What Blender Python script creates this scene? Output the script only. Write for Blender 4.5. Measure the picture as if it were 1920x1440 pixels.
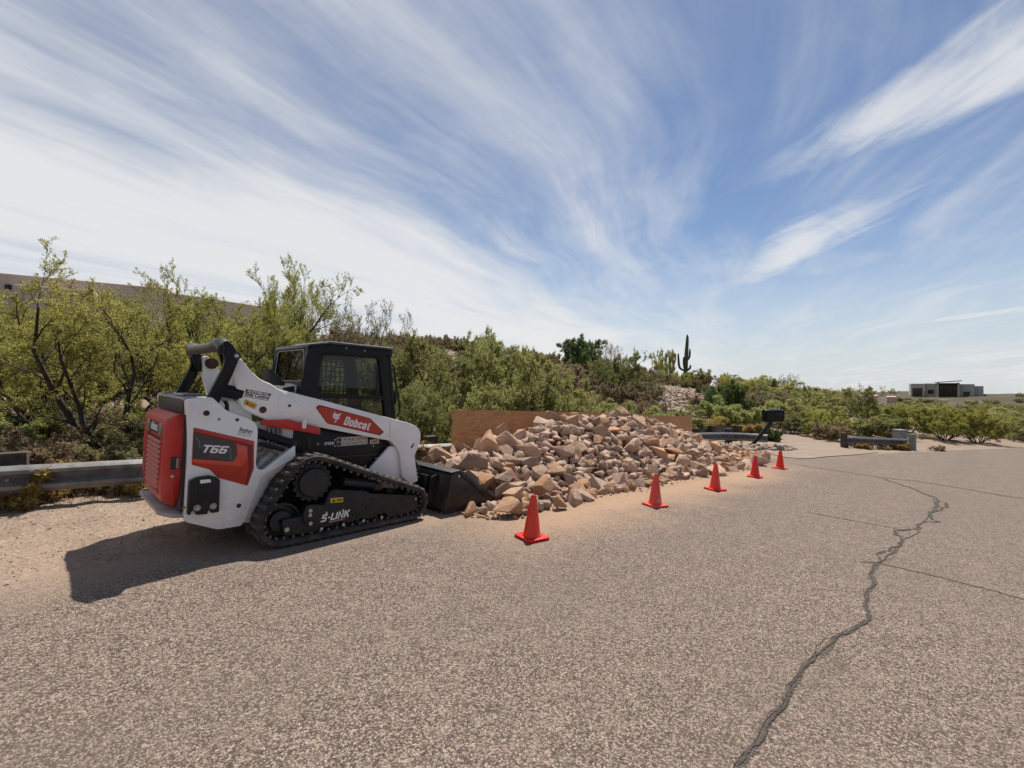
import bpy, bmesh, math, random
import numpy as np
from mathutils import Vector, Matrix

# ------------------------------------------------------------------ scene
for o in list(bpy.data.objects):
    bpy.data.objects.remove(o, do_unlink=True)
S = bpy.context.scene
C = S.collection
R = math.radians
PI = math.pi

# camera: level phone camera at eye height
cam_d = bpy.data.cameras.new('camera')
cam = bpy.data.objects.new('camera', cam_d)
C.objects.link(cam)
cam.location = (0, 0, 1.52)
cam.rotation_euler = (R(90), 0, 0)
cam_d.sensor_width = 36
cam_d.lens = 15.375
cam_d.clip_start = 0.05
cam_d.clip_end = 6000
S.camera = cam
S.render.resolution_x = 1024
S.render.resolution_y = 768

SUN_AZ, SUN_EL = 72.0, 61.5          # degrees, azimuth counted from +X towards +Y
sun_d = bpy.data.lights.new('sun', 'SUN')
sun_d.energy = 4.8
sun_d.angle = R(0.55)
sun_d.color = (1.0, 0.93, 0.83)
sun = bpy.data.objects.new('sun', sun_d)
C.objects.link(sun)
sv = Vector((math.cos(R(SUN_EL))*math.cos(R(SUN_AZ)), math.cos(R(SUN_EL))*math.sin(R(SUN_AZ)), math.sin(R(SUN_EL))))
sun.rotation_euler = sv.to_track_quat('Z', 'Y').to_euler()

S.view_settings.view_transform = 'Standard'
S.view_settings.look = 'None'
S.view_settings.gamma = 1
S.view_settings.use_curve_mapping = False
S.view_settings.exposure = 0.37

world = bpy.data.worlds.new('World')
S.world = world
world.use_nodes = True


def N(nt, t, **kw):
    n = nt.nodes.new(t)
    for k, v in kw.items():
        if k in ('loc',):
            continue
        if isinstance(k, str) and hasattr(n, k):
            setattr(n, k, v)
    return n


def link(nt, a, b):
    nt.links.new(a, b)


def math_node(nt, op, a, b=None, c=None, clamp=False):
    n = nt.nodes.new('ShaderNodeMath')
    n.operation = op
    n.use_clamp = clamp
    for i, v in enumerate((a, b, c)):
        if v is None:
            continue
        if isinstance(v, (int, float)):
            n.inputs[i].default_value = v
        else:
            nt.links.new(v, n.inputs[i])
    return n.outputs[0]


def mixrgb(nt, fac, a, b, blend='MIX'):
    n = nt.nodes.new('ShaderNodeMix')
    n.data_type = 'RGBA'
    n.blend_type = blend
    for sock, v in ((n.inputs[0], fac), (n.inputs[6], a), (n.inputs[7], b)):
        if isinstance(v, (int, float)):
            sock.default_value = v
        elif isinstance(v, tuple):
            sock.default_value = (v[0], v[1], v[2], 1)
        else:
            nt.links.new(v, sock)
    return n.outputs[2]


def maprange(nt, v, a, b, c=0.0, d=1.0, smooth=False):
    n = nt.nodes.new('ShaderNodeMapRange')
    n.interpolation_type = 'SMOOTHSTEP' if smooth else 'LINEAR'
    nt.links.new(v, n.inputs[0])
    for i, x in enumerate((a, b, c, d)):
        n.inputs[i+1].default_value = x
    return n.outputs[0]


def combine(nt, x, y, z=0.0):
    n = nt.nodes.new('ShaderNodeCombineXYZ')
    for i, v in enumerate((x, y, z)):
        if isinstance(v, (int, float)):
            n.inputs[i].default_value = v
        else:
            nt.links.new(v, n.inputs[i])
    return n.outputs[0]


def noise(nt, vec, scale, detail=4.0, rough=0.5, dist=0.0):
    n = nt.nodes.new('ShaderNodeTexNoise')
    n.inputs['Scale'].default_value = scale
    n.inputs['Detail'].default_value = detail
    n.inputs['Roughness'].default_value = rough
    n.inputs['Distortion'].default_value = dist
    if vec is not None:
        nt.links.new(vec, n.inputs['Vector'])
    return n.outputs[0]


# sky: Nishita with a high sheet of wind-combed cirrus
def build_world():
    nt = world.node_tree
    nt.nodes.clear()
    out = nt.nodes.new('ShaderNodeOutputWorld')
    bg = nt.nodes.new('ShaderNodeBackground')
    sky = nt.nodes.new('ShaderNodeTexSky')
    sky.sky_type = 'NISHITA'
    sky.sun_disc = False
    sky.sun_elevation = R(SUN_EL)
    sky.sun_rotation = R(90-SUN_AZ)
    sky.altitude = 800
    sky.air_density = 1.0
    sky.dust_density = 0.5
    sky.ozone_density = 1.6
    tc = nt.nodes.new('ShaderNodeTexCoord')
    sep = nt.nodes.new('ShaderNodeSeparateXYZ')
    link(nt, tc.outputs['Generated'], sep.inputs[0])
    x, y, z = sep.outputs
    zz = math_node(nt, 'ADD', math_node(nt, 'MAXIMUM', z, 0.0), 0.04)
    px = math_node(nt, 'DIVIDE', x, zz)
    py = math_node(nt, 'DIVIDE', y, zz)
    sx, sy = 0.447, 0.894                      # combing direction of the cirrus
    mul = lambda a, b: math_node(nt, 'MULTIPLY', a, b)
    u = math_node(nt, 'ADD', mul(px, sx), mul(py, sy))
    v = math_node(nt, 'SUBTRACT', mul(px, sy), mul(py, sx))
    bend = noise(nt, combine(nt, mul(u, 0.45), mul(v, 0.45), 4.4), 1.0, 2.0)
    vb = math_node(nt, 'ADD', v, mul(math_node(nt, 'SUBTRACT', bend, 0.5), 0.8))
    n1 = noise(nt, combine(nt, mul(u, 0.33), mul(vb, 1.5), 3.7), 1.0, 5.0, 0.55, 0.2)          # broad bands
    n2 = noise(nt, combine(nt, mul(u, 0.9), mul(vb, 6.5), 8.1), 1.0, 6.0, 0.6, 0.5)            # hair
    n3 = noise(nt, combine(nt, mul(u, 0.45), mul(v, 0.7), 1.3), 1.0, 4.0, 0.55)               # patches
    n4 = noise(nt, combine(nt, mul(u, 2.4), mul(vb, 3.6), 5.5), 1.0, 6.0, 0.62, 0.8)           # mackerel ripple
    streak = math_node(nt, 'ADD', math_node(nt, 'ADD', mul(n1, 0.66), mul(n2, 0.20)), mul(n4, 0.14))
    cov = nt.nodes.new('ShaderNodeValToRGB')
    vv = math_node(nt, 'ADD', v, mul(math_node(nt, 'SUBTRACT', n3, 0.5), 1.5))
    link(nt, maprange(nt, vv, -5.0, 5.0), cov.inputs[0])
    els = cov.color_ramp.elements
    els[0].position = 0.0
    els[0].color = (0.22, 0.22, 0.22, 1)
    els[1].position = 1.0
    els[1].color = (0.10, 0.10, 0.10, 1)
    for p_, c_ in ((0.10, 0.28), (0.18, 0.36), (0.28, 0.38), (0.345, 0.19), (0.41, 0.14), (0.465, 0.10), (0.50, 0.0), (0.58, 0.0), (0.70, 0.02)):
        e = els.new(p_)
        e.color = (c_, c_, c_, 1)
    dens = math_node(nt, 'ADD', streak, cov.outputs[0])
    cl = maprange(nt, dens, 0.44, 0.90, 0.0, 1.0, True)
    # separate brushed wisps on the clear side
    w1 = noise(nt, combine(nt, mul(u, 0.75), mul(vb, 1.3), 33.7), 1.0, 2.5, 0.5, 0.4)
    wis = mul(maprange(nt, w1, 0.50, 0.66, 0, 1, True), maprange(nt, math_node(nt, 'ADD', mul(n2, 0.7), mul(n4, 0.3)), 0.33, 0.66, 0.0, 1.0))
    right = maprange(nt, v, -0.3, 0.4, 0, 1, True)

    def patch(cu, cv, du, dv, la, lb):
        a = math_node(nt, 'SUBTRACT', u, cu)
        b = math_node(nt, 'SUBTRACT', vb, cv)
        aa = mul(math_node(nt, 'ADD', mul(a, du), mul(b, dv)), 1/la)
        bb = mul(math_node(nt, 'SUBTRACT', mul(b, du), mul(a, dv)), 1/lb)
        r2 = math_node(nt, 'ADD', mul(aa, aa), mul(bb, bb))
        return math_node(nt, 'EXPONENT', mul(r2, -1.0))
    fib = noise(nt, combine(nt, mul(math_node(nt, 'ADD', mul(u, 0.85), mul(v, -0.5)), 1.0), mul(math_node(nt, 'ADD', mul(v, 0.85), mul(u, 0.5)), 5.0), 2.2), 1.0, 6.0, 0.6, 0.7)
    pat = math_node(nt, 'ADD', patch(3.35, 0.33, -0.88, 0.47, 1.0, 0.27), patch(1.75, 0.52, -0.73, 0.68, 0.62, 0.30))
    pat = math_node(nt, 'ADD', pat, mul(patch(6.2, 2.3, -0.8, 0.6, 0.9, 0.3), 0.7))
    wp = maprange(nt, math_node(nt, 'ADD', mul(pat, 0.60), math_node(nt, 'ADD', mul(fib, 0.55), mul(n4, 0.45))), 0.66, 1.14, 0, 0.95, True)
    wis = math_node(nt, 'MAXIMUM', mul(wis, 0.30), wp)
    cl = math_node(nt, 'MAXIMUM', cl, mul(mul(wis, right), 0.95))
    cl = mul(cl, 0.93)
    hz = maprange(nt, z, 0.0, 0.32, 0.80, 0.0, True)     # haze close to the horizon
    skyc = mixrgb(nt, 1.0, sky.outputs[0], SKY_TINT, 'MULTIPLY')
    c1 = mixrgb(nt, hz, skyc, HAZE_C)
    c2 = mixrgb(nt, cl, c1, CLOUD_C)
    link(nt, c2, bg.inputs['Color'])
    bg.inputs['Strength'].default_value = 0.10
    link(nt, bg.outputs[0], out.inputs[0])


SKY_TINT, HAZE_C, CLOUD_C = (0.71, 0.72, 0.745), (5.0, 5.35, 5.7), (6.25, 6.3, 6.35)
build_world()

# ------------------------------------------------------------------ materials
MATS = {}


def mat(name, col, rough=0.5, metal=0.0, col2=None, nscale=8.0, nlo=0.35, nhi=0.65, bump=None, rand=0.0, spec=0.5, coat=0.0,
        dust=None, detail=5.0, coord='Object', alpha=None, trans=0.0):
    if name in MATS:
        return MATS[name]
    m = bpy.data.materials.new(name)
    m.use_nodes = True
    nt = m.node_tree
    b = nt.nodes['Principled BSDF']
    tc = nt.nodes.new('ShaderNodeTexCoord')
    vec = tc.outputs[coord]
    colsock = None
    if col2 is not None:
        f = noise(nt, vec, nscale, detail, 0.6)
        colsock = mixrgb(nt, maprange(nt, f, nlo, nhi), col, col2)
    if dust is not None:                       # (colour, noise scale, amount, z below which it gathers or None)
        dcol, ds, da, dz = dust
        f = maprange(nt, noise(nt, vec, ds, 6.0, 0.65), 0.42, 0.72)
        f = math_node(nt, 'MULTIPLY', f, da)
        if dz is not None:
            sp = nt.nodes.new('ShaderNodeSeparateXYZ')
            link(nt, vec, sp.inputs[0])
            f2 = math_node(nt, 'MULTIPLY', maprange(nt, sp.outputs[2], dz, 0.0), maprange(nt, noise(nt, vec, ds*2.3, 5.0, 0.7), 0.3, 0.75))
            f = math_node(nt, 'ADD', f, math_node(nt, 'MULTIPLY', f2, 0.55), clamp=True)
        colsock = mixrgb(nt, f, colsock if colsock is not None else col, dcol)
    if rand > 0:
        oi = nt.nodes.new('ShaderNodeObjectInfo')
        hsv = nt.nodes.new('ShaderNodeHueSaturation')
        link(nt, maprange(nt, oi.outputs['Random'], 0, 1, 1-rand, 1+rand), hsv.inputs['Value'])
        r2 = math_node(nt, 'FRACT', math_node(nt, 'MULTIPLY', oi.outputs['Random'], 17.31))
        link(nt, maprange(nt, r2, 0, 1, 1-rand*0.7, 1+rand*0.6), hsv.inputs['Saturation'])
        r3 = math_node(nt, 'FRACT', math_node(nt, 'MULTIPLY', oi.outputs['Random'], 91.7))
        link(nt, maprange(nt, r3, 0, 1, 0.5-rand*0.03, 0.5+rand*0.03), hsv.inputs['Hue'])
        if colsock is not None:
            link(nt, colsock, hsv.inputs['Color'])
        else:
            hsv.inputs['Color'].default_value = (*col, 1)
        colsock = hsv.outputs[0]
    if colsock is not None:
        link(nt, colsock, b.inputs['Base Color'])
    else:
        b.inputs['Base Color'].default_value = (*col, 1)
    b.inputs['Roughness'].default_value = rough
    b.inputs['Metallic'].default_value = metal
    b.inputs['Specular IOR Level'].default_value = spec
    b.inputs['Coat Weight'].default_value = coat
    if trans:
        b.inputs['Transmission Weight'].default_value = trans
    if alpha is not None:
        b.inputs['Alpha'].default_value = alpha
    if bump:
        bn = nt.nodes.new('ShaderNodeBump')
        bn.inputs['Strength'].default_value = bump[1]
        bn.inputs['Distance'].default_value = bump[2] if len(bump) > 2 else 0.02
        link(nt, noise(nt, vec, bump[0], 6.0, 0.65), bn.inputs['Height'])
        link(nt, bn.outputs[0], b.inputs['Normal'])
    MATS[name] = m
    return m


DUSTC = (0.36, 0.26, 0.18)
white_paint = mat('white_paint', (0.84, 0.81, 0.78), 0.38, dust=(DUSTC, 3.5, 0.18, 0.75), spec=0.4, coat=0.15)
red_paint = mat('red_paint', (0.50, 0.018, 0.012), 0.42, dust=((0.42, 0.20, 0.16), 4.0, 0.22, 0.6), spec=0.4)
red_highlight = mat('red_highlight', (0.62, 0.06, 0.02), 0.32, coat=0.3)  # brighter red, carries the painted highlight on the model panel
red_decal = mat('red_decal', (0.50, 0.035, 0.012), 0.40, col2=(0.40, 0.02, 0.01), nscale=3)
red_dark = mat('red_dark', (0.16, 0.008, 0.006), 0.45)
red_louver = mat('red_louver', (0.46, 0.075, 0.06), 0.55, dust=((0.45, 0.28, 0.22), 6.0, 0.4, None))
black_paint = mat('black_paint', (0.0055, 0.0060, 0.0085), 0.32, dust=((0.04, 0.032, 0.026), 5.0, 0.15, 0.3), spec=0.22)
black_plastic = mat('black_plastic', (0.008, 0.008, 0.009), 0.5, dust=((0.06, 0.048, 0.04), 7.0, 0.15, None), spec=0.35)
dark_grey = mat('dark_grey', (0.018, 0.018, 0.019), 0.5, dust=((0.09, 0.07, 0.055), 5.0, 0.2, 0.3), spec=0.35)
frame_paint = mat('frame_paint', (0.012, 0.012, 0.013), 0.55, dust=((0.09, 0.07, 0.055), 6.0, 0.3, 0.2), spec=0.35)
rubber = mat('rubber', (0.010, 0.010, 0.011), 0.8, dust=((0.15, 0.112, 0.085), 6.0, 0.5, 0.25), bump=(60, 0.25, 0.004))
bucket_steel = mat('bucket_steel', (0.012, 0.012, 0.013), 0.42, metal=0.25, dust=((0.14, 0.10, 0.075), 4.0, 0.35, 0.3), bump=(25, 0.1, 0.004))
bolt_steel = mat('bolt_steel', (0.42, 0.40, 0.38), 0.4, metal=0.8)
grey_trim = mat('grey_trim', (0.30, 0.29, 0.28), 0.45, dust=(DUSTC, 6.0, 0.2, None))
visor_alu = mat('visor_alu', (0.50, 0.52, 0.55), 0.35, metal=0.5)
hose_grey = mat('hose_grey', (0.14, 0.135, 0.13), 0.55, dust=(DUSTC, 9.0, 0.35, None))
light_lens = mat('light_lens', (0.16, 0.14, 0.13), 0.25, coat=0.6)
rust_steel = mat('rust_steel', (0.10, 0.035, 0.018), 0.8, col2=(0.03, 0.015, 0.01), nscale=14)
letter_white = mat('letter_white', (0.80, 0.78, 0.75), 0.5)
letter_black = mat('letter_black', (0.015, 0.015, 0.018), 0.5)
letter_red = mat('letter_red', (0.45, 0.02, 0.015), 0.5)
letter_teal = mat('letter_teal', (0.03, 0.18, 0.24), 0.5)
warn_yellow = mat('warn_yellow', (0.62, 0.36, 0.02), 0.5, col2=(0.45, 0.24, 0.02), nscale=40)
decal_grey = mat('decal_grey', (0.05, 0.05, 0.05), 0.42, col2=(0.018, 0.018, 0.02), nscale=2.5)
decal_paper = mat('decal_paper', (0.55, 0.50, 0.45), 0.6, col2=(0.42, 0.38, 0.34), nscale=30)
seat_fabric = mat('seat_fabric', (0.018, 0.018, 0.02), 0.85)


def glass_material():
    m = bpy.data.materials.new('cab_glass')
    m.use_nodes = True
    nt = m.node_tree
    nt.nodes.remove(nt.nodes['Principled BSDF'])
    tr = nt.nodes.new('ShaderNodeBsdfTransparent')
    tr.inputs['Color'].default_value = (0.50, 0.56, 0.54, 1)
    gl = nt.nodes.new('ShaderNodeBsdfGlossy')
    gl.inputs['Roughness'].default_value = 0.02
    lw = nt.nodes.new('ShaderNodeLayerWeight')
    lw.inputs['Blend'].default_value = 0.5
    fr = nt.nodes.new('ShaderNodeMath')
    fr.operation = 'MULTIPLY_ADD'
    link(nt, math_node(nt, 'POWER', lw.outputs['Facing'], 4.0), fr.inputs[0])
    fr.inputs[1].default_value = 0.6
    fr.inputs[2].default_value = 0.04
    mx = nt.nodes.new('ShaderNodeMixShader')
    link(nt, fr.outputs[0], mx.inputs[0])
    link(nt, tr.outputs[0], mx.inputs[1])
    link(nt, gl.outputs[0], mx.inputs[2])
    link(nt, mx.outputs[0], nt.nodes['Material Output'].inputs['Surface'])
    return m


glass_dark = glass_material()
cone_plastic = mat('cone_plastic', (0.84, 0.026, 0.008), 0.42, col2=(0.72, 0.018, 0.006), nscale=7, spec=0.4, dust=((0.5, 0.2, 0.13), 14.0, 0.22, None), rand=0.08)
galvanised = mat('galvanised', (0.21, 0.212, 0.216), 0.5, metal=0.35, dust=((0.16, 0.12, 0.09), 9.0, 0.5, None), col2=(0.11, 0.11, 0.112), nscale=7, bump=(30, 0.08, 0.003))
post_wood = mat('post_wood', (0.085, 0.062, 0.045), 0.9, col2=(0.035, 0.026, 0.02), nscale=12, bump=(40, 0.5, 0.01))
mail_black = mat('mail_black', (0.004, 0.004, 0.004), 0.3, spec=0.3)
stucco = mat('stucco', (0.55, 0.45, 0.36), 0.95, col2=(0.50, 0.41, 0.325), nscale=1.5, bump=(25, 0.2, 0.01))
stucco_grey = mat('stucco_grey', (0.40, 0.38, 0.36), 0.95, col2=(0.35, 0.33, 0.31), nscale=0.8)
stucco_pink = mat('stucco_pink', (0.46, 0.30, 0.30), 0.95, col2=(0.40, 0.26, 0.26), nscale=0.8)
roof_white = mat('roof_white', (0.75, 0.73, 0.70), 0.7)
window_dark = mat('window_dark', (0.02, 0.024, 0.03), 0.08, spec=0.7)
cactus_skin = mat('cactus_skin', (0.085, 0.095, 0.045), 0.75, col2=(0.055, 0.06, 0.03), nscale=3, bump=(8, 0.4, 0.03))
utility_green = mat('utility_grey', (0.17, 0.18, 0.17), 0.6, col2=(0.2, 0.21, 0.2), nscale=5)


# ------------------------------------------------------------------ mesh helpers
def rnd_poly(pts, r, seg=3):
    """fillet the corners of a closed polygon; r a number or a list"""
    n = len(pts)
    out = []
    for i in range(n):
        p = Vector(pts[i])
        a = Vector(pts[i-1])
        b = Vector(pts[(i+1) % n])
        ri = r[i] if isinstance(r, (list, tuple)) else r
        da, db = (a-p), (b-p)
        la, lb = da.length, db.length
        if ri <= 0 or la < 1e-6 or lb < 1e-6:
            out.append(tuple(p))
            continue
        d = min(ri, la*0.45, lb*0.45)
        p0 = p+da/la*d
        p1 = p+db/lb*d
        for k in range(seg+1):
            t = k/seg
            q = p0*(1-t)**2+p*2*t*(1-t)+p1*t*t
            out.append(tuple(q))
    return out


class MB:
    def __init__(s):
        s.v = []
        s.f = []

    def add(s, vs, fs):
        b = len(s.v)
        s.v.extend([tuple(map(float, q)) for q in vs])
        s.f.extend([tuple(b+i for i in q) for q in fs])
        return s

    def box(s, x0, x1, y0, y1, z0, z1):
        vs = [(x, y, z) for x in (x0, x1) for y in (y0, y1) for z in (z0, z1)]
        return s.add(vs, [(0, 1, 3, 2), (4, 6, 7, 5), (0, 4, 5, 1), (2, 3, 7, 6), (0, 2, 6, 4), (1, 5, 7, 3)])

    def prism(s, poly, y0, y1):
        n = len(poly)
        vs = [(p[0], y0, p[1]) for p in poly]+[(p[0], y1, p[1]) for p in poly]
        fs = [tuple(range(n)), tuple(range(2*n-1, n-1, -1))]
        fs += [(i, i+n, (i+1) % n+n, (i+1) % n) for i in range(n)]
        return s.add(vs, fs)

    def extr(s, poly, fn0, fn1):
        """polygon mapped by two functions to 3-D, bridged"""
        n = len(poly)
        vs = [fn0(*p) for p in poly]+[fn1(*p) for p in poly]
        fs = [tuple(range(n)), tuple(range(2*n-1, n-1, -1))]
        fs += [(i, i+n, (i+1) % n+n, (i+1) % n) for i in range(n)]
        return s.add(vs, fs)

    def ring(s, outer, inner, y0, y1):
        n = len(outer)
        vs = [(p[0], y0, p[1]) for p in outer]+[(p[0], y0, p[1]) for p in inner]
        vs += [(p[0], y1, p[1]) for p in outer]+[(p[0], y1, p[1]) for p in inner]
        fs = []
        for i in range(n):
            j = (i+1) % n
            fs += [(i, j, n+j, n+i), (2*n+i, 3*n+i, 3*n+j, 2*n+j), (i, 2*n+i, 2*n+j, j), (n+i, n+j, 3*n+j, 3*n+i)]
        return s.add(vs, fs)

    def cyl(s, p0, p1, r0, r1=None, seg=16, cap=True):
        r1 = r0 if r1 is None else r1
        p0, p1 = Vector(p0), Vector(p1)
        d = (p1-p0).normalized()
        a = d.orthogonal().normalized()
        b = d.cross(a)
        vs = []
        for p, r in ((p0, r0), (p1, r1)):
            for k in range(seg):
                t = 2*PI*k/seg
                vs.append(p+(a*math.cos(t)+b*math.sin(t))*r)
        fs = [(k, (k+1) % seg, (k+1) % seg+seg, k+seg) for k in range(seg)]
        if cap:
            fs += [tuple(range(seg-1, -1, -1)), tuple(range(seg, 2*seg))]
        return s.add(vs, fs)

    def tube(s, path, r, seg=8, cap=True):
        P = [Vector(p) for p in path]
        n = len(P)
        rr = r if isinstance(r, (list, tuple)) else [r]*n
        up = None
        vs = []
        for i in range(n):
            d = (P[min(i+1, n-1)]-P[max(i-1, 0)]).normalized()
            if up is None:
                up = d.orthogonal().normalized()
            up = (up-d*up.dot(d))
            if up.length < 1e-6:
                up = d.orthogonal()
            up.normalize()
            b = d.cross(up)
            for k in range(seg):
                t = 2*PI*k/seg
                vs.append(P[i]+(up*math.cos(t)+b*math.sin(t))*rr[i])
        fs = []
        for i in range(n-1):
            for k in range(seg):
                j = (k+1) % seg
                fs.append((i*seg+k, i*seg+j, (i+1)*seg+j, (i+1)*seg+k))
        if cap:
            fs += [tuple(range(seg-1, -1, -1)), tuple((n-1)*seg+k for k in range(seg))]
        return s.add(vs, fs)

    def lathe(s, prof, center=(0, 0, 0), seg=24):
        cx, cy, cz = center
        vs = []
        for r, z in prof:
            for k in range(seg):
                t = 2*PI*k/seg
                vs.append((cx+r*math.cos(t), cy+r*math.sin(t), cz+z))
        n = len(prof)
        fs = []
        for i in range(n-1):
            for k in range(seg):
                j = (k+1) % seg
                fs.append((i*seg+k, i*seg+j, (i+1)*seg+j, (i+1)*seg+k))
        return s.add(vs, fs)

    def mesh(s, name, material=None, bevel=0.0, seg=2, smooth=None):
        me = bpy.data.meshes.new(name)
        me.from_pydata(s.v, [], s.f)
        bm = bmesh.new()
        bm.from_mesh(me)
        bmesh.ops.remove_doubles(bm, verts=bm.verts, dist=1e-6)
        bmesh.ops.recalc_face_normals(bm, faces=bm.faces)
        if bevel > 0:
            es = [e for e in bm.edges if len(e.link_faces) == 2 and e.calc_face_angle(0) > R(28)]
            bmesh.ops.bevel(bm, geom=es, offset=bevel, segments=seg, affect='EDGES', clamp_overlap=True, profile=0.5)
        bm.to_mesh(me)
        bm.free()
        if smooth is None:
            smooth = 35
        if smooth:
            for p in me.polygons:
                p.use_smooth = True
            me.set_sharp_from_angle(angle=R(smooth))
        if material:
            me.materials.append(material)
        return me

    def build(s, name, material, parent=None, bevel=0.0, seg=2, smooth=None, label=None):
        o = bpy.data.objects.new(name, s.mesh(name, material, bevel, seg, smooth))
        C.objects.link(o)
        if parent:
            o.parent = parent
        if label:
            o['label'] = label
        return o


def tag(o, label=None, cat=None, group=None, kind=None):
    if label:
        o['label'] = label
    if cat:
        o['category'] = cat
    if group:
        o['group'] = group
    if kind:
        o['kind'] = kind
    return o


def empty(name, loc=(0, 0, 0), rz=0.0, label=None, cat=None, group=None):
    o = bpy.data.objects.new(name, None)
    o.empty_display_size = 0.2
    C.objects.link(o)
    o.location = loc
    o.rotation_euler = (0, 0, rz)
    return tag(o, label, cat, group)


def inst(name, me, parent=None, loc=None, rot=None, scale=None):
    o = bpy.data.objects.new(name, me)
    C.objects.link(o)
    if parent:
        o.parent = parent
    if loc is not None:
        o.location = loc
    if rot is not None:
        o.rotation_euler = rot
    if scale is not None:
        o.scale = scale
    return o


def mesh_np(name, v, quads=None, tris=None, material=None, smooth=False):
    """fast mesh from numpy arrays"""
    me = bpy.data.meshes.new(name)
    v = np.asarray(v, np.float32)
    loops = []
    starts = []
    n = 0
    if quads is not None and len(quads):
        q = np.asarray(quads, np.int32)
        loops.append(q.ravel())
        starts.append(n+np.arange(len(q))*4)
        n += q.size
    if tris is not None and len(tris):
        t = np.asarray(tris, np.int32)
        loops.append(t.ravel())
        starts.append(n+np.arange(len(t))*3)
        n += t.size
    loops = np.concatenate(loops).astype(np.int32)
    starts = np.concatenate(starts).astype(np.int32)
    me.vertices.add(len(v))
    me.vertices.foreach_set('co', v.ravel())
    me.loops.add(len(loops))
    me.loops.foreach_set('vertex_index', loops)
    me.polygons.add(len(starts))
    me.polygons.foreach_set('loop_start', starts)
    if smooth:
        me.polygons.foreach_set('use_smooth', np.ones(len(starts), dtype=bool))
    me.update(calc_edges=True)
    me.validate()
    if material:
        me.materials.append(material)
    return me


def text_part(name, body, size, fn, material, parent, shear=0.0, bold=0.0, width=None, align='LEFT', thick=0.0, sx=1.0, spacing=1.0):
    """lettering as mesh; fn maps (u, w) on the face to a point"""
    cu = bpy.data.curves.new(name, 'FONT')
    cu.body = body
    cu.size = size
    cu.shear = shear
    cu.offset = bold
    cu.align_x = align
    cu.resolution_u = 3
    cu.space_character = spacing
    ob = bpy.data.objects.new(name, cu)
    C.objects.link(ob)
    dg = bpy.context.evaluated_depsgraph_get()
    me = bpy.data.meshes.new_from_object(ob.evaluated_get(dg))
    bpy.data.objects.remove(ob, do_unlink=True)
    xs = [v.co.x for v in me.vertices]
    if not xs:
        return None
    if width:
        sx = width/(max(xs)-min(xs))
    for v in me.vertices:
        v.co = Vector(fn(v.co.x*sx, v.co.y))
    me.materials.clear()
    me.materials.append(material)
    o = bpy.data.objects.new(name, me)
    me.name = name
    C.objects.link(o)
    o.parent = parent
    return o


# block lettering: each stroke a mitred flat ribbon
GLYPH = {
    'T': (0.78, [[(0.0, 0.9), (0.74, 0.9)], [(0.37, 0.8), (0.37, 0.0)]]),
    '6': (0.78, [[(0.70, 0.9), (0.16, 0.9), (0.1, 0.84), (0.1, 0.16), (0.16, 0.1), (0.52, 0.1), (0.58, 0.16), (0.58, 0.46), (0.52, 0.52), (0.2, 0.52)]]),
    '5': (0.78, [[(0.68, 0.9), (0.14, 0.9), (0.14, 0.54), (0.52, 0.54), (0.58, 0.48), (0.58, 0.16), (0.52, 0.1), (0.02, 0.1)]]),
    '-': (0.44, [[(0.08, 0.45), (0.34, 0.45)]]),
    'L': (0.62, [[(0.1, 1.0), (0.1, 0.1), (0.56, 0.1)]]),
    'I': (0.30, [[(0.1, 1.0), (0.1, 0.0)]]),
    'N': (0.80, [[(0.1, 0.0), (0.1, 0.96), (0.6, 0.04), (0.6, 1.0)]]),
    'K': (0.76, [[(0.1, 1.0), (0.1, 0.0)], [(0.2, 0.42), (0.60, 1.0)], [(0.32, 0.58), (0.66, 0.0)]]),
    'B': (0.66, [[(0.1, 0.5), (0.1, 0.09), (0.42, 0.09), (0.5, 0.17), (0.5, 0.42), (0.4, 0.51), (0.48, 0.60), (0.48, 0.83), (0.40, 0.91), (0.1, 0.91), (0.1, 0.5)]]),
    'o': (0.60, [[(0.25, 0.09), (0.17, 0.09), (0.1, 0.16), (0.1, 0.58), (0.17, 0.65), (0.35, 0.65), (0.42, 0.58), (0.42, 0.16), (0.35, 0.09), (0.25, 0.09)]]),
    'b': (0.60, [[(0.1, 1.0), (0.1, 0.09), (0.35, 0.09), (0.42, 0.16), (0.42, 0.58), (0.35, 0.65), (0.2, 0.65)]]),
    'c': (0.58, [[(0.42, 0.46), (0.42, 0.58), (0.35, 0.65), (0.17, 0.65), (0.1, 0.58), (0.1, 0.16), (0.17, 0.09), (0.35, 0.09), (0.42, 0.16), (0.42, 0.28)]]),
    'a': (0.60, [[(0.1, 0.52), (0.12, 0.62), (0.18, 0.66), (0.35, 0.66), (0.42, 0.58), (0.42, 0.0)], [(0.36, 0.38), (0.16, 0.38), (0.1, 0.31), (0.1, 0.15), (0.16, 0.08), (0.36, 0.08)]]),
    't': (0.46, [[(0.2, 0.92), (0.2, 0.15), (0.26, 0.08), (0.40, 0.08)], [(0.04, 0.66), (0.38, 0.66)]]),
}


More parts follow.
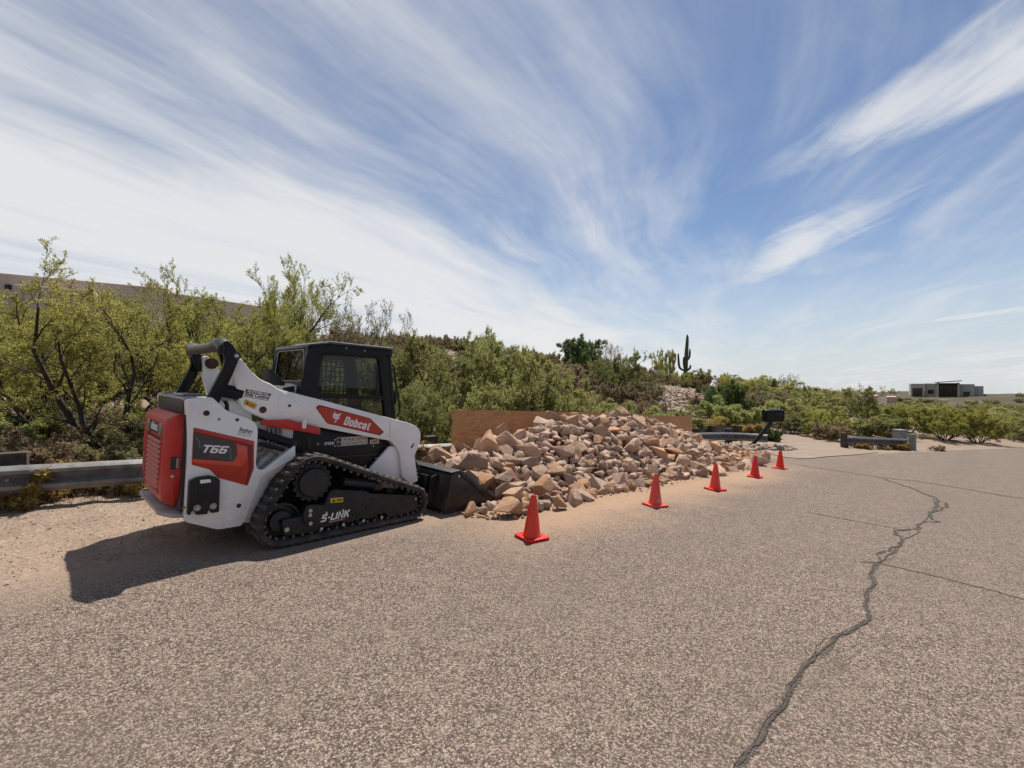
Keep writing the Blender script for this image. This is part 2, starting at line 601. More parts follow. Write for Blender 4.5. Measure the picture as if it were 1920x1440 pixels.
def block_text(name, body, height, width, fn, material, parent, stroke=0.18, shear=0.0):
    total = sum(GLYPH[c][0] for c in body)-0.12
    sx = width/total
    b = MB()
    x0 = 0.0
    lay = 0
    for ch in body:
        adv, strokes = GLYPH[ch]
        for st in strokes:
            P_ = [Vector(p) for p in st]
            n = len(P_)
            closed = (P_[0]-P_[-1]).length < 1e-6
            L_, R_ = [], []
            for i in range(n):
                if closed and i in (0, n-1):
                    d0, d1 = (P_[n-1]-P_[n-2]).normalized(), (P_[1]-P_[0]).normalized()
                else:
                    d1 = (P_[min(i+1, n-1)]-P_[i]) if i < n-1 else (P_[i]-P_[i-1])
                    d0 = (P_[i]-P_[i-1]) if i > 0 else d1
                    d0, d1 = d0.normalized(), d1.normalized()
                n0, n1 = Vector((-d0.y, d0.x)), Vector((-d1.y, d1.x))
                m = (n0+n1)
                m = m.normalized() if m.length > 1e-6 else n0
                k = stroke/2/max(0.45, m.dot(n0))
                L_.append(P_[i]+m*k)
                R_.append(P_[i]-m*k)
            vs = []
            for q in L_+R_:
                u, w = (x0+q.x)*sx, q.y*height
                p = fn(u+shear*w, w)
                vs.append(p)
            b.add(vs, [(i, i+1, n+i+1, n+i) for i in range(n-1)])
        x0 += adv
    me = bpy.data.meshes.new(name)
    me.from_pydata(b.v, [], b.f)
    me.materials.append(material)
    o = bpy.data.objects.new(name, me)
    C.objects.link(o)
    o.parent = parent
    return o


# ------------------------------------------------------------------ terrain
GA, GB = -0.0476, -0.0256                     # the road falls to the right and away


def plane(x, y):
    return GA*x+GB*y


CTRL = np.array([
    (-10.2, 40, 4.2), (-15.4, 35, 4.3), (-22.5, 28, 4.3), (-30.4, 26, 4.2), (-40, 20, 4.6), (3.7, 50, 4.0), (8.9, 52, 3.5),
    (14.1, 55, 2.6), (24, 58, 1.6), (33, 62, 0.2), (49, 75, -1.2), (76, 95, -2.0), (108, 108, -1.2), (130, 110, -1.6),
    (11.3, 30, 0.35), (13.5, 40, 1.5), (5.5, 30, 0.9), (-1.1, 15, -0.15), (3.7, 22, -0.4), (15, 28, -0.95), (25, 32, -1.25), (38, 36, -1.9),
    (69, 70, -2.6), (45, 50, -1.9), (30, 45, -1.0), (-8.4, 8, 0.2), (-15.7, 15, 1.2), (-9.6, 14, 0.65), (-6.6, 15, 0.2), (-5.5, 11, 0.05),
    (-5, 25, 1.8), (-12, 24, 2.6), (2, 37, 2.3), (-20, 18, 2.0), (-12, 6, 0.5), (-25, 8, 1.4),
    (-20, -20, 1.4), (20, -20, -0.5), (60, 10, -3.1), (40, 20, -2.4), (20, 16, -1.3), (0, 0, 0), (10, 10, -0.73), (60, 40, -3.0), (-30, -5, 1.6),
    (200, 100, -2.5), (200, 250, -2), (0, 250, 2.5), (-150, 200, 5), (-200, 50, 5), (-150, -150, 4), (150, -150, -4), (90, 60, -3.4), (60, 130, -2.0)], float)


def _tps(r):
    return np.where(r > 1e-9, r*r*np.log(np.maximum(r, 1e-9)), 0.0)


_P = CTRL[:, :2]
_n = len(_P)
_K = _tps(np.linalg.norm(_P[:, None]-_P[None], axis=2))+np.eye(_n)*4.0
_A = np.zeros((_n+3, _n+3))
_A[:_n, :_n] = _K
_A[:_n, _n:] = np.c_[np.ones(_n), _P]
_A[_n:, :_n] = _A[:_n, _n:].T
_W = np.linalg.solve(_A, np.r_[CTRL[:, 2], 0, 0, 0])

RT = np.array([0.7396, 0.673])                 # along the guardrail
RN = np.array([-0.673, 0.7396])                # away from the road
RO = np.array([-1.35, 8.85])


def sstep(a, b, x):
    t = np.clip((x-a)/(b-a), 0, 1)
    return t*t*(3-2*t)


def _hash(ix, iy, s):
    h = np.sin(ix*127.1+iy*311.7+s*74.7)*43758.5453
    return h-np.floor(h)


def vnoise(x, y, s=0):
    ix, iy = np.floor(x), np.floor(y)
    fx, fy = x-ix, y-iy
    fx, fy = fx*fx*(3-2*fx), fy*fy*(3-2*fy)
    a, b = _hash(ix, iy, s), _hash(ix+1, iy, s)
    c, d = _hash(ix, iy+1, s), _hash(ix+1, iy+1, s)
    return (a*(1-fx)+b*fx)*(1-fy)+(c*(1-fx)+d*fx)*fy


def rail_s(x, y):
    return (x-RO[0])*RN[0]+(y-RO[1])*RN[1]


def rail_t(x, y):
    return (x-RO[0])*RT[0]+(y-RO[1])*RT[1]


def far_e(x, y):
    return (x-10.0)*-0.472+(y-14.1)*0.8815


def terrain(x, y, fine=True):
    x = np.asarray(x, float)
    y = np.asarray(y, float)
    shp = x.shape
    xf, yf = x.ravel(), y.ravel()
    z = np.empty(xf.shape)
    for i in range(0, len(xf), 20000):
        q = np.c_[xf[i:i+20000], yf[i:i+20000]]
        r = np.linalg.norm(q[:, None]-_P[None], axis=2)
        z[i:i+20000] = _tps(r)@_W[:_n]+_W[_n]+q@_W[_n+1:]
    rr = np.hypot(xf, yf)
    z = z*(1-sstep(150, 300, rr))+(-1.5-0.0170*np.clip(rr-150, 0, None))*sstep(150, 300, rr)
    s, e = rail_s(xf, yf), far_e(xf, yf)
    m = sstep(0.1, 4.5, np.maximum(s, e))
    zz = plane(xf, yf)*(1-m)+z*m
    # shallow drop just behind the rail
    zz = zz-0.18*np.exp(-((s-1.5)/1.1)**2)*sstep(-40, -10, -np.abs(rail_t(xf, yf)))
    # lumps where there is no pavement
    edge = -s
    rough = sstep(-3.2, -1.6, s)
    rough = np.maximum(rough, sstep(0.4, 2.5, e))
    near = 1-sstep(25, 60, rr)
    lump = (vnoise(xf*1.3, yf*1.3, 1)-0.5)*0.10+(vnoise(xf*4.1, yf*4.1, 2)-0.5)*0.045+(vnoise(xf*11, yf*11, 3)-0.5)*0.022
    zz = zz+lump*rough*near
    big = (vnoise(xf*0.22, yf*0.22, 5)-0.5)*0.9+(vnoise(xf*0.09, yf*0.09, 6)-0.5)*1.6
    zz = zz+big*sstep(14, 40, np.maximum(s, e))*(1-sstep(250, 600, rr))
    return zz.reshape(shp)


def tz(x, y):
    return float(terrain(np.array([x]), np.array([y]))[0])


def ground_material():
    m = bpy.data.materials.new('desert_soil')
    m.use_nodes = True
    nt = m.node_tree
    b = nt.nodes['Principled BSDF']
    tc = nt.nodes.new('ShaderNodeTexCoord')
    v = tc.outputs['Object']
    n1 = noise(nt, v, 0.35, 6, 0.6)
    n2 = noise(nt, v, 3.0, 6, 0.65)
    n3 = noise(nt, v, 38.0, 4, 0.7)
    c = mixrgb(nt, maprange(nt, n1, 0.35, 0.65), (0.28, 0.209, 0.157), (0.22, 0.162, 0.121))
    c = mixrgb(nt, maprange(nt, n2, 0.42, 0.70), c, (0.195, 0.142, 0.105))
    c = mixrgb(nt, maprange(nt, n3, 0.50, 0.72), c, (0.42, 0.335, 0.265))
    c = mixrgb(nt, maprange(nt, n3, 0.46, 0.30), c, (0.17, 0.12, 0.085))
    # far off, single bushes merge into an olive mottle
    ln = nt.nodes.new('ShaderNodeVectorMath')
    ln.operation = 'LENGTH'
    link(nt, v, ln.inputs[0])
    farf = maprange(nt, ln.outputs['Value'], 45, 110, 0, 1, True)
    scrub = maprange(nt, noise(nt, v, 0.30, 6, 0.7), 0.25, 0.45)
    c = mixrgb(nt, math_node(nt, 'MULTIPLY', math_node(nt, 'MULTIPLY', farf, scrub), 0.9), c, (0.055, 0.050, 0.028))
    link(nt, c, b.inputs['Base Color'])
    b.inputs['Roughness'].default_value = 0.95
    b.inputs['Specular IOR Level'].default_value = 0.2
    bn = nt.nodes.new('ShaderNodeBump')
    bn.inputs['Strength'].default_value = 0.7
    bn.inputs['Distance'].default_value = 0.02
    h = math_node(nt, 'ADD', math_node(nt, 'MULTIPLY', n2, 0.6), math_node(nt, 'MULTIPLY', n3, 0.5))
    link(nt, h, bn.inputs['Height'])
    link(nt, bn.outputs[0], b.inputs['Normal'])
    return m


soil = ground_material()


def build_ground():
    ang = np.concatenate([np.linspace(R(-180), R(-58), 40, endpoint=False), np.linspace(R(-58), R(58), 430, endpoint=False),
                          np.linspace(R(58), R(180), 40, endpoint=False)])
    rad = np.concatenate([[0.3, 0.8], np.geomspace(1.3, 60, 260), np.geomspace(64, 2600, 60)])
    A, Rr = np.meshgrid(ang, rad)
    x = Rr*np.sin(A)
    y = Rr*np.cos(A)
    z = terrain(x, y)-0.004
    na, nr = len(ang), len(rad)
    v = np.c_[x.ravel(), y.ravel(), z.ravel()]
    i = np.arange(nr-1)[:, None]*na
    j = np.arange(na)[None]
    j2 = (j+1) % na
    q = np.stack([i+j, i+j2, i+na+j2, i+na+j], axis=2).reshape(-1, 4)
    c = len(v)
    v = np.vstack([v, [[0, 0, -0.004]]])
    t = np.stack([np.full(na, c), (np.arange(na)+1) % na, np.arange(na)], axis=1)
    me = mesh_np('ground', v, q, t, soil, True)
    o = inst('ground', me)
    tag(o, kind='structure')
    return o


ground = build_ground()


# ------------------------------------------------------------------ road
def road_material():
    m = bpy.data.materials.new('chip_seal_asphalt')
    m.use_nodes = True
    nt = m.node_tree
    b = nt.nodes['Principled BSDF']
    tc = nt.nodes.new('ShaderNodeTexCoord')
    v = tc.outputs['Object']
    vo = nt.nodes.new('ShaderNodeTexVoronoi')
    vo.inputs['Scale'].default_value = 118
    vo.inputs['Randomness'].default_value = 1.0
    link(nt, v, vo.inputs['Vector'])
    sepc = nt.nodes.new('ShaderNodeSeparateColor')
    link(nt, vo.outputs['Color'], sepc.inputs[0])
    vo2 = nt.nodes.new('ShaderNodeTexVoronoi')
    vo2.inputs['Scale'].default_value = 75
    link(nt, v, vo2.inputs['Vector'])
    sep2 = nt.nodes.new('ShaderNodeSeparateColor')
    link(nt, vo2.outputs['Color'], sep2.inputs[0])
    # per-stone colour
    ramp = nt.nodes.new('ShaderNodeValToRGB')
    link(nt, sepc.outputs[0], ramp.inputs[0])
    els = ramp.color_ramp.elements
    els[0].position, els[0].color = 0.0, (0.035, 0.027, 0.022, 1)
    els[1].position, els[1].color = 1.0, (0.52, 0.395, 0.315, 1)
    for p, c in ((0.28, (0.085, 0.066, 0.054)), (0.5, (0.19, 0.142, 0.114)), (0.72, (0.285, 0.212, 0.170)), (0.93, (0.36, 0.27, 0.215))):
        e = els.new(p)
        e.color = (*c, 1)
    c = ramp.outputs[0]
    c = mixrgb(nt, maprange(nt, sep2.outputs[1], 0.75, 0.95, 0, 0.55), c, (0.46, 0.39, 0.33))
    # dark bitumen between stones
    c = mixrgb(nt, maprange(nt, vo.outputs['Distance'], 0.42, 0.75, 0, 0.85), c, (0.06, 0.047, 0.039))
    big = noise(nt, v, 0.45, 5, 0.6)
    c = mixrgb(nt, maprange(nt, big, 0.35, 0.7, 0.0, 0.34), c, (0.15, 0.118, 0.095), 'MIX')
    mid = noise(nt, v, 5.0, 4, 0.6)
    c = mixrgb(nt, maprange(nt, mid, 0.5, 0.8, 0.0, 0.25), c, (0.33, 0.26, 0.205))
    # sand blown and tracked over the edge towards the shoulder and the rocks
    sep = nt.nodes.new('ShaderNodeSeparateXYZ')
    link(nt, v, sep.inputs[0])
    x, y = sep.outputs[0], sep.outputs[1]
    s = math_node(nt, 'ADD', math_node(nt, 'MULTIPLY', math_node(nt, 'ADD', x, 1.35), -0.673),
                  math_node(nt, 'MULTIPLY', math_node(nt, 'SUBTRACT', y, 8.85), 0.7396))
    wob = math_node(nt, 'MULTIPLY', math_node(nt, 'SUBTRACT', noise(nt, v, 0.8, 5, 0.6), 0.5), 1.6)
    sd = math_node(nt, 'ADD', s, wob)
    t = math_node(nt, 'ADD', math_node(nt, 'MULTIPLY', math_node(nt, 'ADD', x, 1.35), 0.7396),
                  math_node(nt, 'MULTIPLY', math_node(nt, 'SUBTRACT', y, 8.85), 0.673))
    along = math_node(nt, 'MULTIPLY', maprange(nt, t, -3.0, -1.0, 0.0, 1, True), maprange(nt, t, 5.0, 10.0, 1, 0.15, True))
    sand = math_node(nt, 'MULTIPLY', maprange(nt, sd, -5.0, -3.5, 0, 1, True), along)
    edge = maprange(nt, sd, -3.5, -2.7, 0, 1, True)
    sand = math_node(nt, 'MAXIMUM', sand, edge)
    grain = maprange(nt, noise(nt, v, 60, 3, 0.7), 0.35, 0.6, 0.55, 1.0)
    c = mixrgb(nt, math_node(nt, 'MULTIPLY', math_node(nt, 'MULTIPLY', sand, grain), 0.78), c, mixrgb(nt, along, (0.31, 0.232, 0.174), (0.45, 0.29, 0.18)))
    # old tyre scuffs and faded paint smears lying across the lane
    sc = noise(nt, combine(nt, math_node(nt, 'MULTIPLY', math_node(nt, 'ADD', x, y), 0.35), math_node(nt, 'MULTIPLY', math_node(nt, 'SUBTRACT', x, y), 2.5)), 1.0, 4, 0.6)
    c = mixrgb(nt, maprange(nt, sc, 0.66, 0.80, 0, 0.35), c, (0.07, 0.06, 0.055))
    # oil drips and darker worn wheel lanes running with the road
    lane = math_node(nt, 'SINE', math_node(nt, 'MULTIPLY', math_node(nt, 'ADD', s, math_node(nt, 'MULTIPLY', mid, 0.5)), 3.6))
    c = mixrgb(nt, math_node(nt, 'MULTIPLY', maprange(nt, lane, 0.2, 1.0, 0, 0.22), maprange(nt, big, 0.35, 0.6)), c, (0.13, 0.105, 0.088))
    spot = noise(nt, v, 1.7, 3, 0.5)
    c = mixrgb(nt, maprange(nt, spot, 0.68, 0.76, 0, 0.45), c, (0.075, 0.062, 0.053))
    link(nt, c, b.inputs['Base Color'])
    b.inputs['Roughness'].default_value = 0.9
    b.inputs['Specular IOR Level'].default_value = 0.25
    bn = nt.nodes.new('ShaderNodeBump')
    bn.inputs['Strength'].default_value = 0.55
    bn.inputs['Distance'].default_value = 0.008
    hgt = math_node(nt, 'SUBTRACT', math_node(nt, 'MULTIPLY', sepc.outputs[1], 0.5), vo.outputs['Distance'])
    link(nt, hgt, bn.inputs['Height'])
    link(nt, bn.outputs[0], b.inputs['Normal'])
    return m


asphalt = road_material()


def build_road():
    # left edge ragged along the shoulder, then the far edge where the road turns right
    le = []
    for t in np.arange(-22, 10.2, 0.12):
        p = RO+RT*t+RN*(-2.75+(vnoise(np.array(t*0.9), np.array(0.3), 9)-0.5)*0.5+(vnoise(np.array(t*4.0), np.array(0.7), 8)-0.5)*0.22)
        le.append(tuple(p))
    fe = [(8.9, 13.2), (10.0, 14.0), (12.45, 15.5), (17.3, 18.2), (21.7, 20.5), (27.3, 23.3), (45, 31), (70, 40)]
    fe2 = []
    for a, b in zip(fe[:-1], fe[1:]):
        k = max(2, int(math.dist(a, b)/0.4))
        for i in range(k):
            u = i/k
            fe2.append((a[0]+(b[0]-a[0])*u, a[1]+(b[1]-a[1])*u+(random.random()-0.5)*0.07))
    ring = le+fe2+[(70, 28), (40, 10), (30, -12), (-12, -25)]
    bm = bmesh.new()
    vs = [bm.verts.new((x, y, plane(x, y)+0.006)) for x, y in ring]
    f = bm.faces.new(vs)
    bmesh.ops.triangulate(bm, faces=[f])
    bmesh.ops.recalc_face_normals(bm, faces=bm.faces)
    me = bpy.data.meshes.new('road')
    bm.to_mesh(me)
    bm.free()
    if me.polygons[0].normal.z < 0:
        me.flip_normals()
    me.materials.append(asphalt)
    return tag(inst('road', me), kind='structure')


random.seed(11)
road = build_road()

crack_mat = mat('crack_dark', (0.035, 0.029, 0.025), 0.95, col2=(0.075, 0.062, 0.052), nscale=30)
seal_mat = mat('crack_fines', (0.115, 0.09, 0.073), 0.95, col2=(0.055, 0.043, 0.036), nscale=70, bump=(90, 0.6, 0.006))


def jag(pts, depth, amp, rg):
    P = [np.array(p, float) for p in pts]
    for d in range(depth):
        Q = [P[0]]
        for a, b in zip(P[:-1], P[1:]):
            m = (a+b)/2
            t = b-a
            nrm = np.array([-t[1], t[0]])
            Q += [m+nrm*(rg.random()-0.5)*amp, b]
        P = Q
    return P


def ribbon(name, P, w0, rg, material, lift, wvar=0.8):
    v, f = [], []
    n = len(P)
    for i, p in enumerate(P):
        t = P[min(i+1, n-1)]-P[max(i-1, 0)]
        t = t/(np.linalg.norm(t)+1e-9)
        nn = np.array([-t[1], t[0]])
        end = min(1.0, 6*min(i, n-1-i)/n+0.35)
        a = w0*end*(1-wvar*rg.random())
        b = w0*end*(1-wvar*rg.random())
        for q in (p+nn*a, p-nn*b):
            v.append((q[0], q[1], plane(q[0], q[1])+lift))
        if i:
            f.append((2*i-2, 2*i-1, 2*i+1, 2*i))
    return MB().add(v, f).build(name, material, road, smooth=0)


rg = random.Random(5)
CR1 = [(0.80, 1.55), (0.95, 1.84), (1.1, 1.96), (1.22, 2.09), (1.41, 2.25), (1.63, 2.48), (1.88, 2.7), (2.18, 2.93), (2.4, 3.05), (2.6, 3.18), (2.83, 3.49), (3.16, 3.82),
       (3.4, 4.13), (3.73, 4.43), (4.64, 5.21), (5.56, 6.0), (6.39, 6.68), (7.74, 7.98), (7.94, 8.46), (8.26, 9.28), (8.62, 10.21)]
CR2 = [(3.50, 4.40), (3.66, 4.41), (3.83, 4.24), (4.0, 4.1), (4.18, 3.89), (4.31, 3.68), (4.6, 3.3)]
CR3 = [(7.64, 12.16), (8.11, 11.08), (8.62, 10.21), (9.18, 9.91), (9.55, 8.8), (9.76, 8.34), (10.5, 7.0)]
CR4 = [(4.31, 6.43), (4.59, 6.17), (4.88, 5.89), (5.14, 5.7)]
ribbon('crack_fines', jag(CR1[:15], 6, 0.10, rg), 0.022, rg, seal_mat, 0.0085, 0.95)
for k in range(1, 3):
    off = (k-1)*0.012
    base = [(x-off*0.7, y+off*0.7) for x, y in CR1]
    ribbon('crack', jag(base if k == 1 else base[:14+k], 6, 0.13, rg), 0.0085 if k == 1 else 0.003, rg, crack_mat, 0.0115+k*0.0007, 0.75)
# widening towards the far end where the crack breaks up
ribbon('crack', jag(CR1[13:18], 5, 0.3, rg), 0.024, rg, crack_mat, 0.0135, 0.95)
ribbon('crack', jag(CR1[16:], 5, 0.15, rg), 0.03, rg, crack_mat, 0.0125, 0.8)
ribbon('crack', jag(CR2, 5, 0.2, rg), 0.013, rg, crack_mat, 0.0115, 0.7)
ribbon('crack', jag(CR3, 5, 0.10, rg), 0.034, rg, crack_mat, 0.0115, 0.7)
ribbon('crack', jag(CR4, 5, 0.15, rg), 0.016, rg, crack_mat, 0.0115, 0.8)


# concrete driveway apron that climbs away between the rail ends
drive_mat = mat('driveway_concrete', (0.245, 0.186, 0.143), 0.9, col2=(0.20, 0.15, 0.115), nscale=1.2, dust=((0.28, 0.20, 0.145), 2.5, 0.5, None), bump=(70, 0.3, 0.005))


def build_drive():
    ring = [(8.3, 13.5), (8.95, 13.28), (10.0, 14.08), (12.45, 15.58), (14.2, 16.8), (14.1, 18.6), (14.5, 20.5), (15.2, 24), (16.6, 31), (13.8, 32), (12.2, 24.5), (11.0, 20), (9.9, 17.0), (8.6, 14.9)]
    ring = rnd_poly(ring, 0.6, 4)
    bm = bmesh.new()
    vs = [bm.verts.new((x, y, 0)) for x, y in ring]
    f = bm.faces.new(vs)
    ret = bmesh.ops.triangulate(bm, faces=[f])
    for _ in range(4):
        bmesh.ops.subdivide_edges(bm, edges=[e for e in bm.edges if e.calc_length() > 0.5], cuts=1, use_grid_fill=True)
    bmesh.ops.triangulate(bm, faces=bm.faces)
    for v in bm.verts:
        v.co.z = max(plane(v.co.x, v.co.y), tz(v.co.x, v.co.y) if v.co.y > 17 else -9)+0.016
    bmesh.ops.recalc_face_normals(bm, faces=bm.faces)
    me = bpy.data.meshes.new('driveway')
    bm.to_mesh(me)
    bm.free()
    if sum(p.normal.z for p in me.polygons) < 0:
        me.flip_normals()
    me.materials.append(drive_mat)
    return tag(inst('driveway', me), kind='structure')


driveway = build_drive()


# ------------------------------------------------------------------ guardrails
WPROF = [(0.018, 0.0), (0.045, 0.018), (0.080, 0.05), (0.083, 0.088), (0.03, 0.125), (0.006, 0.156), (0.03, 0.187), (0.083, 0.224), (0.080, 0.262), (0.045, 0.294), (0.018, 0.312)]


def sweep_beam(path, ztop, side, name, parent, thick=0.004):
    """W-beam along a ground path; ztop(x, y) gives the top height; side=+1: waves towards the right of the path"""
    P = [np.array(p, float) for p in path]
    n = len(P)
    prof = [(d, z) for d, z in WPROF]+[(d-thick*(1 if i not in (0, 10) else 1), z) for i, (d, z) in reversed(list(enumerate(WPROF)))]
    k = len(prof)
    v, f = [], []
    for i in range(n):
        t = P[min(i+1, n-1)]-P[max(i-1, 0)]
        t /= np.linalg.norm(t)
        nn = np.array([t[1], -t[0]])*side
        zt = ztop(P[i][0], P[i][1])
        for d, z in prof:
            q = P[i]+nn*d
            v.append((q[0], q[1], zt-0.312+z))
        if i:
            for a in range(k):
                b = (a+1) % k
                f.append(((i-1)*k+a, (i-1)*k+b, i*k+b, i*k+a))
    f += [tuple(range(k)), tuple((n-1)*k+a for a in range(k))]
    return MB().add(v, f).build(name, galvanised, parent, smooth=18)


def resample(path, step):
    out = []
    for a, b in zip(path[:-1], path[1:]):
        L = math.dist(a, b)
        k = max(1, int(round(L/step)))
        for i in range(k):
            u = i/k
            out.append((a[0]+(b[0]-a[0])*u, a[1]+(b[1]-a[1])*u))
    out.append(path[-1])
    return out


def wood_post(parent, x, y, z0, z1, ang, w=0.15, d=0.2, name='post'):
    c, s = math.cos(ang), math.sin(ang)
    b = MB()
    vs = []
    for zz in (z0, z1):
        for (u, v) in ((-w/2, -d/2), (w/2, -d/2), (w/2, d/2), (-w/2, d/2)):
            vs.append((x+u*c-v*s, y+u*s+v*c, zz))
    b.add(vs, [(0, 1, 2, 3), (7, 6, 5, 4), (0, 4, 5, 1), (1, 5, 6, 2), (2, 6, 7, 3), (3, 7, 4, 0)])
    return b.build(name, post_wood, parent, bevel=0.008)


def build_guardrail():
    root = empty('guardrail', (RO[0], RO[1], plane(*RO)), 0, 'long galvanised W-beam guardrail on wooden posts behind the loader and the rock pile', 'guardrail')
    bpy.context.view_layer.update()
    # children carry world coordinates: undo the parent's offset
    base = [(-10.6, 0.15), (-5.65, 4.82), (-1.35, 8.95), (3.0, 12.85), (7.2, 16.35), (8.2, 17.0), (8.9, 17.2), (9.5, 17.15), (9.9, 16.95)]
    zt = lambda x, y: plane(x, y)+0.47
    path = resample(base, 0.5)
    segs = []
    cur = [path[0]]
    acc = 0
    for p in path[1:]:
        acc += math.dist(cur[-1], p)
        cur.append(p)
        if acc > 3.8:
            segs.append(cur)
            cur = [p]
            acc = 0
    if len(cur) > 1:
        segs.append(cur)
    for i, sg in enumerate(segs):
        # each length laps 8 cm over the next, set a hair proud
        if i < len(segs)-1:
            a, b = np.array(sg[-2]), np.array(sg[-1])
            t = (b-a)/np.linalg.norm(b-a)
            sg = sg[:-1]+[tuple(b+t*0.16)]
        off = 0.005*(i % 2)
        sg = [(x+0.673*off, y-0.7396*off) for x, y in sg]
        o = sweep_beam(sg, zt, 1, 'rail_beam', root)
        o.matrix_parent_inverse = root.matrix_world.inverted()
        for dd in (0.05, 0.11):
            for zz in (0.07, 0.24):
                q = np.array(sg[0])+RT*dd
                bo = MB().cyl((q[0]+0.05, q[1]-0.05, zt(*q)-0.312+zz), (q[0]+0.066, q[1]-0.066, zt(*q)-0.312+zz), 0.014, seg=8).build('splice_bolt', galvanised, root)
                bo.matrix_parent_inverse = root.matrix_world.inverted()
    ang = math.atan2(RT[1], RT[0])
    d = 0.0
    L = [0]
    for a, b in zip(path[:-1], path[1:]):
        L.append(L[-1]+math.dist(a, b))
    t = 1.15
    while t < L[-1]-0.5:
        i = next(k for k in range(len(L)) if L[k] >= t)
        u = (t-L[i-1])/(L[i]-L[i-1])
        x = path[i-1][0]*(1-u)+path[i][0]*u
        y = path[i-1][1]*(1-u)+path[i][1]*u
        bx, by = x-0.673*0.09, y+0.7396*0.09
        px, py = x-0.673*0.30, y+0.7396*0.30
        o1 = wood_post(root, bx, by, zt(x, y)-0.34, zt(x, y)-0.025, ang, 0.2, 0.2, 'block')
        o2 = wood_post(root, px, py, tz(px, py)-0.3, zt(x, y)+0.13+0.02*math.sin(t*9), ang, 0.25, 0.2, 'post')
        o3 = MB().cyl((x+0.673*0.0, y, zt(x, y)-0.156), (x+0.673*0.04, y-0.74*0.04, zt(x, y)-0.156), 0.02, seg=10).build('bolt', galvanised, root)
        for o in (o1, o2, o3):
            o.matrix_parent_inverse = root.matrix_world.inverted()
        t += 1.905
    return root


build_guardrail()


def short_rail(label, p0, p1, side, ztop, post_mat_dark, nposts=3, end_block=True):
    root = empty('guardrail', (p0[0], p0[1], tz(*p0)), 0, label, 'guardrail')
    bpy.context.view_layer.update()
    inv = root.matrix_world.inverted()
    path = resample([p0, p1], 0.5)
    o = sweep_beam(path, ztop, side, 'rail_beam', root)
    o.matrix_parent_inverse = inv
    ang = math.atan2(p1[1]-p0[1], p1[0]-p0[0])
    t = np.array([math.cos(ang), math.sin(ang)])
    nn = np.array([t[1], -t[0]])*side
    for i in range(nposts):
        u = (i+0.12)/(nposts-0.76)
        x, y = p0[0]*(1-u)+p1[0]*u, p0[1]*(1-u)+p1[1]*u
        q = np.array([x, y])-nn*0.10
        wp = wood_post(root, q[0], q[1], tz(*q)-0.2, ztop(x, y)+0.02, ang, 0.2, 0.2)
        wp.matrix_parent_inverse = inv
    return root, inv, ang


r2, inv2, a2 = short_rail('short galvanised guardrail across the driveway from the mailbox, near the right edge', (13.75, 18.1), (16.7, 18.5), 1, lambda x, y: plane(x, y)+0.47, False, 4)
o = wood_post(r2, 13.68, 18.02, plane(13.7, 18)-0.1, plane(13.7, 18)+0.62, a2, 0.12, 0.2, 'end_post')
o.matrix_parent_inverse = inv2
o = wood_post(r2, 16.98, 18.55, plane(17, 18.5)-0.1, plane(17, 18.5)+0.68, a2, 0.16, 0.2, 'end_post')
o.matrix_parent_inverse = inv2
o.data.materials[0] = utility_green
short_rail('dark weathered guardrail seen from behind, beyond the driveway entrance and left of the mailbox', (7.4, 19.3), (10.6, 20.3), -1, lambda x, y: -0.33-0.03*(x-7.4), True, 3)

# utility pedestal behind the short rail
ub = empty('utility_box', (17.3, 19.5, tz(17.3, 19.5)), R(8), 'small grey utility box standing behind the short guardrail', 'utility box')
MB().box(-0.19, 0.19, -0.18, 0.18, 0.0, 0.78).build('cabinet', utility_green, ub, bevel=0.015)
MB().box(-0.21, 0.21, -0.2, 0.2, 0.782, 0.83).build('lid', utility_green, ub, bevel=0.015)
MB().box(-0.05, 0.05, -0.2, -0.182, 0.45, 0.51).build('latch', dark_grey, ub)

# ------------------------------------------------------------------ plywood
def ply_material():
    m = bpy.data.materials.new('weathered_plywood')
    m.use_nodes = True
    nt = m.node_tree
    b = nt.nodes['Principled BSDF']
    tc = nt.nodes.new('ShaderNodeTexCoord')
    sp = nt.nodes.new('ShaderNodeSeparateXYZ')
    link(nt, tc.outputs['Object'], sp.inputs[0])
    oi = nt.nodes.new('ShaderNodeObjectInfo')
    off = math_node(nt, 'MULTIPLY', oi.outputs['Random'], 37.0)
    vec = combine(nt, math_node(nt, 'MULTIPLY', sp.outputs[0], 0.55), off, math_node(nt, 'MULTIPLY', sp.outputs[2], 2.2))
    w = noise(nt, vec, 1.3, 2.0, 0.5, 0.8)
    rings = math_node(nt, 'FRACT', math_node(nt, 'MULTIPLY', w, 14.0))
    tri = math_node(nt, 'ABSOLUTE', math_node(nt, 'SUBTRACT', rings, 0.5))
    fine = noise(nt, combine(nt, math_node(nt, 'MULTIPLY', sp.outputs[0], 3.0), off, math_node(nt, 'MULTIPLY', sp.outputs[2], 90.0)), 1.0, 3.0, 0.6)
    blotch = noise(nt, tc.outputs['Object'], 2.2, 5, 0.6)
    c = mixrgb(nt, maprange(nt, tri, 0.05, 0.5, 0, 1), (0.52, 0.275, 0.115), (0.36, 0.175, 0.07))
    c = mixrgb(nt, maprange(nt, fine, 0.4, 0.7, 0, 0.5), c, (0.58, 0.33, 0.15))
    c = mixrgb(nt, maprange(nt, blotch, 0.45, 0.75, 0, 0.4), c, (0.32, 0.17, 0.08))
    link(nt, c, b.inputs['Base Color'])
    b.inputs['Roughness'].default_value = 0.75
    bn = nt.nodes.new('ShaderNodeBump')
    bn.inputs['Strength'].default_value = 0.2
    bn.inputs['Distance'].default_value = 0.004
    link(nt, fine, bn.inputs['Height'])
    link(nt, bn.outputs[0], b.inputs['Normal'])
    return m


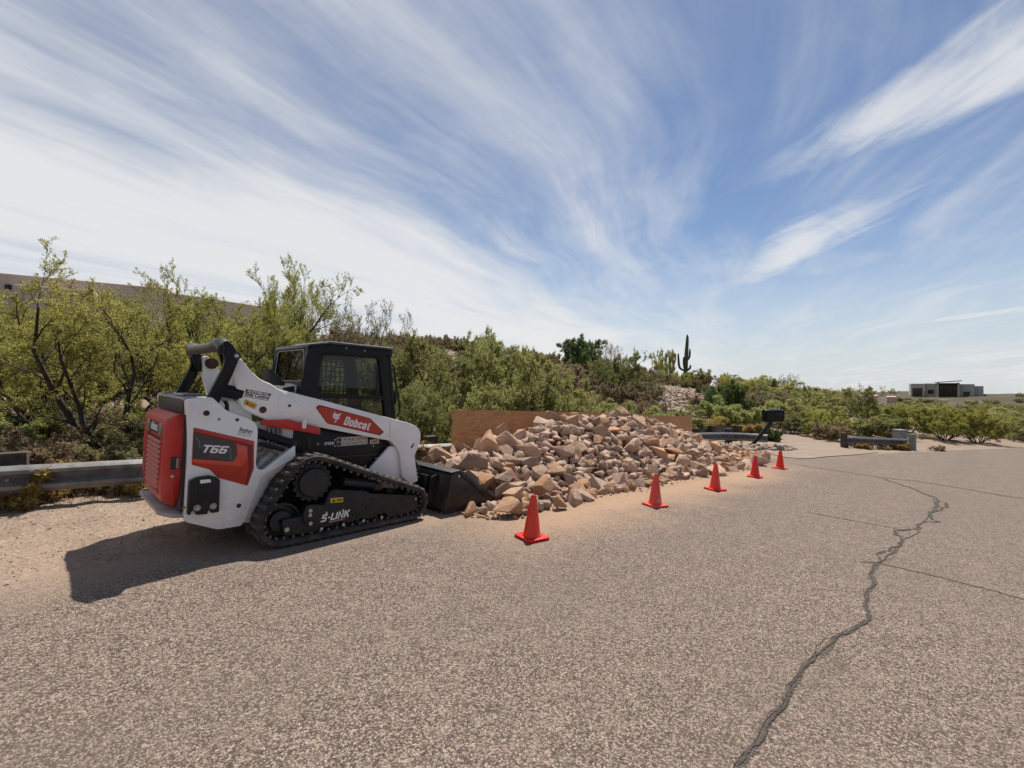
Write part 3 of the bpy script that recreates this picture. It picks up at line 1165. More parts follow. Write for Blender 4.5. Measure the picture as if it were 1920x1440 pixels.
ply = ply_material()
PQ = np.array([-1.19, 8.61])
PT = np.array([0.755, 0.656])
PN = np.array([0.656, -0.755])
PLY_LABELS = ['tan plywood sheet standing behind the rocks, the nearest one with its full left edge bare',
              'second plywood sheet from the loader, mostly buried behind the rock pile crest',
              'third plywood sheet from the loader, only its upper strip showing over the rocks',
              'farthest plywood sheet, low strip behind the falling right end of the rock pile']
for i in range(4):
    a = PQ+PT*(2.445*i)+PN*(-0.014*(i % 2))
    lean = R(4)
    o = MB().box(0, 2.438, -0.009, 0.009, 0, 1.22).build('plywood_sheet', ply, None)
    ang = math.atan2(PT[1], PT[0])+R([0, -0.6, 0.5, -0.5][i])
    slope = math.atan2(plane(*(a+PT))-plane(*a), 1)
    o.rotation_euler = (-lean*0.6, -slope, ang)
    zz = plane(*a)-[0.045, 0.05, 0.075, 0.13][i]
    o.location = (a[0], a[1], zz)
    tag(o, PLY_LABELS[i], 'plywood', 'plywood sheets behind the rock pile')

# ------------------------------------------------------------------ cones
def cone_meshes():
    b = MB()
    pl = rnd_poly([(-0.14, -0.14), (0.14, -0.14), (0.14, 0.14), (-0.14, 0.14)], 0.028, 4)
    b.extr(pl, lambda x, y: (x, y, 0.006), lambda x, y: (x, y, 0.03))
    for sx in (-1, 1):
        for sy in (-1, 1):
            b.box(sx*0.12-0.014, sx*0.12+0.014, sy*0.12-0.014, sy*0.12+0.014, 0.0, 0.0065)
    base = b.mesh('base', cone_plastic, 0.004)
    c = MB().lathe([(0.103, 0.0305), (0.101, 0.045), (0.094, 0.052), (0.0905, 0.06), (0.040, 0.40), (0.029, 0.445), (0.026, 0.456), (0.021, 0.457), (0.021, 0.44), (0.03, 0.395), (0.083, 0.06), (0.09, 0.032)], seg=40)
    return base, c.mesh('cone_body', cone_plastic, 0, smooth=40)


cb, cbody = cone_meshes()
CONES = [((0.21, 4.66), 0.62, 'red-orange traffic cone nearest the camera, standing in front of the loader bucket'),
         ((2.09, 6.39), 0.50, 'second red-orange traffic cone from the loader, with a small grey sticker near its base'),
         ((3.62, 7.80), 0.42, 'middle red-orange traffic cone of the row of five'),
         ((5.23, 9.42), 0.95, 'fourth red-orange traffic cone from the loader, beside the right foot of the rock pile'),
         ((6.69, 10.92), 0.72, 'farthest and smallest-looking red-orange traffic cone, beyond the end of the rocks')]
gn = Vector((-GA, -GB, 1)).normalized()
for (x, y), rz, lab in CONES:
    r = empty('traffic_cone', (x, y, plane(x, y)+0.008), 0, lab, 'traffic cone', 'row of traffic cones along the rocks')
    q = Vector((0, 0, 1)).rotation_difference(gn)
    r.rotation_mode = 'QUATERNION'
    r.rotation_quaternion = q @ Matrix.Rotation(rz, 3, 'Z').to_quaternion()
    inst('base', cb, r)
    inst('cone_body', cbody, r)
    if 'sticker' in lab:
        # small label on the face towards the camera
        me_b = MB()
        a0 = math.atan2(-y, -x)-rz+0.55
        vs = []
        for dz in (0.075, 0.108):
            rr = 0.0905-(dz-0.06)*0.0505/0.34+0.0015
            for da in np.linspace(-0.26, 0.26, 6):
                vs.append((rr*math.cos(a0+da), rr*math.sin(a0+da), dz))
        me_b.add(vs, [(k, k+1, k+7, k+6) for k in range(5)])
        st = me_b.build('sticker', decal_paper, r)
        pr = MB()
        vs = []
        for dz in (0.085, 0.095):
            rr = 0.0905-(dz-0.06)*0.0505/0.34+0.0025
            for da in np.linspace(-0.17, 0.17, 4):
                vs.append((rr*math.cos(a0+da), rr*math.sin(a0+da), dz))
        pr.add(vs, [(k, k+1, k+5, k+4) for k in range(3)])
        pr.build('print', letter_black, r)

# ------------------------------------------------------------------ mailbox
def build_mailbox():
    bx, by = 8.79, 16.3
    g = tz(bx, by)
    root = empty('mailbox', (bx, by, g), 0, 'large black mailbox on a slanting black post beside the driveway', 'mailbox')
    # slanting post (square tube) with a short brace at the head
    p0, p1 = Vector((0.0, 0, -0.1)), Vector((0.86, -0.05, 0.98))
    d = (p1-p0).normalized()
    b = MB()
    w = 0.05
    up = Vector((0, 1, 0))
    s2 = d.cross(up).normalized()
    vs = []
    for p in (p0, p1):
        for a, c in ((-1, -1), (1, -1), (1, 1), (-1, 1)):
            vs.append(p+s2*w*a+up*w*c)
    b.add(vs, [(0, 1, 2, 3), (7, 6, 5, 4), (0, 4, 5, 1), (1, 5, 6, 2), (2, 6, 7, 3), (3, 7, 4, 0)])
    b.build('post', mail_black, root, bevel=0.006)
    MB().box(0.62, 1.22, -0.14, 0.06, 0.965, 1.0).build('bracket', mail_black, root, bevel=0.005)
    # box: flat bottom, domed top, long side towards the road
    prof = [(-0.18, 0.0), (0.18, 0.0), (0.18, 0.27)]+[(0.18*math.cos(t), 0.27+0.16*math.sin(t)) for t in np.linspace(0.15, PI-0.15, 11)]+[(-0.18, 0.27)]
    b = MB()
    b.extr(prof, lambda u, z: (0.58, u-0.04, 1.002+z), lambda u, z: (1.20, u-0.04, 1.002+z))
    b.build('box', mail_black, root, bevel=0.008)
    b = MB()
    pr2 = [(u*1.05, z*1.03) for u, z in prof]
    b.extr(pr2, lambda u, z: (1.202, u-0.04, 0.998+z), lambda u, z: (1.225, u-0.04, 0.998+z))
    dr = b.build('door', mail_black, root, bevel=0.005)
    MB().box(1.226, 1.25, -0.06, -0.02, 1.33, 1.36).build('handle', bolt_steel, dr)
    return root


build_mailbox()


# ------------------------------------------------------------------ compact track loader
def build_loader():
    root = empty('track_loader', label='white and red compact track loader with black cab parked at the rock pile', cat='loader')
    fw = Vector((0.676615863431302, 0.7345670604952446, -0.05101183184800823))
    lf = Vector((-0.7348005257433321, 0.6780544096491945, 0.017618312138363224))
    up = Vector((0.04753062928719037, 0.02556269138134608, 0.9985426320838312))
    O = Vector((-2.268871400302684, 5.115021576297558, -0.017))
    root.matrix_world = Matrix(((fw.x, lf.x, up.x, O.x), (fw.y, lf.y, up.y, O.y), (fw.z, lf.z, up.z, O.z), (0, 0, 0, 1)))

    # ---------------- tracks
    circ = [(-0.70, 0.235, 0.212), (-0.43, 0.572, 0.262), (0.735, 0.205, 0.182)]

    def hull_path(off=0.0, step=0.02):
        pts = []
        for cx, cz, r in circ:
            for k in range(240):
                t = 2*PI*k/240
                pts.append((cx+(r+off)*math.cos(t), cz+(r+off)*math.sin(t)))
        pts = sorted(set(pts))

        def cr(o, a, b):
            return (a[0]-o[0])*(b[1]-o[1])-(a[1]-o[1])*(b[0]-o[0])
        lo, hi = [], []
        for p in pts:
            while len(lo) >= 2 and cr(lo[-2], lo[-1], p) <= 0:
                lo.pop()
            lo.append(p)
        for p in reversed(pts):
            while len(hi) >= 2 and cr(hi[-2], hi[-1], p) <= 0:
                hi.pop()
            hi.append(p)
        h = lo[:-1]+hi[:-1]
        L = [0]
        for i in range(len(h)):
            L.append(L[-1]+math.dist(h[i], h[(i+1) % len(h)]))
        return h, L

    def sample(h, L, t):
        t = t % L[-1]
        i = max(0, np.searchsorted(L, t, side='right')-1)
        i = min(i, len(h)-1)
        u = (t-L[i])/(L[i+1]-L[i]+1e-12)
        a, b = h[i], h[(i+1) % len(h)]
        tx, tz_ = b[0]-a[0], b[1]-a[1]
        ln = math.hypot(tx, tz_)+1e-12
        return (a[0]+(b[0]-a[0])*u, a[1]+(b[1]-a[1])*u), (tx/ln, tz_/ln)

    h, L = hull_path()
    per = L[-1]
    NS = 132
    NL = 52

    def band(y0, y1):
        b = MB()
        vs = []
        for k in range(NS):
            (x, z), (tx, tz_) = sample(h, L, per*k/NS)
            nx, nz = tz_, -tx                       # outward (path runs counter-clockwise)
            for (o, yy) in ((0.004, y0+0.012), (0.004, y1-0.012), (-0.006, y1), (-0.040, y1), (-0.048, y1-0.02), (-0.048, y0+0.02), (-0.040, y0), (-0.006, y0)):
                vs.append((x+nx*o, yy, z+nz*o))
        fs = []
        for k in range(NS):
            j = (k+1) % NS
            for a in range(8):
                c = (a+1) % 8
                fs.append((k*8+a, k*8+c, j*8+c, j*8+a))
        return b.add(vs, fs)

    # lug meshes, a stepped block about the origin: local x along the track, z outward
    def lug(y0, y1, w, hgt):
        b = MB()
        vs = [(-w, y0, -0.004), (w, y0, -0.004), (w, y1, -0.004), (-w, y1, -0.004),
              (-w*0.55, y0+0.008, hgt), (w*0.55, y0+0.008, hgt), (w*0.55, y1-0.008, hgt), (-w*0.55, y1-0.008, hgt)]
        b.add(vs, [(3, 2, 1, 0), (4, 5, 6, 7), (0, 1, 5, 4), (1, 2, 6, 5), (2, 3, 7, 6), (3, 0, 4, 7)])
        return b

    lugA = lug(-0.192, -0.01, 0.026, 0.020).mesh('tread_lug', rubber, 0.003, 1)
    lugB = lug(0.01, 0.192, 0.026, 0.020).mesh('tread_lug', rubber, 0.003, 1)
    for side in (-1, 1):
        yc = side*0.665
        tr = band(yc-0.2, yc+0.2).build('track', rubber, root, smooth=30)
        if side < 0:
            for k in range(NL):
                for q, me in ((0.0, lugA), (0.5, lugB)):
                    (x, z), (tx, tz_) = sample(h, L, per*(k+q)/NL)
                    nx, nz = tz_, -tx
                    o = inst('tread_lug', me, tr)
                    o.matrix_local = Matrix(((tx, 0, nx, x), (0, 1, 0, yc), (tz_, 0, nz, z), (0, 0, 0, 1)))
        else:
            b = MB()
            for k in range(NL):
                for q, (ya, yb) in ((0.0, (yc-0.2, yc-0.01)), (0.5, (yc+0.01, yc+0.2))):
                    (x, z), (tx, tz_) = sample(h, L, per*(k+q)/NL)
                    nx, nz = tz_, -tx
                    vs = []
                    for oo, ww in ((-0.004, 0.024), (0.026, 0.014)):
                        for s1, yy in ((-1, ya), (1, ya), (1, yb), (-1, yb)):
                            vs.append((x+nx*oo+tx*ww*s1, yy, z+nz*oo+tz_*ww*s1))
                    b.add(vs, [(3, 2, 1, 0), (4, 5, 6, 7), (0, 1, 5, 4), (1, 2, 6, 5), (2, 3, 7, 6), (3, 0, 4, 7)])
            o = b.build('tread_lugs', rubber, tr)
            o['kind'] = 'stuff'
        # steel link ends that show along the inner edge
        b = MB()
        for k in range(NL*1):
            (x, z), (tx, tz_) = sample(h, L, per*(k+0.25)/NL)
            nx, nz = tz_, -tx
            ys = yc-0.13 if side < 0 else yc+0.13
            vs = []
            for oo, ww in ((-0.046, 0.014), (-0.074, 0.007)):
                for s1, yy in ((-1, ys-0.02), (1, ys-0.02), (1, ys+0.02), (-1, ys+0.02)):
                    vs.append((x+nx*oo+tx*ww*s1, yy, z+nz*oo+tz_*ww*s1))
            b.add(vs, [(3, 2, 1, 0), (4, 5, 6, 7), (0, 1, 5, 4), (1, 2, 6, 5), (2, 3, 7, 6), (3, 0, 4, 7)])
        o = b.build('guide_lugs', mat('worn_link', (0.16, 0.14, 0.12), 0.5, metal=0.5), tr)
        o['kind'] = 'stuff'

        s = side
        # sprocket with teeth and hub
        b = MB()
        n = 17
        prof = []
        for k in range(n*4):
            r = 0.192 if (k % 4) in (1, 2) else 0.170
            t = 2*PI*k/(n*4)
            prof.append((-0.43+r*math.cos(t), 0.572+r*math.sin(t)))
        b.prism(prof, s*0.80, s*0.775)
        sp = b.build('sprocket', frame_paint, root, bevel=0.003, seg=1)
        MB().cyl((-0.43, s*0.802, 0.572), (-0.43, s*0.835, 0.572), 0.145, 0.135, 40).build('hub', dark_grey, sp, bevel=0.006)
        b = MB()
        for k in range(12):
            t = 2*PI*k/12
            b.cyl((-0.43+0.152*math.cos(t), s*0.801, 0.572+0.152*math.sin(t)), (-0.43+0.152*math.cos(t), s*0.812, 0.572+0.152*math.sin(t)), 0.011, seg=6)
        b.build('hub_bolts', frame_paint, sp)
        MB().cyl((-0.43, s*0.77, 0.572), (-0.43, s*0.42, 0.572), 0.13, seg=24).build('drive_motor', dark_grey, root)

        def wheel(name, cx, cz, r, y0, y1, bolt=True, m=frame_paint):
            b = MB()
            b.lathe([(0.02, -0.06), (r*0.55, -0.055), (r*0.62, -0.03), (r*0.9, -0.025), (r*0.92, -0.06), (r, -0.06), (r, 0.06), (r*0.92, 0.06), (r*0.9, 0.025), (r*0.62, 0.03), (r*0.55, 0.055), (0.02, 0.06)], seg=28)
            vs = [(cx+p[0], (y0+y1)/2-s*p[2]*(abs(y1-y0)/0.12)*-1, cz+p[1]) for p in b.v]
            b.v = vs
            o = b.build(name, m, root, smooth=30)
            return o

        for cx, cz in ((-0.342, 0.115), (-0.119, 0.115), (0.102, 0.115), (0.317, 0.115), (0.50, 0.115)):
            w = wheel('roller', cx, cz, 0.092, s*0.56, s*0.80)
            if cx < 0.45:
                MB().cyl((cx, s*0.846, cz), (cx, s*0.858, cz), 0.016, seg=10).build('bolt', bolt_steel, w)
        wheel('idler', 0.735, 0.205, 0.142, s*0.58, s*0.79, m=dark_grey)
        wheel('idler', -0.70, 0.235, 0.170, s*0.58, s*0.79, m=dark_grey)

        # undercarriage frame
        fr = [(-0.71, 0.262), (-0.53, 0.262), (-0.50, 0.36), (-0.40, 0.36), (-0.33, 0.33), (-0.265, 0.472), (-0.23, 0.482), (-0.164, 0.468), (0.122, 0.422), (0.166, 0.388), (0.78, 0.285),
              (0.805, 0.13), (0.57, 0.092), (0.42, 0.095), (0.37, 0.15), (0.26, 0.15), (0.21, 0.12), (0.15, 0.12), (0.05, 0.15), (-0.01, 0.12), (-0.07, 0.12), (-0.17, 0.15), (-0.23, 0.12), (-0.29, 0.12), (-0.40, 0.092), (-0.69, 0.112)]
        fr = rnd_poly(fr, 0.02, 2)
        MB().prism(fr, s*0.840, s*0.795).build('undercarriage_frame', frame_paint, root, bevel=0.005)
        MB().prism(rnd_poly([(-0.65, 0.24), (-0.2, 0.40), (0.15, 0.36), (0.70, 0.26), (0.70, 0.16), (-0.65, 0.14)], 0.02, 2), s*0.794, s*0.45).build('frame_core', frame_paint, root)
        # rib line on frame face
        MB().prism([(0.17, 0.335), (0.62, 0.262), (0.62, 0.25), (0.17, 0.322)], s*0.8405, s*0.846).build('frame_rib', frame_paint, root, bevel=0.002)
        MB().prism(rnd_poly([(-0.535, 0.30), (-0.50, 0.37), (-0.44, 0.37), (-0.41, 0.30), (-0.425, 0.20), (-0.47, 0.165), (-0.52, 0.21)], 0.02, 3), s*0.841, s*0.872).build('link_plate', frame_paint, root, bevel=0.005)
        for bx, bz in ((-0.472, 0.318), (-0.472, 0.275), (-0.463, 0.195)):
            MB().cyl((bx, s*0.873, bz), (bx, s*0.884, bz), 0.019, seg=8).build('bolt', bolt_steel, root)
        for bx, bz, rr in ((-0.664, 0.166, 0.022), (-0.30, 0.262, 0.013), (-0.13, 0.262, 0.012), (0.755, 0.25, 0.012), (-0.23, 0.455, 0.01), (0.14, 0.24, 0.011), (0.47, 0.205, 0.010)):
            MB().cyl((bx, s*0.841, bz), (bx, s*0.85, bz), rr, seg=10).build('bolt', bolt_steel if rr > 0.0115 else frame_paint, root)
        MB().box(0.25, 0.34, s*0.80 if s < 0 else s*0.70, s*0.70 if s < 0 else s*0.80, 0.40, 0.47).build('track_adjuster', rust_steel, root, bevel=0.01)
        MB().cyl((-0.10, s*0.74, 0.53), (0.30, s*0.74, 0.45), 0.05, seg=16).build('adjuster_cylinder', dark_grey, root)

    # lettering and labels on the near undercarriage
    face = lambda ox, oz, y, a: (lambda u, w: (ox+u*math.cos(a)-w*math.sin(a), y, oz+u*math.sin(a)+w*math.cos(a)))
    block_text('lettering', '5-LINK', 0.070, 0.285, face(-0.352, 0.176, -0.8425, R(1.5)), letter_white, root, 0.20, 0.28)
    MB().prism([(-0.27, 0.158), (-0.085, 0.163), (-0.083, 0.170), (-0.268, 0.165)], -0.8425, -0.8415).build('underline', letter_red, root, smooth=0)
    text_part('lettering', 'TORSION SUSPENSION', 0.014, face(-0.27, 0.1595, -0.8435, R(1.5)), letter_white, root, shear=0.2)
    yl = MB().prism([(-0.262, 0.352), (-0.128, 0.342), (-0.132, 0.392), (-0.266, 0.402)], -0.8425, -0.8412).build('warning_label', warn_yellow, root, smooth=0)
    MB().prism([(-0.245, 0.36), (-0.215, 0.358), (-0.23, 0.388)], -0.8435, -0.8427).build('symbol', letter_black, yl, smooth=0)
    MB().prism([(-0.195, 0.365), (-0.14, 0.361), (-0.141, 0.374), (-0.196, 0.378)], -0.8435, -0.8427).build('symbol', letter_black, yl, smooth=0)

    # ---------------- chassis between the tracks
    MB().prism(rnd_poly([(-1.30, 0.34), (-1.1, 0.25), (0.55, 0.25), (0.85, 0.42), (0.80, 0.80), (0.55, 1.0), (-0.45, 1.02), (-1.30, 1.15)], 0.03, 2), -0.44, 0.44).build('chassis', dark_grey, root, bevel=0.008)
    # black side panel under the arm
    MB().prism(rnd_poly([(-0.33, 1.10), (0.50, 0.95), (0.56, 0.80), (0.34, 0.56), (0.10, 0.50), (-0.40, 0.50), (-0.46, 1.10)], 0.03, 2), -0.47, -0.442).build('side_panel', black_paint, root, bevel=0.006)
    MB().prism([(-0.30, 0.735), (0.46, 0.735), (0.48, 0.75), (-0.30, 0.752)], -0.474, -0.471).build('panel_rib', dark_grey, root)
    for bx, bz in ((0.39, 0.846), (-0.075, 0.935), (-0.075, 0.868), (0.43, 0.70), (0.30, 0.62), (-0.26, 0.90)):
        MB().cyl((bx, -0.4705, bz), (bx, -0.478, bz), 0.009, seg=8).build('rivet', bolt_steel, root)
    ch = MB().prism([(-0.048, 0.86), (0.316, 0.871), (0.31, 0.968), (-0.054, 0.957)], -0.4725, -0.4706).build('chart_label', decal_paper, root, smooth=0)
    b = MB()
    rg2 = random.Random(3)
    for r_ in range(2):
        for c_ in range(7):
            x0 = -0.045+c_*0.051
            z0 = 0.868+r_*0.047+c_*0.0015
            if c_ == 0:
                b.prism([(x0, z0), (x0+0.043, z0+0.001), (x0+0.043, z0+0.036), (x0, z0+0.035)], -0.4735, -0.4727)
            else:
                for q in range(2):
                    xx = x0+0.004+rg2.random()*0.016+q*0.016
                    zz = z0+0.006+rg2.random()*0.01
                    b.prism([(xx, zz), (xx+0.011+rg2.random()*0.008, zz+0.001), (xx+0.014, zz+0.010+rg2.random()*0.006), (xx+0.002, zz+0.009)], -0.4735, -0.4727)
    b.build('pictogram', letter_black, ch, smooth=0)
    MB().prism([(-0.048, 0.9125), (0.316, 0.9205), (0.316, 0.9225), (-0.048, 0.9145)], -0.4735, -0.4727).build('rule', letter_black, ch, smooth=0)
    c2 = MB().prism([(0.345, 0.868), (0.462, 0.872), (0.460, 0.922), (0.343, 0.918)], -0.4725, -0.4706).build('chart_label', decal_paper, root, smooth=0)
    MB().prism([(0.365, 0.882), (0.44, 0.885), (0.44, 0.905), (0.365, 0.902)], -0.4735, -0.4727).build('rule', mat('label_red', (0.30, 0.10, 0.07), 0.6), c2, smooth=0)
    text_part('lettering', '2-', 0.045, face(-0.275, 0.882, -0.4725, R(1)), red_dark, root, shear=0.25, bold=0.001, width=0.06)
    text_part('lettering', 'SPEED', 0.040, face(-0.195, 0.884, -0.4725, R(1)), letter_white, root, shear=0.25, bold=0.001, width=0.115)
    MB().prism([(-0.40, 1.05), (-0.36, 1.05), (-0.33, 0.72), (-0.37, 0.72)], -0.51, -0.475).build('strut', dark_grey, root, bevel=0.004)
    # front white corner panel behind the track
    MB().prism(rnd_poly([(0.34, 0.60), (0.585, 0.84), (0.75, 0.79), (0.80, 0.46), (0.76, 0.30), (0.30, 0.40)], 0.02, 2), -0.52, -0.476).build('corner_panel', white_paint, root, bevel=0.008)

    # ---------------- uprights (towers)
    tower = [(-1.452, 1.348), (-1.291, 1.373), (-1.268, 1.36), (-1.166, 1.252), (-0.958, 1.168), (-0.925, 1.135), (-0.908, 1.08), (-0.908, 0.775), (-0.898, 0.735), (-0.874, 0.712), (-0.836, 0.709), (-0.571, 0.921), (-0.56, 0.808), (-0.856, 0.658), (-0.887, 0.564),
             (-0.979, 0.256), (-1.0, 0.226), (-1.176, 0.226), (-1.414, 0.334), (-1.42, 1.0)]
    tw_r = [0.01, 0.02, 0.02, 0.05, 0.03, 0.03, 0.03, 0.02, 0.02, 0.02, 0.02, 0.005, 0.005, 0.03, 0.03, 0.01, 0.01, 0.03, 0.02, 0.2]
    for s in (-1, 1):
        tw = MB().prism(rnd_poly(tower, tw_r, 4), s*0.68, s*0.50).build('upright', white_paint, root, bevel=0.010)
        if s > 0:
            continue
        # rounded wheel-well lip that turns inwards beside the track
        A = [(-0.560, 0.812), (-0.70, 0.742), (-0.83, 0.674), (-0.862, 0.650), (-0.889, 0.565), (-0.935, 0.41), (-0.981, 0.254)]
        B_ = [(-0.44, 0.70), (-0.57, 0.64), (-0.67, 0.58), (-0.69, 0.55), (-0.71, 0.48), (-0.755, 0.33), (-0.80, 0.18)]
        b = MB()
        vs = []
        for (a, c) in zip(A, B_):
            vs += [(a[0]-0.012, -0.672, a[1]+0.012), (a[0], -0.682, a[1]), (a[0]*0.6+c[0]*0.4, -0.645, a[1]*0.6+c[1]*0.4), (c[0], -0.54, c[1]), (c[0]+0.02, -0.47, c[1])]
        fs = []
        for i in range(len(A)-1):
            for k in range(4):
                fs.append((i*5+k, i*5+k+1, i*5+k+6, i*5+k+5))
        b.add(vs, fs)
        b.build('fender', white_paint, root, smooth=50)
        # recess wall behind the hoses
        MB().prism([(-0.91, 1.15), (-0.54, 1.10), (-0.52, 0.76), (-0.80, 0.60), (-0.91, 0.66)], -0.575, -0.555).build('recess_panel', mat('recess_grey', (0.56, 0.53, 0.50), 0.6, dust=(DUSTC, 5, 0.3, None)), root)
        for (x, z, r1, r2) in ((-1.315, 1.236, 0.048, 0.024), (-1.026, 0.41, 0.034, 0.02)):
            rr = MB().cyl((x, -0.6795, z), (x, -0.684, z), r1, seg=28).build('pin_boss', white_paint, tw)
            MB().cyl((x, -0.6845, z), (x, -0.6865, z), r2, seg=16).build('grease_hole', rust_steel, rr)
        MB().cyl((-1.219, -0.6795, 1.183), (-1.219, -0.683, 1.183), 0.013, seg=12).build('plug', grey_trim, tw)
        MB().cyl((-1.08, -0.6795, 1.177), (-1.08, -0.6825, 1.177), 0.015, seg=8).build('hole', letter_black, tw)
        # red and charcoal model panel
        rp = MB().prism(rnd_poly([(-1.399, 1.117), (-0.933, 0.981), (-0.923, 0.729), (-0.965, 0.579), (-1.201, 0.678), (-1.263, 0.753), (-1.395, 0.806)], 0.008, 2), -0.6795, -0.6845).build('model_panel', red_decal, root, bevel=0.002)
        MB().prism([(-1.398, 1.085), (-1.06, 0.985), (-1.0, 0.965), (-0.945, 0.945), (-0.935, 0.735), (-0.968, 0.60), (-0.985, 0.605), (-0.965, 0.73), (-0.985, 0.93), (-1.06, 0.965), (-1.398, 1.062)], -0.6846, -0.6855).build('panel_stripe', red_dark, rp, smooth=0)
        MB().prism(rnd_poly([(-1.391, 0.852), (-1.088, 0.802), (-1.062, 0.865), (-1.072, 0.962), (-0.992, 0.938), (-0.984, 0.823), (-1.018, 0.758), (-1.10, 0.772), (-1.391, 0.822)], 0.008, 2), -0.6846, -0.688).build('highlight_facet', red_highlight, rp, bevel=0.0015)  # raised inset; the lit look right of the plate is painted in brighter red
        MB().prism(rnd_poly([(-1.397, 1.066), (-1.08, 0.972), (-1.069, 0.865), (-1.09, 0.808), (-1.391, 0.858)], [0.004, 0.02, 0.02, 0.03, 0.004], 3), -0.6847, -0.6862).build('model_plate', decal_grey, rp)
        block_text('lettering', 'T66', 0.066, 0.185, face(-1.342, 0.905, -0.6868, R(-7)), letter_white, rp, 0.20, 0.30)
        text_part('lettering', 'R-SERIES', 0.016, face(-1.27, 0.868, -0.6868, R(-7)), letter_red, rp, shear=0.25)
        for pts in ([(-1.375, 1.03), (-1.35, 0.985), (-1.345, 0.94)], [(-1.12, 0.93), (-1.118, 0.87), (-1.105, 0.83)]):
            MB().tube([(p[0], -0.6866, p[1]) for p in pts], 0.0022, 5).build('pinstripe', grey_trim, rp)
        # dealer sticker
        text_part('lettering', 'Bingham', 0.048, face(-1.062, 1.080, -0.6825, R(-14)), letter_black, tw, bold=0.0005, width=0.108)
        text_part('lettering', 'EQUIPMENT COMPANY', 0.018, face(-1.068, 1.063, -0.6825, R(-14)), letter_teal, tw, width=0.11)
        text_part('lettering', 'binghamequipment.com', 0.012, face(-1.074, 1.048, -0.6825, R(-14)), letter_black, tw, width=0.112)
        # black plastic manual holder
        bx = MB().prism(rnd_poly([(-1.411, 0.675), (-1.36, 0.702), (-1.27, 0.708), (-1.215, 0.687), (-1.195, 0.661), (-1.188, 0.39), (-1.246, 0.39), (-1.25, 0.42), (-1.268, 0.42), (-1.271, 0.387), (-1.352, 0.392), (-1.36, 0.43), (-1.385, 0.43), (-1.39, 0.40), (-1.409, 0.40)], 0.01, 3), -0.6815, -0.735).build('counterweight', black_plastic, root, bevel=0.006, label='black bolt-on weight with handle slot on the rear side')
        MB().prism(rnd_poly([(-1.341, 0.681), (-1.268, 0.681), (-1.26, 0.654), (-1.336, 0.651)], 0.006, 2), -0.7345, -0.7365).build('handle_slot', white_paint, bx)
        MB().prism(rnd_poly([(-1.35, 0.62), (-1.24, 0.62), (-1.236, 0.50), (-1.346, 0.50)], 0.01, 2), -0.7352, -0.740).build('raised_face', black_plastic, bx, bevel=0.002)
        for (x, z) in ((-1.349, 0.452), (-1.236, 0.449)):
            nb = MB().cyl((x, -0.7352, z), (x, -0.747, z), 0.027, 0.025, 18).build('bolt', grey_trim, bx)
            MB().cyl((x, -0.7472, z), (x, -0.755, z), 0.013, seg=6).build('bolt_head', bolt_steel, nb)
        MB().cyl((-1.425, -0.655, 0.45), (-1.430, -0.665, 0.45), 0.012, seg=8).build('reflector', red_paint, root)

    # hoses in the recess and lift cylinder
    hp = [[(-0.90, -0.56, 0.70), (-0.84, -0.60, 0.86), (-0.78, -0.60, 0.98), (-0.80, -0.58, 1.10)], [(-0.90, -0.54, 0.75), (-0.80, -0.58, 0.84), (-0.74, -0.60, 0.95), (-0.76, -0.58, 1.09)],
          [(-0.905, -0.57, 0.80), (-0.82, -0.59, 0.80), (-0.72, -0.60, 0.90), (-0.72, -0.57, 1.07)], [(-0.905, -0.55, 0.86), (-0.82, -0.57, 0.90), (-0.69, -0.58, 0.93), (-0.68, -0.57, 1.06)],
          [(-0.90, -0.56, 0.66), (-0.83, -0.585, 0.72), (-0.75, -0.60, 0.80), (-0.70, -0.55, 0.85)], [(-0.90, -0.58, 0.92), (-0.84, -0.60, 0.95), (-0.78, -0.60, 0.88), (-0.70, -0.56, 0.83)]]
    for pth in hp:
        pts = []
        for i in range(13):
            t = i/12
            P = [Vector(p) for p in pth]
            pts.append(P[0]*(1-t)**3+P[1]*3*t*(1-t)**2+P[2]*3*t*t*(1-t)+P[3]*t**3)
        MB().tube([(p.x, p.y-0.045, p.z) for p in pts], 0.010, 8).build('hose', hose_grey, root)
    MB().prism(rnd_poly([(-0.90, 0.955), (-0.875, 0.975), (-0.66, 0.905), (-0.655, 0.875), (-0.68, 0.865), (-0.89, 0.935)], 0.01, 2), -0.672, -0.66).build('hose_clamp', black_paint, root, bevel=0.003)
    MB().cyl((-0.92, -0.615, 1.06), (-0.56, -0.615, 0.925), 0.045, seg=20).build('lift_cylinder', black_paint, root)
    e = MB().cyl((-0.565, -0.655, 0.93), (-0.565, -0.575, 0.93), 0.055, seg=24).build('cylinder_eye', black_paint, root, bevel=0.004)
    MB().cyl((-0.565, -0.6555, 0.93), (-0.565, -0.662, 0.93), 0.022, seg=14).build('pin', rust_steel, e)
    for k in range(5):
        x = -0.80+k*0.025
        MB().tube([(x, -0.59, 1.14), (x+0.012, -0.60, 1.09), (x+0.03, -0.59, 1.04)], 0.008, 6).build('hose', hose_grey, root)
    MB().box(-0.555, -0.42, -0.58, -0.46, 0.60, 1.12).build('inner_panel', black_paint, root)

    # ---------------- rear door
    def door_loop(x, dy, dz, r, zb=0.0):
        y0, y1, z0, z1 = -0.555+dy, 0.555-dy, 0.41+dz+zb, 1.215-dz
        # lower corners are cut well in
        poly = [(y0+0.015, z1), (y0, z1-0.10), (y0, z0+0.20), (y0+0.10, z0), (y1-0.10, z0), (y1, z0+0.20), (y1, z1-0.10), (y1-0.015, z1)]
        return [(x, p[0], p[1]) for p in rnd_poly(poly, [r*1.3, 0.05, 0.12, 0.07, 0.07, 0.12, 0.05, r*1.3], 4)]
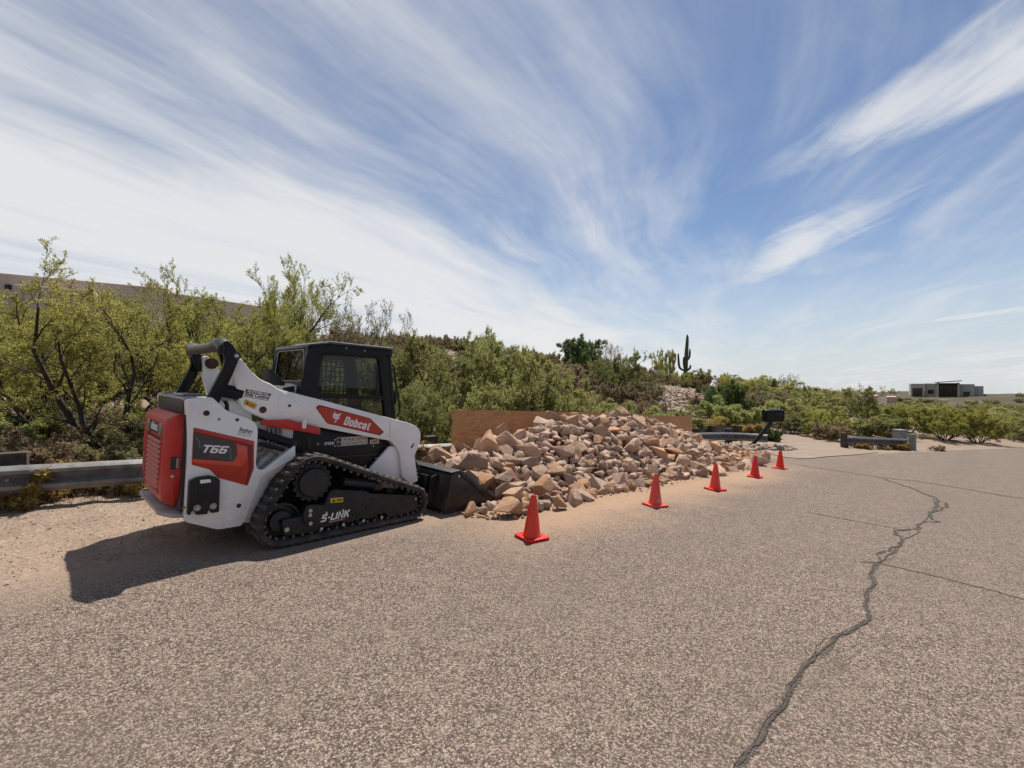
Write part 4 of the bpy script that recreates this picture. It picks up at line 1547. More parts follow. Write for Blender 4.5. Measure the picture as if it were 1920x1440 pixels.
    loops = [door_loop(-1.42, 0.0, 0.0, 0.05), door_loop(-1.485, 0.0, 0.0, 0.05), door_loop(-1.508, 0.014, 0.012, 0.05), door_loop(-1.552, 0.060, 0.040, 0.05), door_loop(-1.562, 0.085, 0.058, 0.05), door_loop(-1.562, 0.125, 0.085, 0.05), door_loop(-1.545, 0.145, 0.10, 0.05), door_loop(-1.540, 0.165, 0.115, 0.05)]
    b = MB()
    n = len(loops[0])
    vs = [p for l in loops for p in l]
    # bottom of the door tucks forward a little
    vs = [(x+max(0.0, 0.60-z)*0.18, y, z) for x, y, z in vs]
    fs = []
    for i in range(len(loops)-1):
        for k in range(n):
            j = (k+1) % n
            fs.append((i*n+k, i*n+j, (i+1)*n+j, (i+1)*n+k))
    fs.append(tuple((len(loops)-1)*n+k for k in range(n)))
    b.add(vs, fs)
    door = b.build('rear_door', red_paint, root, smooth=32)
    fx = -1.541
    # louvre field: dark backing with separate slats
    MB().box(fx-0.006, fx-0.001, -0.33, 0.34, 0.545, 0.985).build('louver_backing', mat('grille_black', (0.01, 0.008, 0.008), 0.8), door)
    slat = MB()
    slat.add([(-0.004, -0.32, 0.0), (-0.004, 0.33, 0.0), (-0.020, 0.33, 0.006), (-0.020, -0.32, 0.006), (-0.008, -0.32, 0.034), (-0.008, 0.33, 0.034)], [(0, 1, 2, 3), (3, 2, 5, 4), (0, 3, 4), (1, 5, 2), (0, 4, 5, 1)])
    sm = slat.mesh('louver', red_louver, 0)
    for k in range(10):
        inst('louver', sm, door, (fx, 0, 0.55+k*0.043))
        for yy in (-0.335, 0.345):
            MB().box(fx-0.0215, fx-0.0185, yy-0.016, yy+0.016, 0.553+k*0.043, 0.568+k*0.043).build('louver_notch', letter_black, door)
    for y0, y1 in ((-0.36, -0.331), (0.341, 0.37)):
        MB().box(fx-0.018, fx-0.001, y0, y1, 0.53, 1.0).build('louver_frame', red_paint, door, bevel=0.006)
    for s in (-1, 1):
        lp = rnd_poly([(s*0.30-0.075, 0.985), (s*0.30+0.075, 0.985), (s*0.30+0.075, 1.125), (s*0.30-0.075, 1.125)], 0.055, 5)
        b = MB()
        b.extr([(p[0]+0.005, p[1]+0.02) for p in lp], lambda y, z: (fx-0.002, y, z), lambda y, z: (fx-0.020, y, z))
        tl = b.build('tail_light', light_lens, door, bevel=0.006)
        b = MB()
        for k in range(6):
            b.box(fx-0.0225, fx-0.0205, s*0.30-0.05, s*0.30+0.06, 1.02+k*0.018, 1.027+k*0.018)
        b.build('lens_ribs', grey_trim, tl)
    b = MB()
    b.extr(rnd_poly([(-0.175, 1.02), (0.185, 1.02), (0.185, 1.125), (-0.175, 1.125)], 0.012, 2), lambda y, z: (fx-0.002, y, z), lambda y, z: (fx-0.012, y, z))
    npl = b.build('name_plate', black_plastic, door, bevel=0.003)
    block_text('lettering', 'Bobcat', 0.07, 0.27, lambda u, w: (fx-0.0135, 0.13-u, 1.04+w), letter_white, npl, 0.21, 0.0)
    b = MB()
    b.extr([(0.172, 1.045), (0.176, 1.10), (0.163, 1.085), (0.15, 1.085), (0.137, 1.10), (0.141, 1.045), (0.157, 1.035)], lambda y, z: (fx-0.0128, y, z), lambda y, z: (fx-0.0136, y, z))
    b.build('emblem', letter_white, npl, smooth=0)
    b = MB()
    b.box(fx-0.010, fx+0.02, 0.02, 0.10, 1.155, 1.175)
    b.build('latch_recess', red_dark, door, bevel=0.005)
    # latch pocket and bolt on the near flank
    MB().box(-1.515, -1.46, -0.5625, -0.55, 0.755, 0.86).build('latch_pocket', letter_black, door)
    MB().box(-1.478, -1.462, -0.566, -0.56, 0.765, 0.85).build('latch', grey_trim, door)
    MB().cyl((-1.498, -0.552, 0.70), (-1.498, -0.564, 0.70), 0.013, seg=12).build('bolt', bolt_steel, door)
    MB().box(-1.44, -1.40, -0.60, 0.60, 0.40, 1.30).build('door_seal', letter_black, root)
    # rear frame, top grille
    MB().box(-1.455, -1.405, -0.545, 0.545, 1.222, 1.335).build('rear_panel', dark_grey, root, bevel=0.004)
    b = MB()
    b.box(-1.458, -1.435, -0.60, 0.60, 1.337, 1.362)
    b.build('rear_sill', grey_trim, root, bevel=0.004)
    MB().box(-1.459, -1.437, 0.546, 0.575, 1.215, 1.3355).build('rear_sill_post', grey_trim, root)
    MB().box(-1.434, -1.02, -0.50, 0.50, 1.325, 1.345).build('top_grille', mat('top_mesh', (0.07, 0.07, 0.072), 0.5), root)
    b = MB()
    for k in range(14):
        b.box(-1.43, -1.03, -0.49+k*0.0725, -0.475+k*0.0725, 1.3455, 1.351)
    b.build('grille_bars', dark_grey, root)
    for y in (-0.515, 0.515):
        MB().box(-1.434, -1.10, y-0.014, y+0.014, 1.34, 1.372).build('grille_rim', grey_trim, root, bevel=0.004)
    # bumper plate
    bp = rnd_poly([(-1.40, -0.60), (-1.40, 0.66), (-1.50, 0.66), (-1.555, 0.60), (-1.555, -0.40), (-1.50, -0.55), (-1.45, -0.60)], 0.03, 3)
    b = MB()
    b.extr(bp, lambda x, y: (x, y, 0.352), lambda x, y: (x, y, 0.385))
    b.build('bumper', mat('scuffed_white', (0.42, 0.38, 0.36), 0.55, col2=(0.28, 0.24, 0.22), nscale=6, dust=(DUSTC, 8, 0.5, None)), root, bevel=0.008)
    b = MB()
    b.extr(rnd_poly([(-1.47, 0.54), (-1.47, 0.62), (-1.53, 0.59), (-1.53, 0.54)], 0.01, 2), lambda x, y: (x, y, 0.3855), lambda x, y: (x, y, 0.3875))
    b.build('tie_slot', letter_black, root, smooth=0)
    MB().prism(rnd_poly([(-1.42, 0.34), (-1.1, 0.22), (-1.1, 0.45), (-1.42, 0.45)], 0.02, 2), -0.5, 0.5).build('belly_pan', white_paint, root)

    # ---------------- links, cross tube, lift arms
    lk = rnd_poly([(-1.222, 1.80), (-1.218, 1.858), (-1.185, 1.874), (-1.149, 1.846), (-1.119, 1.80), (-1.081, 1.755), (-1.088, 1.715), (-1.14, 1.546), (-1.222, 1.314), (-1.25, 1.24), (-1.345, 1.28), (-1.304, 1.382), (-1.206, 1.636), (-1.196, 1.707)], 0.03, 3)
    arm = [(-1.092, 1.783), (-1.06, 1.745), (-0.947, 1.606), (-0.868, 1.544), (-0.772, 1.507), (-0.714, 1.462), (-0.302, 1.373), (0.587, 1.162), (0.828, 1.105), (0.935, 1.059), (0.987, 0.991),
           (0.988, 0.858), (0.917, 0.718), (0.922, 0.652), (0.985, 0.381), (0.87, 0.36), (0.742, 0.462), (0.70, 0.733), (0.658, 0.81), (0.567, 0.908), (0.448, 0.925), (-0.285, 1.082), (-0.62, 1.163),
           (-0.752, 1.152), (-0.80, 1.157), (-0.994, 1.258), (-1.04, 1.314), (-1.115, 1.579), (-1.125, 1.75)]
    ar = [0.03, 0.02, 0.03, 0.03, 0.03, 0.02, 0.02, 0.05, 0.05, 0.05, 0.05, 0.06, 0.05, 0.04, 0.03, 0.03, 0.03, 0.06, 0.06, 0.06, 0.05, 0.05, 0.03, 0.03, 0.03, 0.04, 0.04, 0.05, 0.03]
    plate = rnd_poly([(-0.947, 1.598), (-0.868, 1.536), (-0.775, 1.499), (-0.720, 1.458), (-0.689, 1.446), (-0.462, 1.333), (-0.424, 1.288), (-0.446, 1.207), (-0.598, 1.174), (-0.752, 1.158), (-0.80, 1.163), (-0.989, 1.261), (-1.034, 1.316), (-1.108, 1.579), (-1.10, 1.72), (-1.05, 1.725)],
                     [0.03, 0.03, 0.03, 0.02, 0.02, 0.03, 0.04, 0.05, 0.05, 0.03, 0.03, 0.04, 0.04, 0.03, 0.02, 0.02], 3)
    emb = rnd_poly([(-0.66, 1.425), (-0.50, 1.325), (-0.47, 1.285), (-0.49, 1.225), (-0.60, 1.205), (-0.69, 1.20), (-0.72, 1.30), (-0.715, 1.40)], 0.03, 3)
    for s in (-1, 1):
        lo = MB().prism(lk, s*0.655, s*0.60).build('rear_link', black_paint, root, bevel=0.008)
        pb = MB().cyl((-1.113, s*0.6555, 1.745), (-1.113, s*0.668, 1.745), 0.036, seg=24).build('pin_collar', dark_grey, lo, bevel=0.003)
        MB().cyl((-1.113, s*0.6685, 1.745), (-1.113, s*0.672, 1.745), 0.017, seg=16).build('pin', bolt_steel, pb)
        ao = MB().prism(rnd_poly(arm, ar, 4), s*0.56, s*0.45).build('lift_arm', white_paint, root, bevel=0.012)
        MB().prism(plate, s*0.5605, s*0.576).build('arm_plate', white_paint, ao, bevel=0.004)
        MB().ring(emb, [(p[0]*0.9-0.06, p[1]*0.9+0.1305) for p in emb], s*0.5765, s*0.579).build('arm_emboss', white_paint, ao, bevel=0.001) if s < 0 else None
        if s > 0:
            MB().cyl((-1.05, 0.452, 1.70), (-1.05, 0.40, 1.70), 0.06, seg=24).build('pin_boss', rust_steel, ao, bevel=0.01)
    # cross tube with swept ends
    MB().tube([(-1.19, -0.60, 1.80), (-1.20, -0.54, 1.842), (-1.215, -0.46, 1.838), (-1.225, -0.38, 1.822), (-1.225, 0.0, 1.822), (-1.225, 0.38, 1.822), (-1.215, 0.46, 1.838), (-1.20, 0.54, 1.842), (-1.19, 0.60, 1.80)],
              [0.06, 0.062, 0.062, 0.05, 0.047, 0.05, 0.062, 0.062, 0.06], 20).build('cross_tube', mat('tube_grey', (0.055, 0.053, 0.048), 0.4, dust=(DUSTC, 5, 0.3, None)), root)
    for s in (-1, 1):
        MB().prism(rnd_poly([(-1.23, 1.80), (-1.14, 1.80), (-1.12, 1.60), (-1.16, 1.60)], 0.02, 2), s*0.52, s*0.48).build('gusset', black_paint, root, bevel=0.005)
    # actuator behind the near link
    MB().cyl((-1.19, -0.53, 1.44), (-1.02, -0.53, 1.40), 0.06, seg=18).build('valve_body', black_paint, root)
    MB().tube([(-1.18, -0.50, 1.42), (-1.12, -0.49, 1.30), (-1.12, -0.50, 1.20), (-1.1, -0.50, 1.15)], 0.02, 8).build('hose', black_plastic, root)
    MB().prism([(-1.20, 1.40), (-0.92, 1.28), (-0.90, 1.08), (-1.20, 1.12)], -0.50, -0.48).build('inner_panel', white_paint, root)

    # red arm support, white clip
    MB().prism([(-0.86, 1.165), (-0.613, 1.170), (-0.303, 1.083), (-0.299, 1.012), (-0.81, 1.112), (-0.86, 1.125)], -0.612, -0.58).build('arm_support', red_paint, root, bevel=0.004)
    MB().prism(rnd_poly([(-0.485, 1.17), (-0.445, 1.165), (-0.454, 1.076), (-0.494, 1.083)], 0.012, 3), -0.622, -0.613).build('support_clip', white_paint, root, bevel=0.002)

    # arm markings (near side)
    Y = -0.5605
    dec = rnd_poly([(-0.344, 1.289), (-0.309, 1.318), (0.279, 1.175), (0.465, 1.013), (0.416, 0.973), (-0.214, 1.122)], 0.012, 2)
    dk = MB().prism(dec, Y, Y-0.0012).build('brand_panel', red_dark, root, smooth=0)
    cx, cz = 0.05, 1.148
    MB().prism([(cx+(x-cx)*0.955, cz+(z-cz)*0.90) for x, z in dec], Y-0.0013, Y-0.0022).build('brand_field', red_decal, dk, smooth=0)
    a = R(-13.5)
    block_text('lettering', 'Bobcat', 0.092, 0.305, face(-0.035, 1.108, Y-0.0026, a), letter_white, dk, 0.20, 0.12)
    # cat-head emblem: two ears, cheeks, muzzle
    head = [(-0.62, 1.0), (-0.52, 0.62), (-0.1, 0.50), (0.25, 0.52), (0.72, 0.85), (0.55, 0.35), (0.50, 0.0), (0.62, -0.30), (0.42, -0.22), (0.46, -0.52), (0.28, -0.38), (0.18, -0.62), (0.06, -0.36), (-0.08, -0.62), (-0.18, -0.30), (-0.45, -0.42), (-0.40, -0.18), (-0.72, -0.20), (-0.55, 0.02), (-0.78, 0.10), (-0.58, 0.30)]
    es = 0.062
    fe_ = face(-0.118, 1.192, Y-0.0026, a)
    b = MB()
    b.extr(head, lambda u, w: fe_(u*es, w*es), lambda u, w: (fe_(u*es, w*es)[0], Y-0.0033, fe_(u*es, w*es)[2]))
    em = b.build('emblem', letter_white, dk, smooth=0)
    for eye in ([(-0.36, 0.22), (-0.08, 0.05), (-0.12, -0.04), (-0.30, 0.06)], [(0.36, 0.18), (0.12, 0.05), (0.14, -0.04), (0.32, 0.04)], [(-0.02, -0.12), (0.12, -0.12), (0.06, -0.26)]):
        b = MB()
        b.extr(eye, lambda u, w: (fe_(u*es, w*es)[0], Y-0.0036, fe_(u*es, w*es)[2]), lambda u, w: (fe_(u*es, w*es)[0], Y-0.0042, fe_(u*es, w*es)[2]))
        b.build('emblem_mark', red_dark, em, smooth=0)
    b = MB()
    b.extr([(-0.05, -0.72), (0.22, -0.72), (0.25, -0.92), (0.08, -1.0), (-0.08, -0.90)], lambda u, w: fe_(u*es, w*es), lambda u, w: (fe_(u*es, w*es)[0], Y-0.0033, fe_(u*es, w*es)[2]))
    b.build('emblem_mark', letter_white, em, smooth=0)
    Yp = -0.5765
    a2 = R(-8.9)
    al = MB().prism([(-0.997, 1.451), (-0.779, 1.417), (-0.786, 1.391), (-1.003, 1.422)], Yp, Yp-0.0012).build('label_strip', mat('strip_red', (0.22, 0.015, 0.012), 0.5, col2=(0.05, 0.012, 0.012), nscale=5), root, smooth=0)
    text_part('lettering', 'AUTOMATIC', 0.026, face(-0.988, 1.4265, Yp-0.0018, a2), letter_white, al, shear=0.25, bold=0.0008, width=0.195)
    text_part('lettering', 'Ride Control', 0.05, face(-1.006, 1.392, Yp-0.0008, a2), letter_black, root, shear=0.2, bold=0.0016, width=0.212)
    MB().prism([(-1.012, 1.386), (-0.802, 1.352), (-0.802, 1.348), (-1.012, 1.382)], Yp, Yp-0.001).build('underline', letter_black, root, smooth=0)
    wl = MB().prism(rnd_poly([(-1.0, 1.36), (-0.893, 1.313), (-0.913, 1.267), (-1.011, 1.311)], 0.006, 2), Yp, Yp-0.0012).build('warning_label', warn_yellow, root, smooth=0)
    MB().prism([(-0.992, 1.318), (-0.965, 1.308), (-0.973, 1.335)], Yp-0.0013, Yp-0.002).build('symbol', letter_black, wl, smooth=0)
    MB().prism([(-0.955, 1.315), (-0.918, 1.299), (-0.921, 1.289), (-0.958, 1.305)], Yp-0.0013, Yp-0.002).build('symbol', letter_red, wl, smooth=0)
    pr = MB().cyl((-0.844, Yp+0.001, 1.27), (-0.844, Yp-0.006, 1.27), 0.048, seg=28).build('pivot_boss', white_paint, root, bevel=0.003)
    MB().cyl((-0.846, Yp-0.0065, 1.262), (-0.846, Yp-0.010, 1.262), 0.034, seg=7).build('pivot_pin', rust_steel, pr)
    MB().cyl((-0.606, Yp, 1.304), (-0.606, Yp-0.004, 1.304), 0.014, seg=12).build('hole', letter_black, root)
    MB().prism(rnd_poly([(0.845, 0.81), (0.885, 0.865), (0.898, 0.86), (0.87, 0.80)], 0.008, 2), Y, Y-0.0015).build('hole', letter_black, root, smooth=0)
    MB().prism([(0.536, 1.13), (0.541, 1.13), (0.548, 0.95), (0.543, 0.95)], Y, Y-0.001).build('weld_seam', grey_trim, root, smooth=0)

    # ---------------- cab
    cab = empty('cab')
    cab.parent = root
    outer = rnd_poly([(-0.43, 1.80), (-0.394, 1.935), (-0.19, 1.972), (0.555, 1.978), (0.535, 1.885), (0.663, 1.154), (0.70, 0.86), (-0.46, 0.86), (-0.452, 1.50)], [0.05, 0.06, 0.05, 0.02, 0.02, 0.05, 0.05, 0.05, 0.05], 4)
    inner = rnd_poly([(-0.262, 1.78), (-0.240, 1.842), (-0.15, 1.853), (0.40, 1.868), (0.418, 1.80), (0.535, 1.15), (0.55, 0.95), (-0.30, 0.95), (-0.288, 1.45)], [0.03, 0.05, 0.05, 0.07, 0.05, 0.05, 0.05, 0.05, 0.05], 4)
    grid_mat = mat('guard_mesh', (0.02, 0.02, 0.022), 0.5)
    for s in (-1, 1):
        MB().ring(outer, inner, s*0.46, s*0.405).build('side_frame', black_paint, cab, bevel=0.008)
        MB().add([(p[0], s*0.434, p[1]) for p in inner], [tuple(range(len(inner)))]).build('window', glass_dark, cab, smooth=0)
        MB().box(-0.30, 0.54, s*0.455 if s < 0 else s*0.40, s*0.40 if s < 0 else s*0.455, 1.385, 1.425).build('window_rail', black_paint, cab)
    # sliding-window post and steel screens on the far side and rear
    MB().box(0.08, 0.13, 0.398, 0.404, 0.95, 1.86).build('window_post', black_paint, cab)
    b = MB()
    for k in range(14):
        x = -0.27+k*0.062
        b.box(x-0.0065, x+0.0065, 0.374, 0.385, 0.95, 1.86)
    for k in range(15):
        z = 0.96+k*0.062
        b.box(-0.29, 0.55, 0.3855, 0.3965, z-0.0065, z+0.0065)
    b.build('window_screen', grid_mat, cab)
    # rear wall with window
    ro = rnd_poly([(-0.455, 0.86), (0.455, 0.86), (0.455, 1.94), (-0.455, 1.94)], 0.05, 5)
    ri = rnd_poly([(-0.385, 1.56), (0.385, 1.56), (0.36, 1.885), (-0.36, 1.885)], 0.045, 5)
    b = MB()
    n = len(ro)
    vs = []
    rx = lambda z: -0.468+(z-0.86)*0.055
    for x_off in (0.0, 0.03):
        for lp in (ro, ri):
            vs += [(rx(p[1])+x_off, p[0], p[1]) for p in lp]
    fs = []
    for i in range(n):
        j = (i+1) % n
        fs += [(i, j, n+j, n+i), (2*n+i, 3*n+i, 3*n+j, 2*n+j), (i, 2*n+i, 2*n+j, j), (n+i, n+j, 3*n+j, 3*n+i)]
    b.add(vs, fs)
    b.build('rear_frame', black_paint, cab, bevel=0.005)
    b = MB()
    b.add([(rx(p[1])+0.010, p[0]*1.03, p[1]) for p in ri], [tuple(range(len(ri)))])
    b.build('window', glass_dark, cab, smooth=0)
    b = MB()
    b.add([(rx(p[1])-0.004, p[0]*q, 1.722+(p[1]-1.722)*q2) for (q, q2) in ((1.0, 1.0), (1.045, 1.06)) for p in ri], [(k, (k+1) % n, (k+1) % n+n, k+n) for k in range(n)])
    b.build('window_trim', grey_trim, cab)
    b = MB()
    for k in range(13):
        y = -0.36+k*0.06
        b.add([(rx(zz)+0.040+dx, y+dy, zz) for zz in (1.56, 1.885) for dx, dy in ((0, -0.006), (0.007, -0.006), (0.007, 0.006), (0, 0.006))], [(0, 1, 5, 4), (1, 2, 6, 5), (2, 3, 7, 6), (3, 0, 4, 7)])
    for k in range(6):
        z = 1.59+k*0.056
        b.box(rx(z)+0.048, rx(z)+0.055, -0.38, 0.38, z-0.006, z+0.006)
    b.build('window_screen', grid_mat, cab)
    # roof
    roof = [(-0.425, 1.905), (-0.405, 1.945), (-0.20, 1.988), (0.585, 2.003), (0.585, 1.985), (-0.19, 1.972), (-0.385, 1.932)]
    b = MB()
    b.prism(roof, -0.462, 0.462)
    b.build('roof', mat('roof_black', (0.03, 0.03, 0.032), 0.45, dust=((0.3, 0.25, 0.2), 3, 0.35, None)), cab, bevel=0.006)
    MB().prism([(-0.205, 1.9895), (0.59, 2.0045), (0.59, 2.016), (-0.20, 2.0)], -0.47, 0.47).build('roof_visor', visor_alu, cab, bevel=0.004)
    for bx, bz in ((0.0, 1.945), (0.22, 1.938)):
        MB().cyl((bx, -0.4605, bz), (bx, -0.466, bz), 0.008, seg=8).build('bolt', bolt_steel, cab)
    # front: door frame and glass
    for y0, y1 in ((-0.46, -0.40), (0.40, 0.46)):
        b = MB()
        b.add([(0.50, y0, 1.95), (0.56, y0, 1.95), (0.56, y1, 1.95), (0.50, y1, 1.95), (0.66, y0, 0.90), (0.72, y0, 0.90), (0.72, y1, 0.90), (0.66, y1, 0.90)], [(0, 1, 2, 3), (7, 6, 5, 4), (0, 4, 5, 1), (1, 5, 6, 2), (2, 6, 7, 3), (3, 7, 4, 0)])
        b.build('door_post', black_paint, cab, bevel=0.006)
    b = MB()
    b.add([(0.53, -0.42, 1.93), (0.53, 0.42, 1.93), (0.69, 0.42, 0.90), (0.69, -0.42, 0.90)], [(0, 1, 2, 3)])
    b.build('windscreen', glass_dark, cab, smooth=0)
    MB().prism([(0.54, 1.98), (0.60, 1.99), (0.585, 1.90), (0.55, 1.89)], -0.455, 0.455).build('light_bar', black_plastic, cab, bevel=0.008)
    MB().tube([(0.565, -0.40, 1.81), (0.62, -0.40, 1.815), (0.648, -0.40, 1.795), (0.70, -0.40, 1.55), (0.768, -0.40, 1.29), (0.765, -0.40, 1.25), (0.735, -0.40, 1.18)], 0.012, 8).build('grab_rail', black_plastic, cab)
    MB().tube([(0.64, -0.43, 1.50), (0.665, -0.435, 1.49), (0.68, -0.435, 1.36), (0.665, -0.43, 1.34)], 0.016, 8).build('door_handle', black_plastic, cab)
    # interior
    MB().prism(rnd_poly([(-0.22, 1.0), (0.22, 0.98), (0.24, 1.08), (-0.10, 1.12), (-0.20, 1.62), (-0.31, 1.62), (-0.30, 1.0)], 0.04, 3), -0.25, 0.25).build('seat', seat_fabric, cab, bevel=0.02)
    MB().prism(rnd_poly([(-0.22, 1.64), (-0.24, 1.78), (-0.30, 1.78), (-0.29, 1.64)], 0.02, 3), -0.12, 0.12).build('headrest', seat_fabric, cab, bevel=0.015)
    for s in (-1, 1):
        MB().prism(rnd_poly([(-0.2, 1.20), (0.28, 1.22), (0.30, 1.27), (-0.2, 1.27)], 0.02, 2), s*0.34, s*0.27).build('armrest', seat_fabric, cab, bevel=0.01)
        MB().cyl((0.27, s*0.305, 1.27), (0.30, s*0.305, 1.42), 0.022, 0.03, 12).build('joystick', black_plastic, cab)
    MB().box(0.40, 0.46, -0.44, -0.36, 1.35, 1.80).build('console', black_plastic, cab, bevel=0.01)
    MB().box(-0.45, 0.68, -0.40, 0.40, 0.86, 0.90).build('floor', seat_fabric, cab)
    MB().box(0.60, 0.66, -0.36, 0.36, 0.90, 1.12).build('dashboard', black_plastic, cab, bevel=0.01)
    # rear of the cab: white service cover, vent, deflector, aerial
    sc = MB().prism(rnd_poly([(-0.95, 1.32), (-0.70, 1.49), (-0.50, 1.53), (-0.37, 1.49), (-0.345, 1.40), (-0.345, 1.30)], 0.05, 4), -0.27, 0.12).build('service_cover', white_paint, root, bevel=0.015)
    MB().prism([(-0.57, 1.475), (-0.46, 1.50), (-0.45, 1.44), (-0.56, 1.42)], -0.2695, -0.274).build('vent', letter_black, sc)
    MB().prism([(-0.72, 1.66), (-0.70, 1.66), (-0.56, 1.53), (-0.56, 1.50), (-0.70, 1.50)], -0.30, -0.10).build('deflector', black_plastic, root, bevel=0.006)
    MB().tube([(-0.585, 0.0, 1.50), (-0.585, 0.0, 1.75), (-0.592, 0.0, 2.02)], [0.009, 0.007, 0.005], 6).build('aerial', black_plastic, root)

    # ---------------- bucket
    bk = empty('bucket')
    bk.parent = root
    sp_ = rnd_poly([(1.166, 0.004), (1.259, 0.489), (1.426, 0.506), (2.03, 0.075), (2.03, 0.045), (1.87, 0.012)], [0.02, 0.03, 0.02, 0.01, 0.01, 0.05], 3)
    for s in (-1, 1):
        sd = MB().prism(sp_, s*0.875, s*0.855).build('side_plate', bucket_steel, bk, bevel=0.004)
        MB().prism([(1.405, 0.502), (1.435, 0.515), (2.045, 0.083), (2.03, 0.042), (1.985, 0.042), (1.955, 0.075), (1.42, 0.455)], s*0.8755, s*0.890).build('side_cutter', bucket_steel, sd, bevel=0.003)
    shell_o = [(1.87, 0.005), (1.30, 0.0), (1.20, 0.012), (1.172, 0.05), (1.168, 0.10), (1.245, 0.455), (1.262, 0.485), (1.30, 0.497), (1.41, 0.507)]
    shell_i = [(1.41, 0.487), (1.31, 0.478), (1.285, 0.468), (1.268, 0.445), (1.192, 0.10), (1.195, 0.06), (1.215, 0.035), (1.30, 0.022), (1.87, 0.025)]
    MB().prism(shell_o+shell_i, -0.8545, 0.8545).build('shell', bucket_steel, bk, bevel=0.003)
    MB().prism([(1.80, 0.0255), (2.035, 0.032), (2.05, 0.018), (1.80, 0.001)], -0.875, 0.875).build('cutting_edge', bucket_steel, bk, bevel=0.002)
    MB().prism([(1.245, 0.515), (1.40, 0.528), (1.415, 0.510), (1.245, 0.498)], -0.875, 0.875).build('top_bar', bucket_steel, bk, bevel=0.003)
    MB().box(1.36, 1.40, -0.8565, -0.84, 0.515, 0.5285).build('bolt_plate', bolt_steel, bk)
    MB().box(1.365, 1.395, -0.8775, -0.8752, 0.44, 0.47).build('bolt_plate', bolt_steel, bk)
    # ribs and mounting frame at the back
    for y in (-0.62, -0.22, 0.22, 0.62):
        MB().prism([(1.17, 0.06), (1.245, 0.46), (1.14, 0.43), (1.08, 0.15)], y-0.012, y+0.012).build('rib', bucket_steel, bk)
    MB().prism([(1.04, 0.12), (1.12, 0.44), (1.155, 0.44), (1.10, 0.12)], -0.56, 0.56).build('mounting_plate', black_paint, root, bevel=0.006)
    for s in (-1, 1):
        MB().prism(rnd_poly([(0.88, 0.30), (0.90, 0.42), (1.05, 0.44), (1.06, 0.24)], 0.03, 3), s*0.46, s*0.36).build('coupler_arm', black_paint, root, bevel=0.006)
        MB().cyl((0.80, s*0.33, 0.72), (1.08, s*0.33, 0.40), 0.045, seg=16).build('tilt_cylinder', black_paint, root)
        MB().cyl((1.10, s*0.42, 0.37), (1.10, s*0.30, 0.37), 0.035, seg=14).build('coupler_pin', dark_grey, root)
        MB().tube([(0.84, s*0.46, 0.60), (0.97, s*0.50, 0.62), (1.06, s*0.48, 0.52), (1.09, s*0.44, 0.42)], 0.014, 8).build('hose', black_plastic, root)
    MB().box(0.70, 0.90, -0.30, 0.30, 0.40, 0.75).build('front_bulkhead', dark_grey, root, bevel=0.01)
    return root


loader = build_loader()


# ------------------------------------------------------------------ rocks
def rock_material(name, cols, rand):
    m = bpy.data.materials.new(name)
    m.use_nodes = True
    nt = m.node_tree
    b = nt.nodes['Principled BSDF']
    tc = nt.nodes.new('ShaderNodeTexCoord')
    v = tc.outputs['Object']
    oi = nt.nodes.new('ShaderNodeObjectInfo')
    off = nt.nodes.new('ShaderNodeVectorMath')
    off.operation = 'ADD'
    link(nt, v, off.inputs[0])
    link(nt, combine(nt, math_node(nt, 'MULTIPLY', oi.outputs['Random'], 31.0), math_node(nt, 'MULTIPLY', oi.outputs['Random'], 57.0)), off.inputs[1])
    vv = off.outputs[0]
    n1 = noise(nt, vv, 3.0, 6, 0.65)
    n2 = noise(nt, vv, 14.0, 6, 0.7)
    n3 = noise(nt, vv, 1.1, 3, 0.5)
    c = mixrgb(nt, maprange(nt, n1, 0.35, 0.65), cols[0], cols[1])
    c = mixrgb(nt, maprange(nt, n2, 0.55, 0.75, 0, 0.7), c, cols[2])
    c = mixrgb(nt, maprange(nt, n3, 0.55, 0.75, 0, 0.6), c, cols[3])
    c = mixrgb(nt, maprange(nt, noise(nt, vv, 30.0, 4, 0.75), 0.52, 0.72, 0, 0.5), c, cols[2])
    hsv = nt.nodes.new('ShaderNodeHueSaturation')
    link(nt, maprange(nt, oi.outputs['Random'], 0, 1, 1-rand, 1+rand), hsv.inputs['Value'])
    r2 = math_node(nt, 'FRACT', math_node(nt, 'MULTIPLY', oi.outputs['Random'], 17.31))
    link(nt, maprange(nt, r2, 0, 1, 0.72, 1.12), hsv.inputs['Saturation'])
    link(nt, c, hsv.inputs['Color'])
    link(nt, hsv.outputs[0], b.inputs['Base Color'])
    b.inputs['Roughness'].default_value = 0.92
    b.inputs['Specular IOR Level'].default_value = 0.25
    bn = nt.nodes.new('ShaderNodeBump')
    bn.inputs['Strength'].default_value = 0.9
    bn.inputs['Distance'].default_value = 0.05
    link(nt, math_node(nt, 'ADD', math_node(nt, 'ADD', n1, math_node(nt, 'MULTIPLY', n2, 0.5)), math_node(nt, 'MULTIPLY', noise(nt, vv, 34.0, 5, 0.75), 0.16)), bn.inputs['Height'])
    link(nt, bn.outputs[0], b.inputs['Normal'])
    return m


rock_mat = rock_material('quarry_rock', ((0.55, 0.348, 0.222), (0.445, 0.272, 0.172), (0.28, 0.17, 0.112), (0.41, 0.275, 0.205)), 0.28)
pale_rock = rock_material('pale_riprap', ((0.42, 0.325, 0.25), (0.35, 0.27, 0.21), (0.25, 0.19, 0.15), (0.38, 0.31, 0.25)), 0.2)


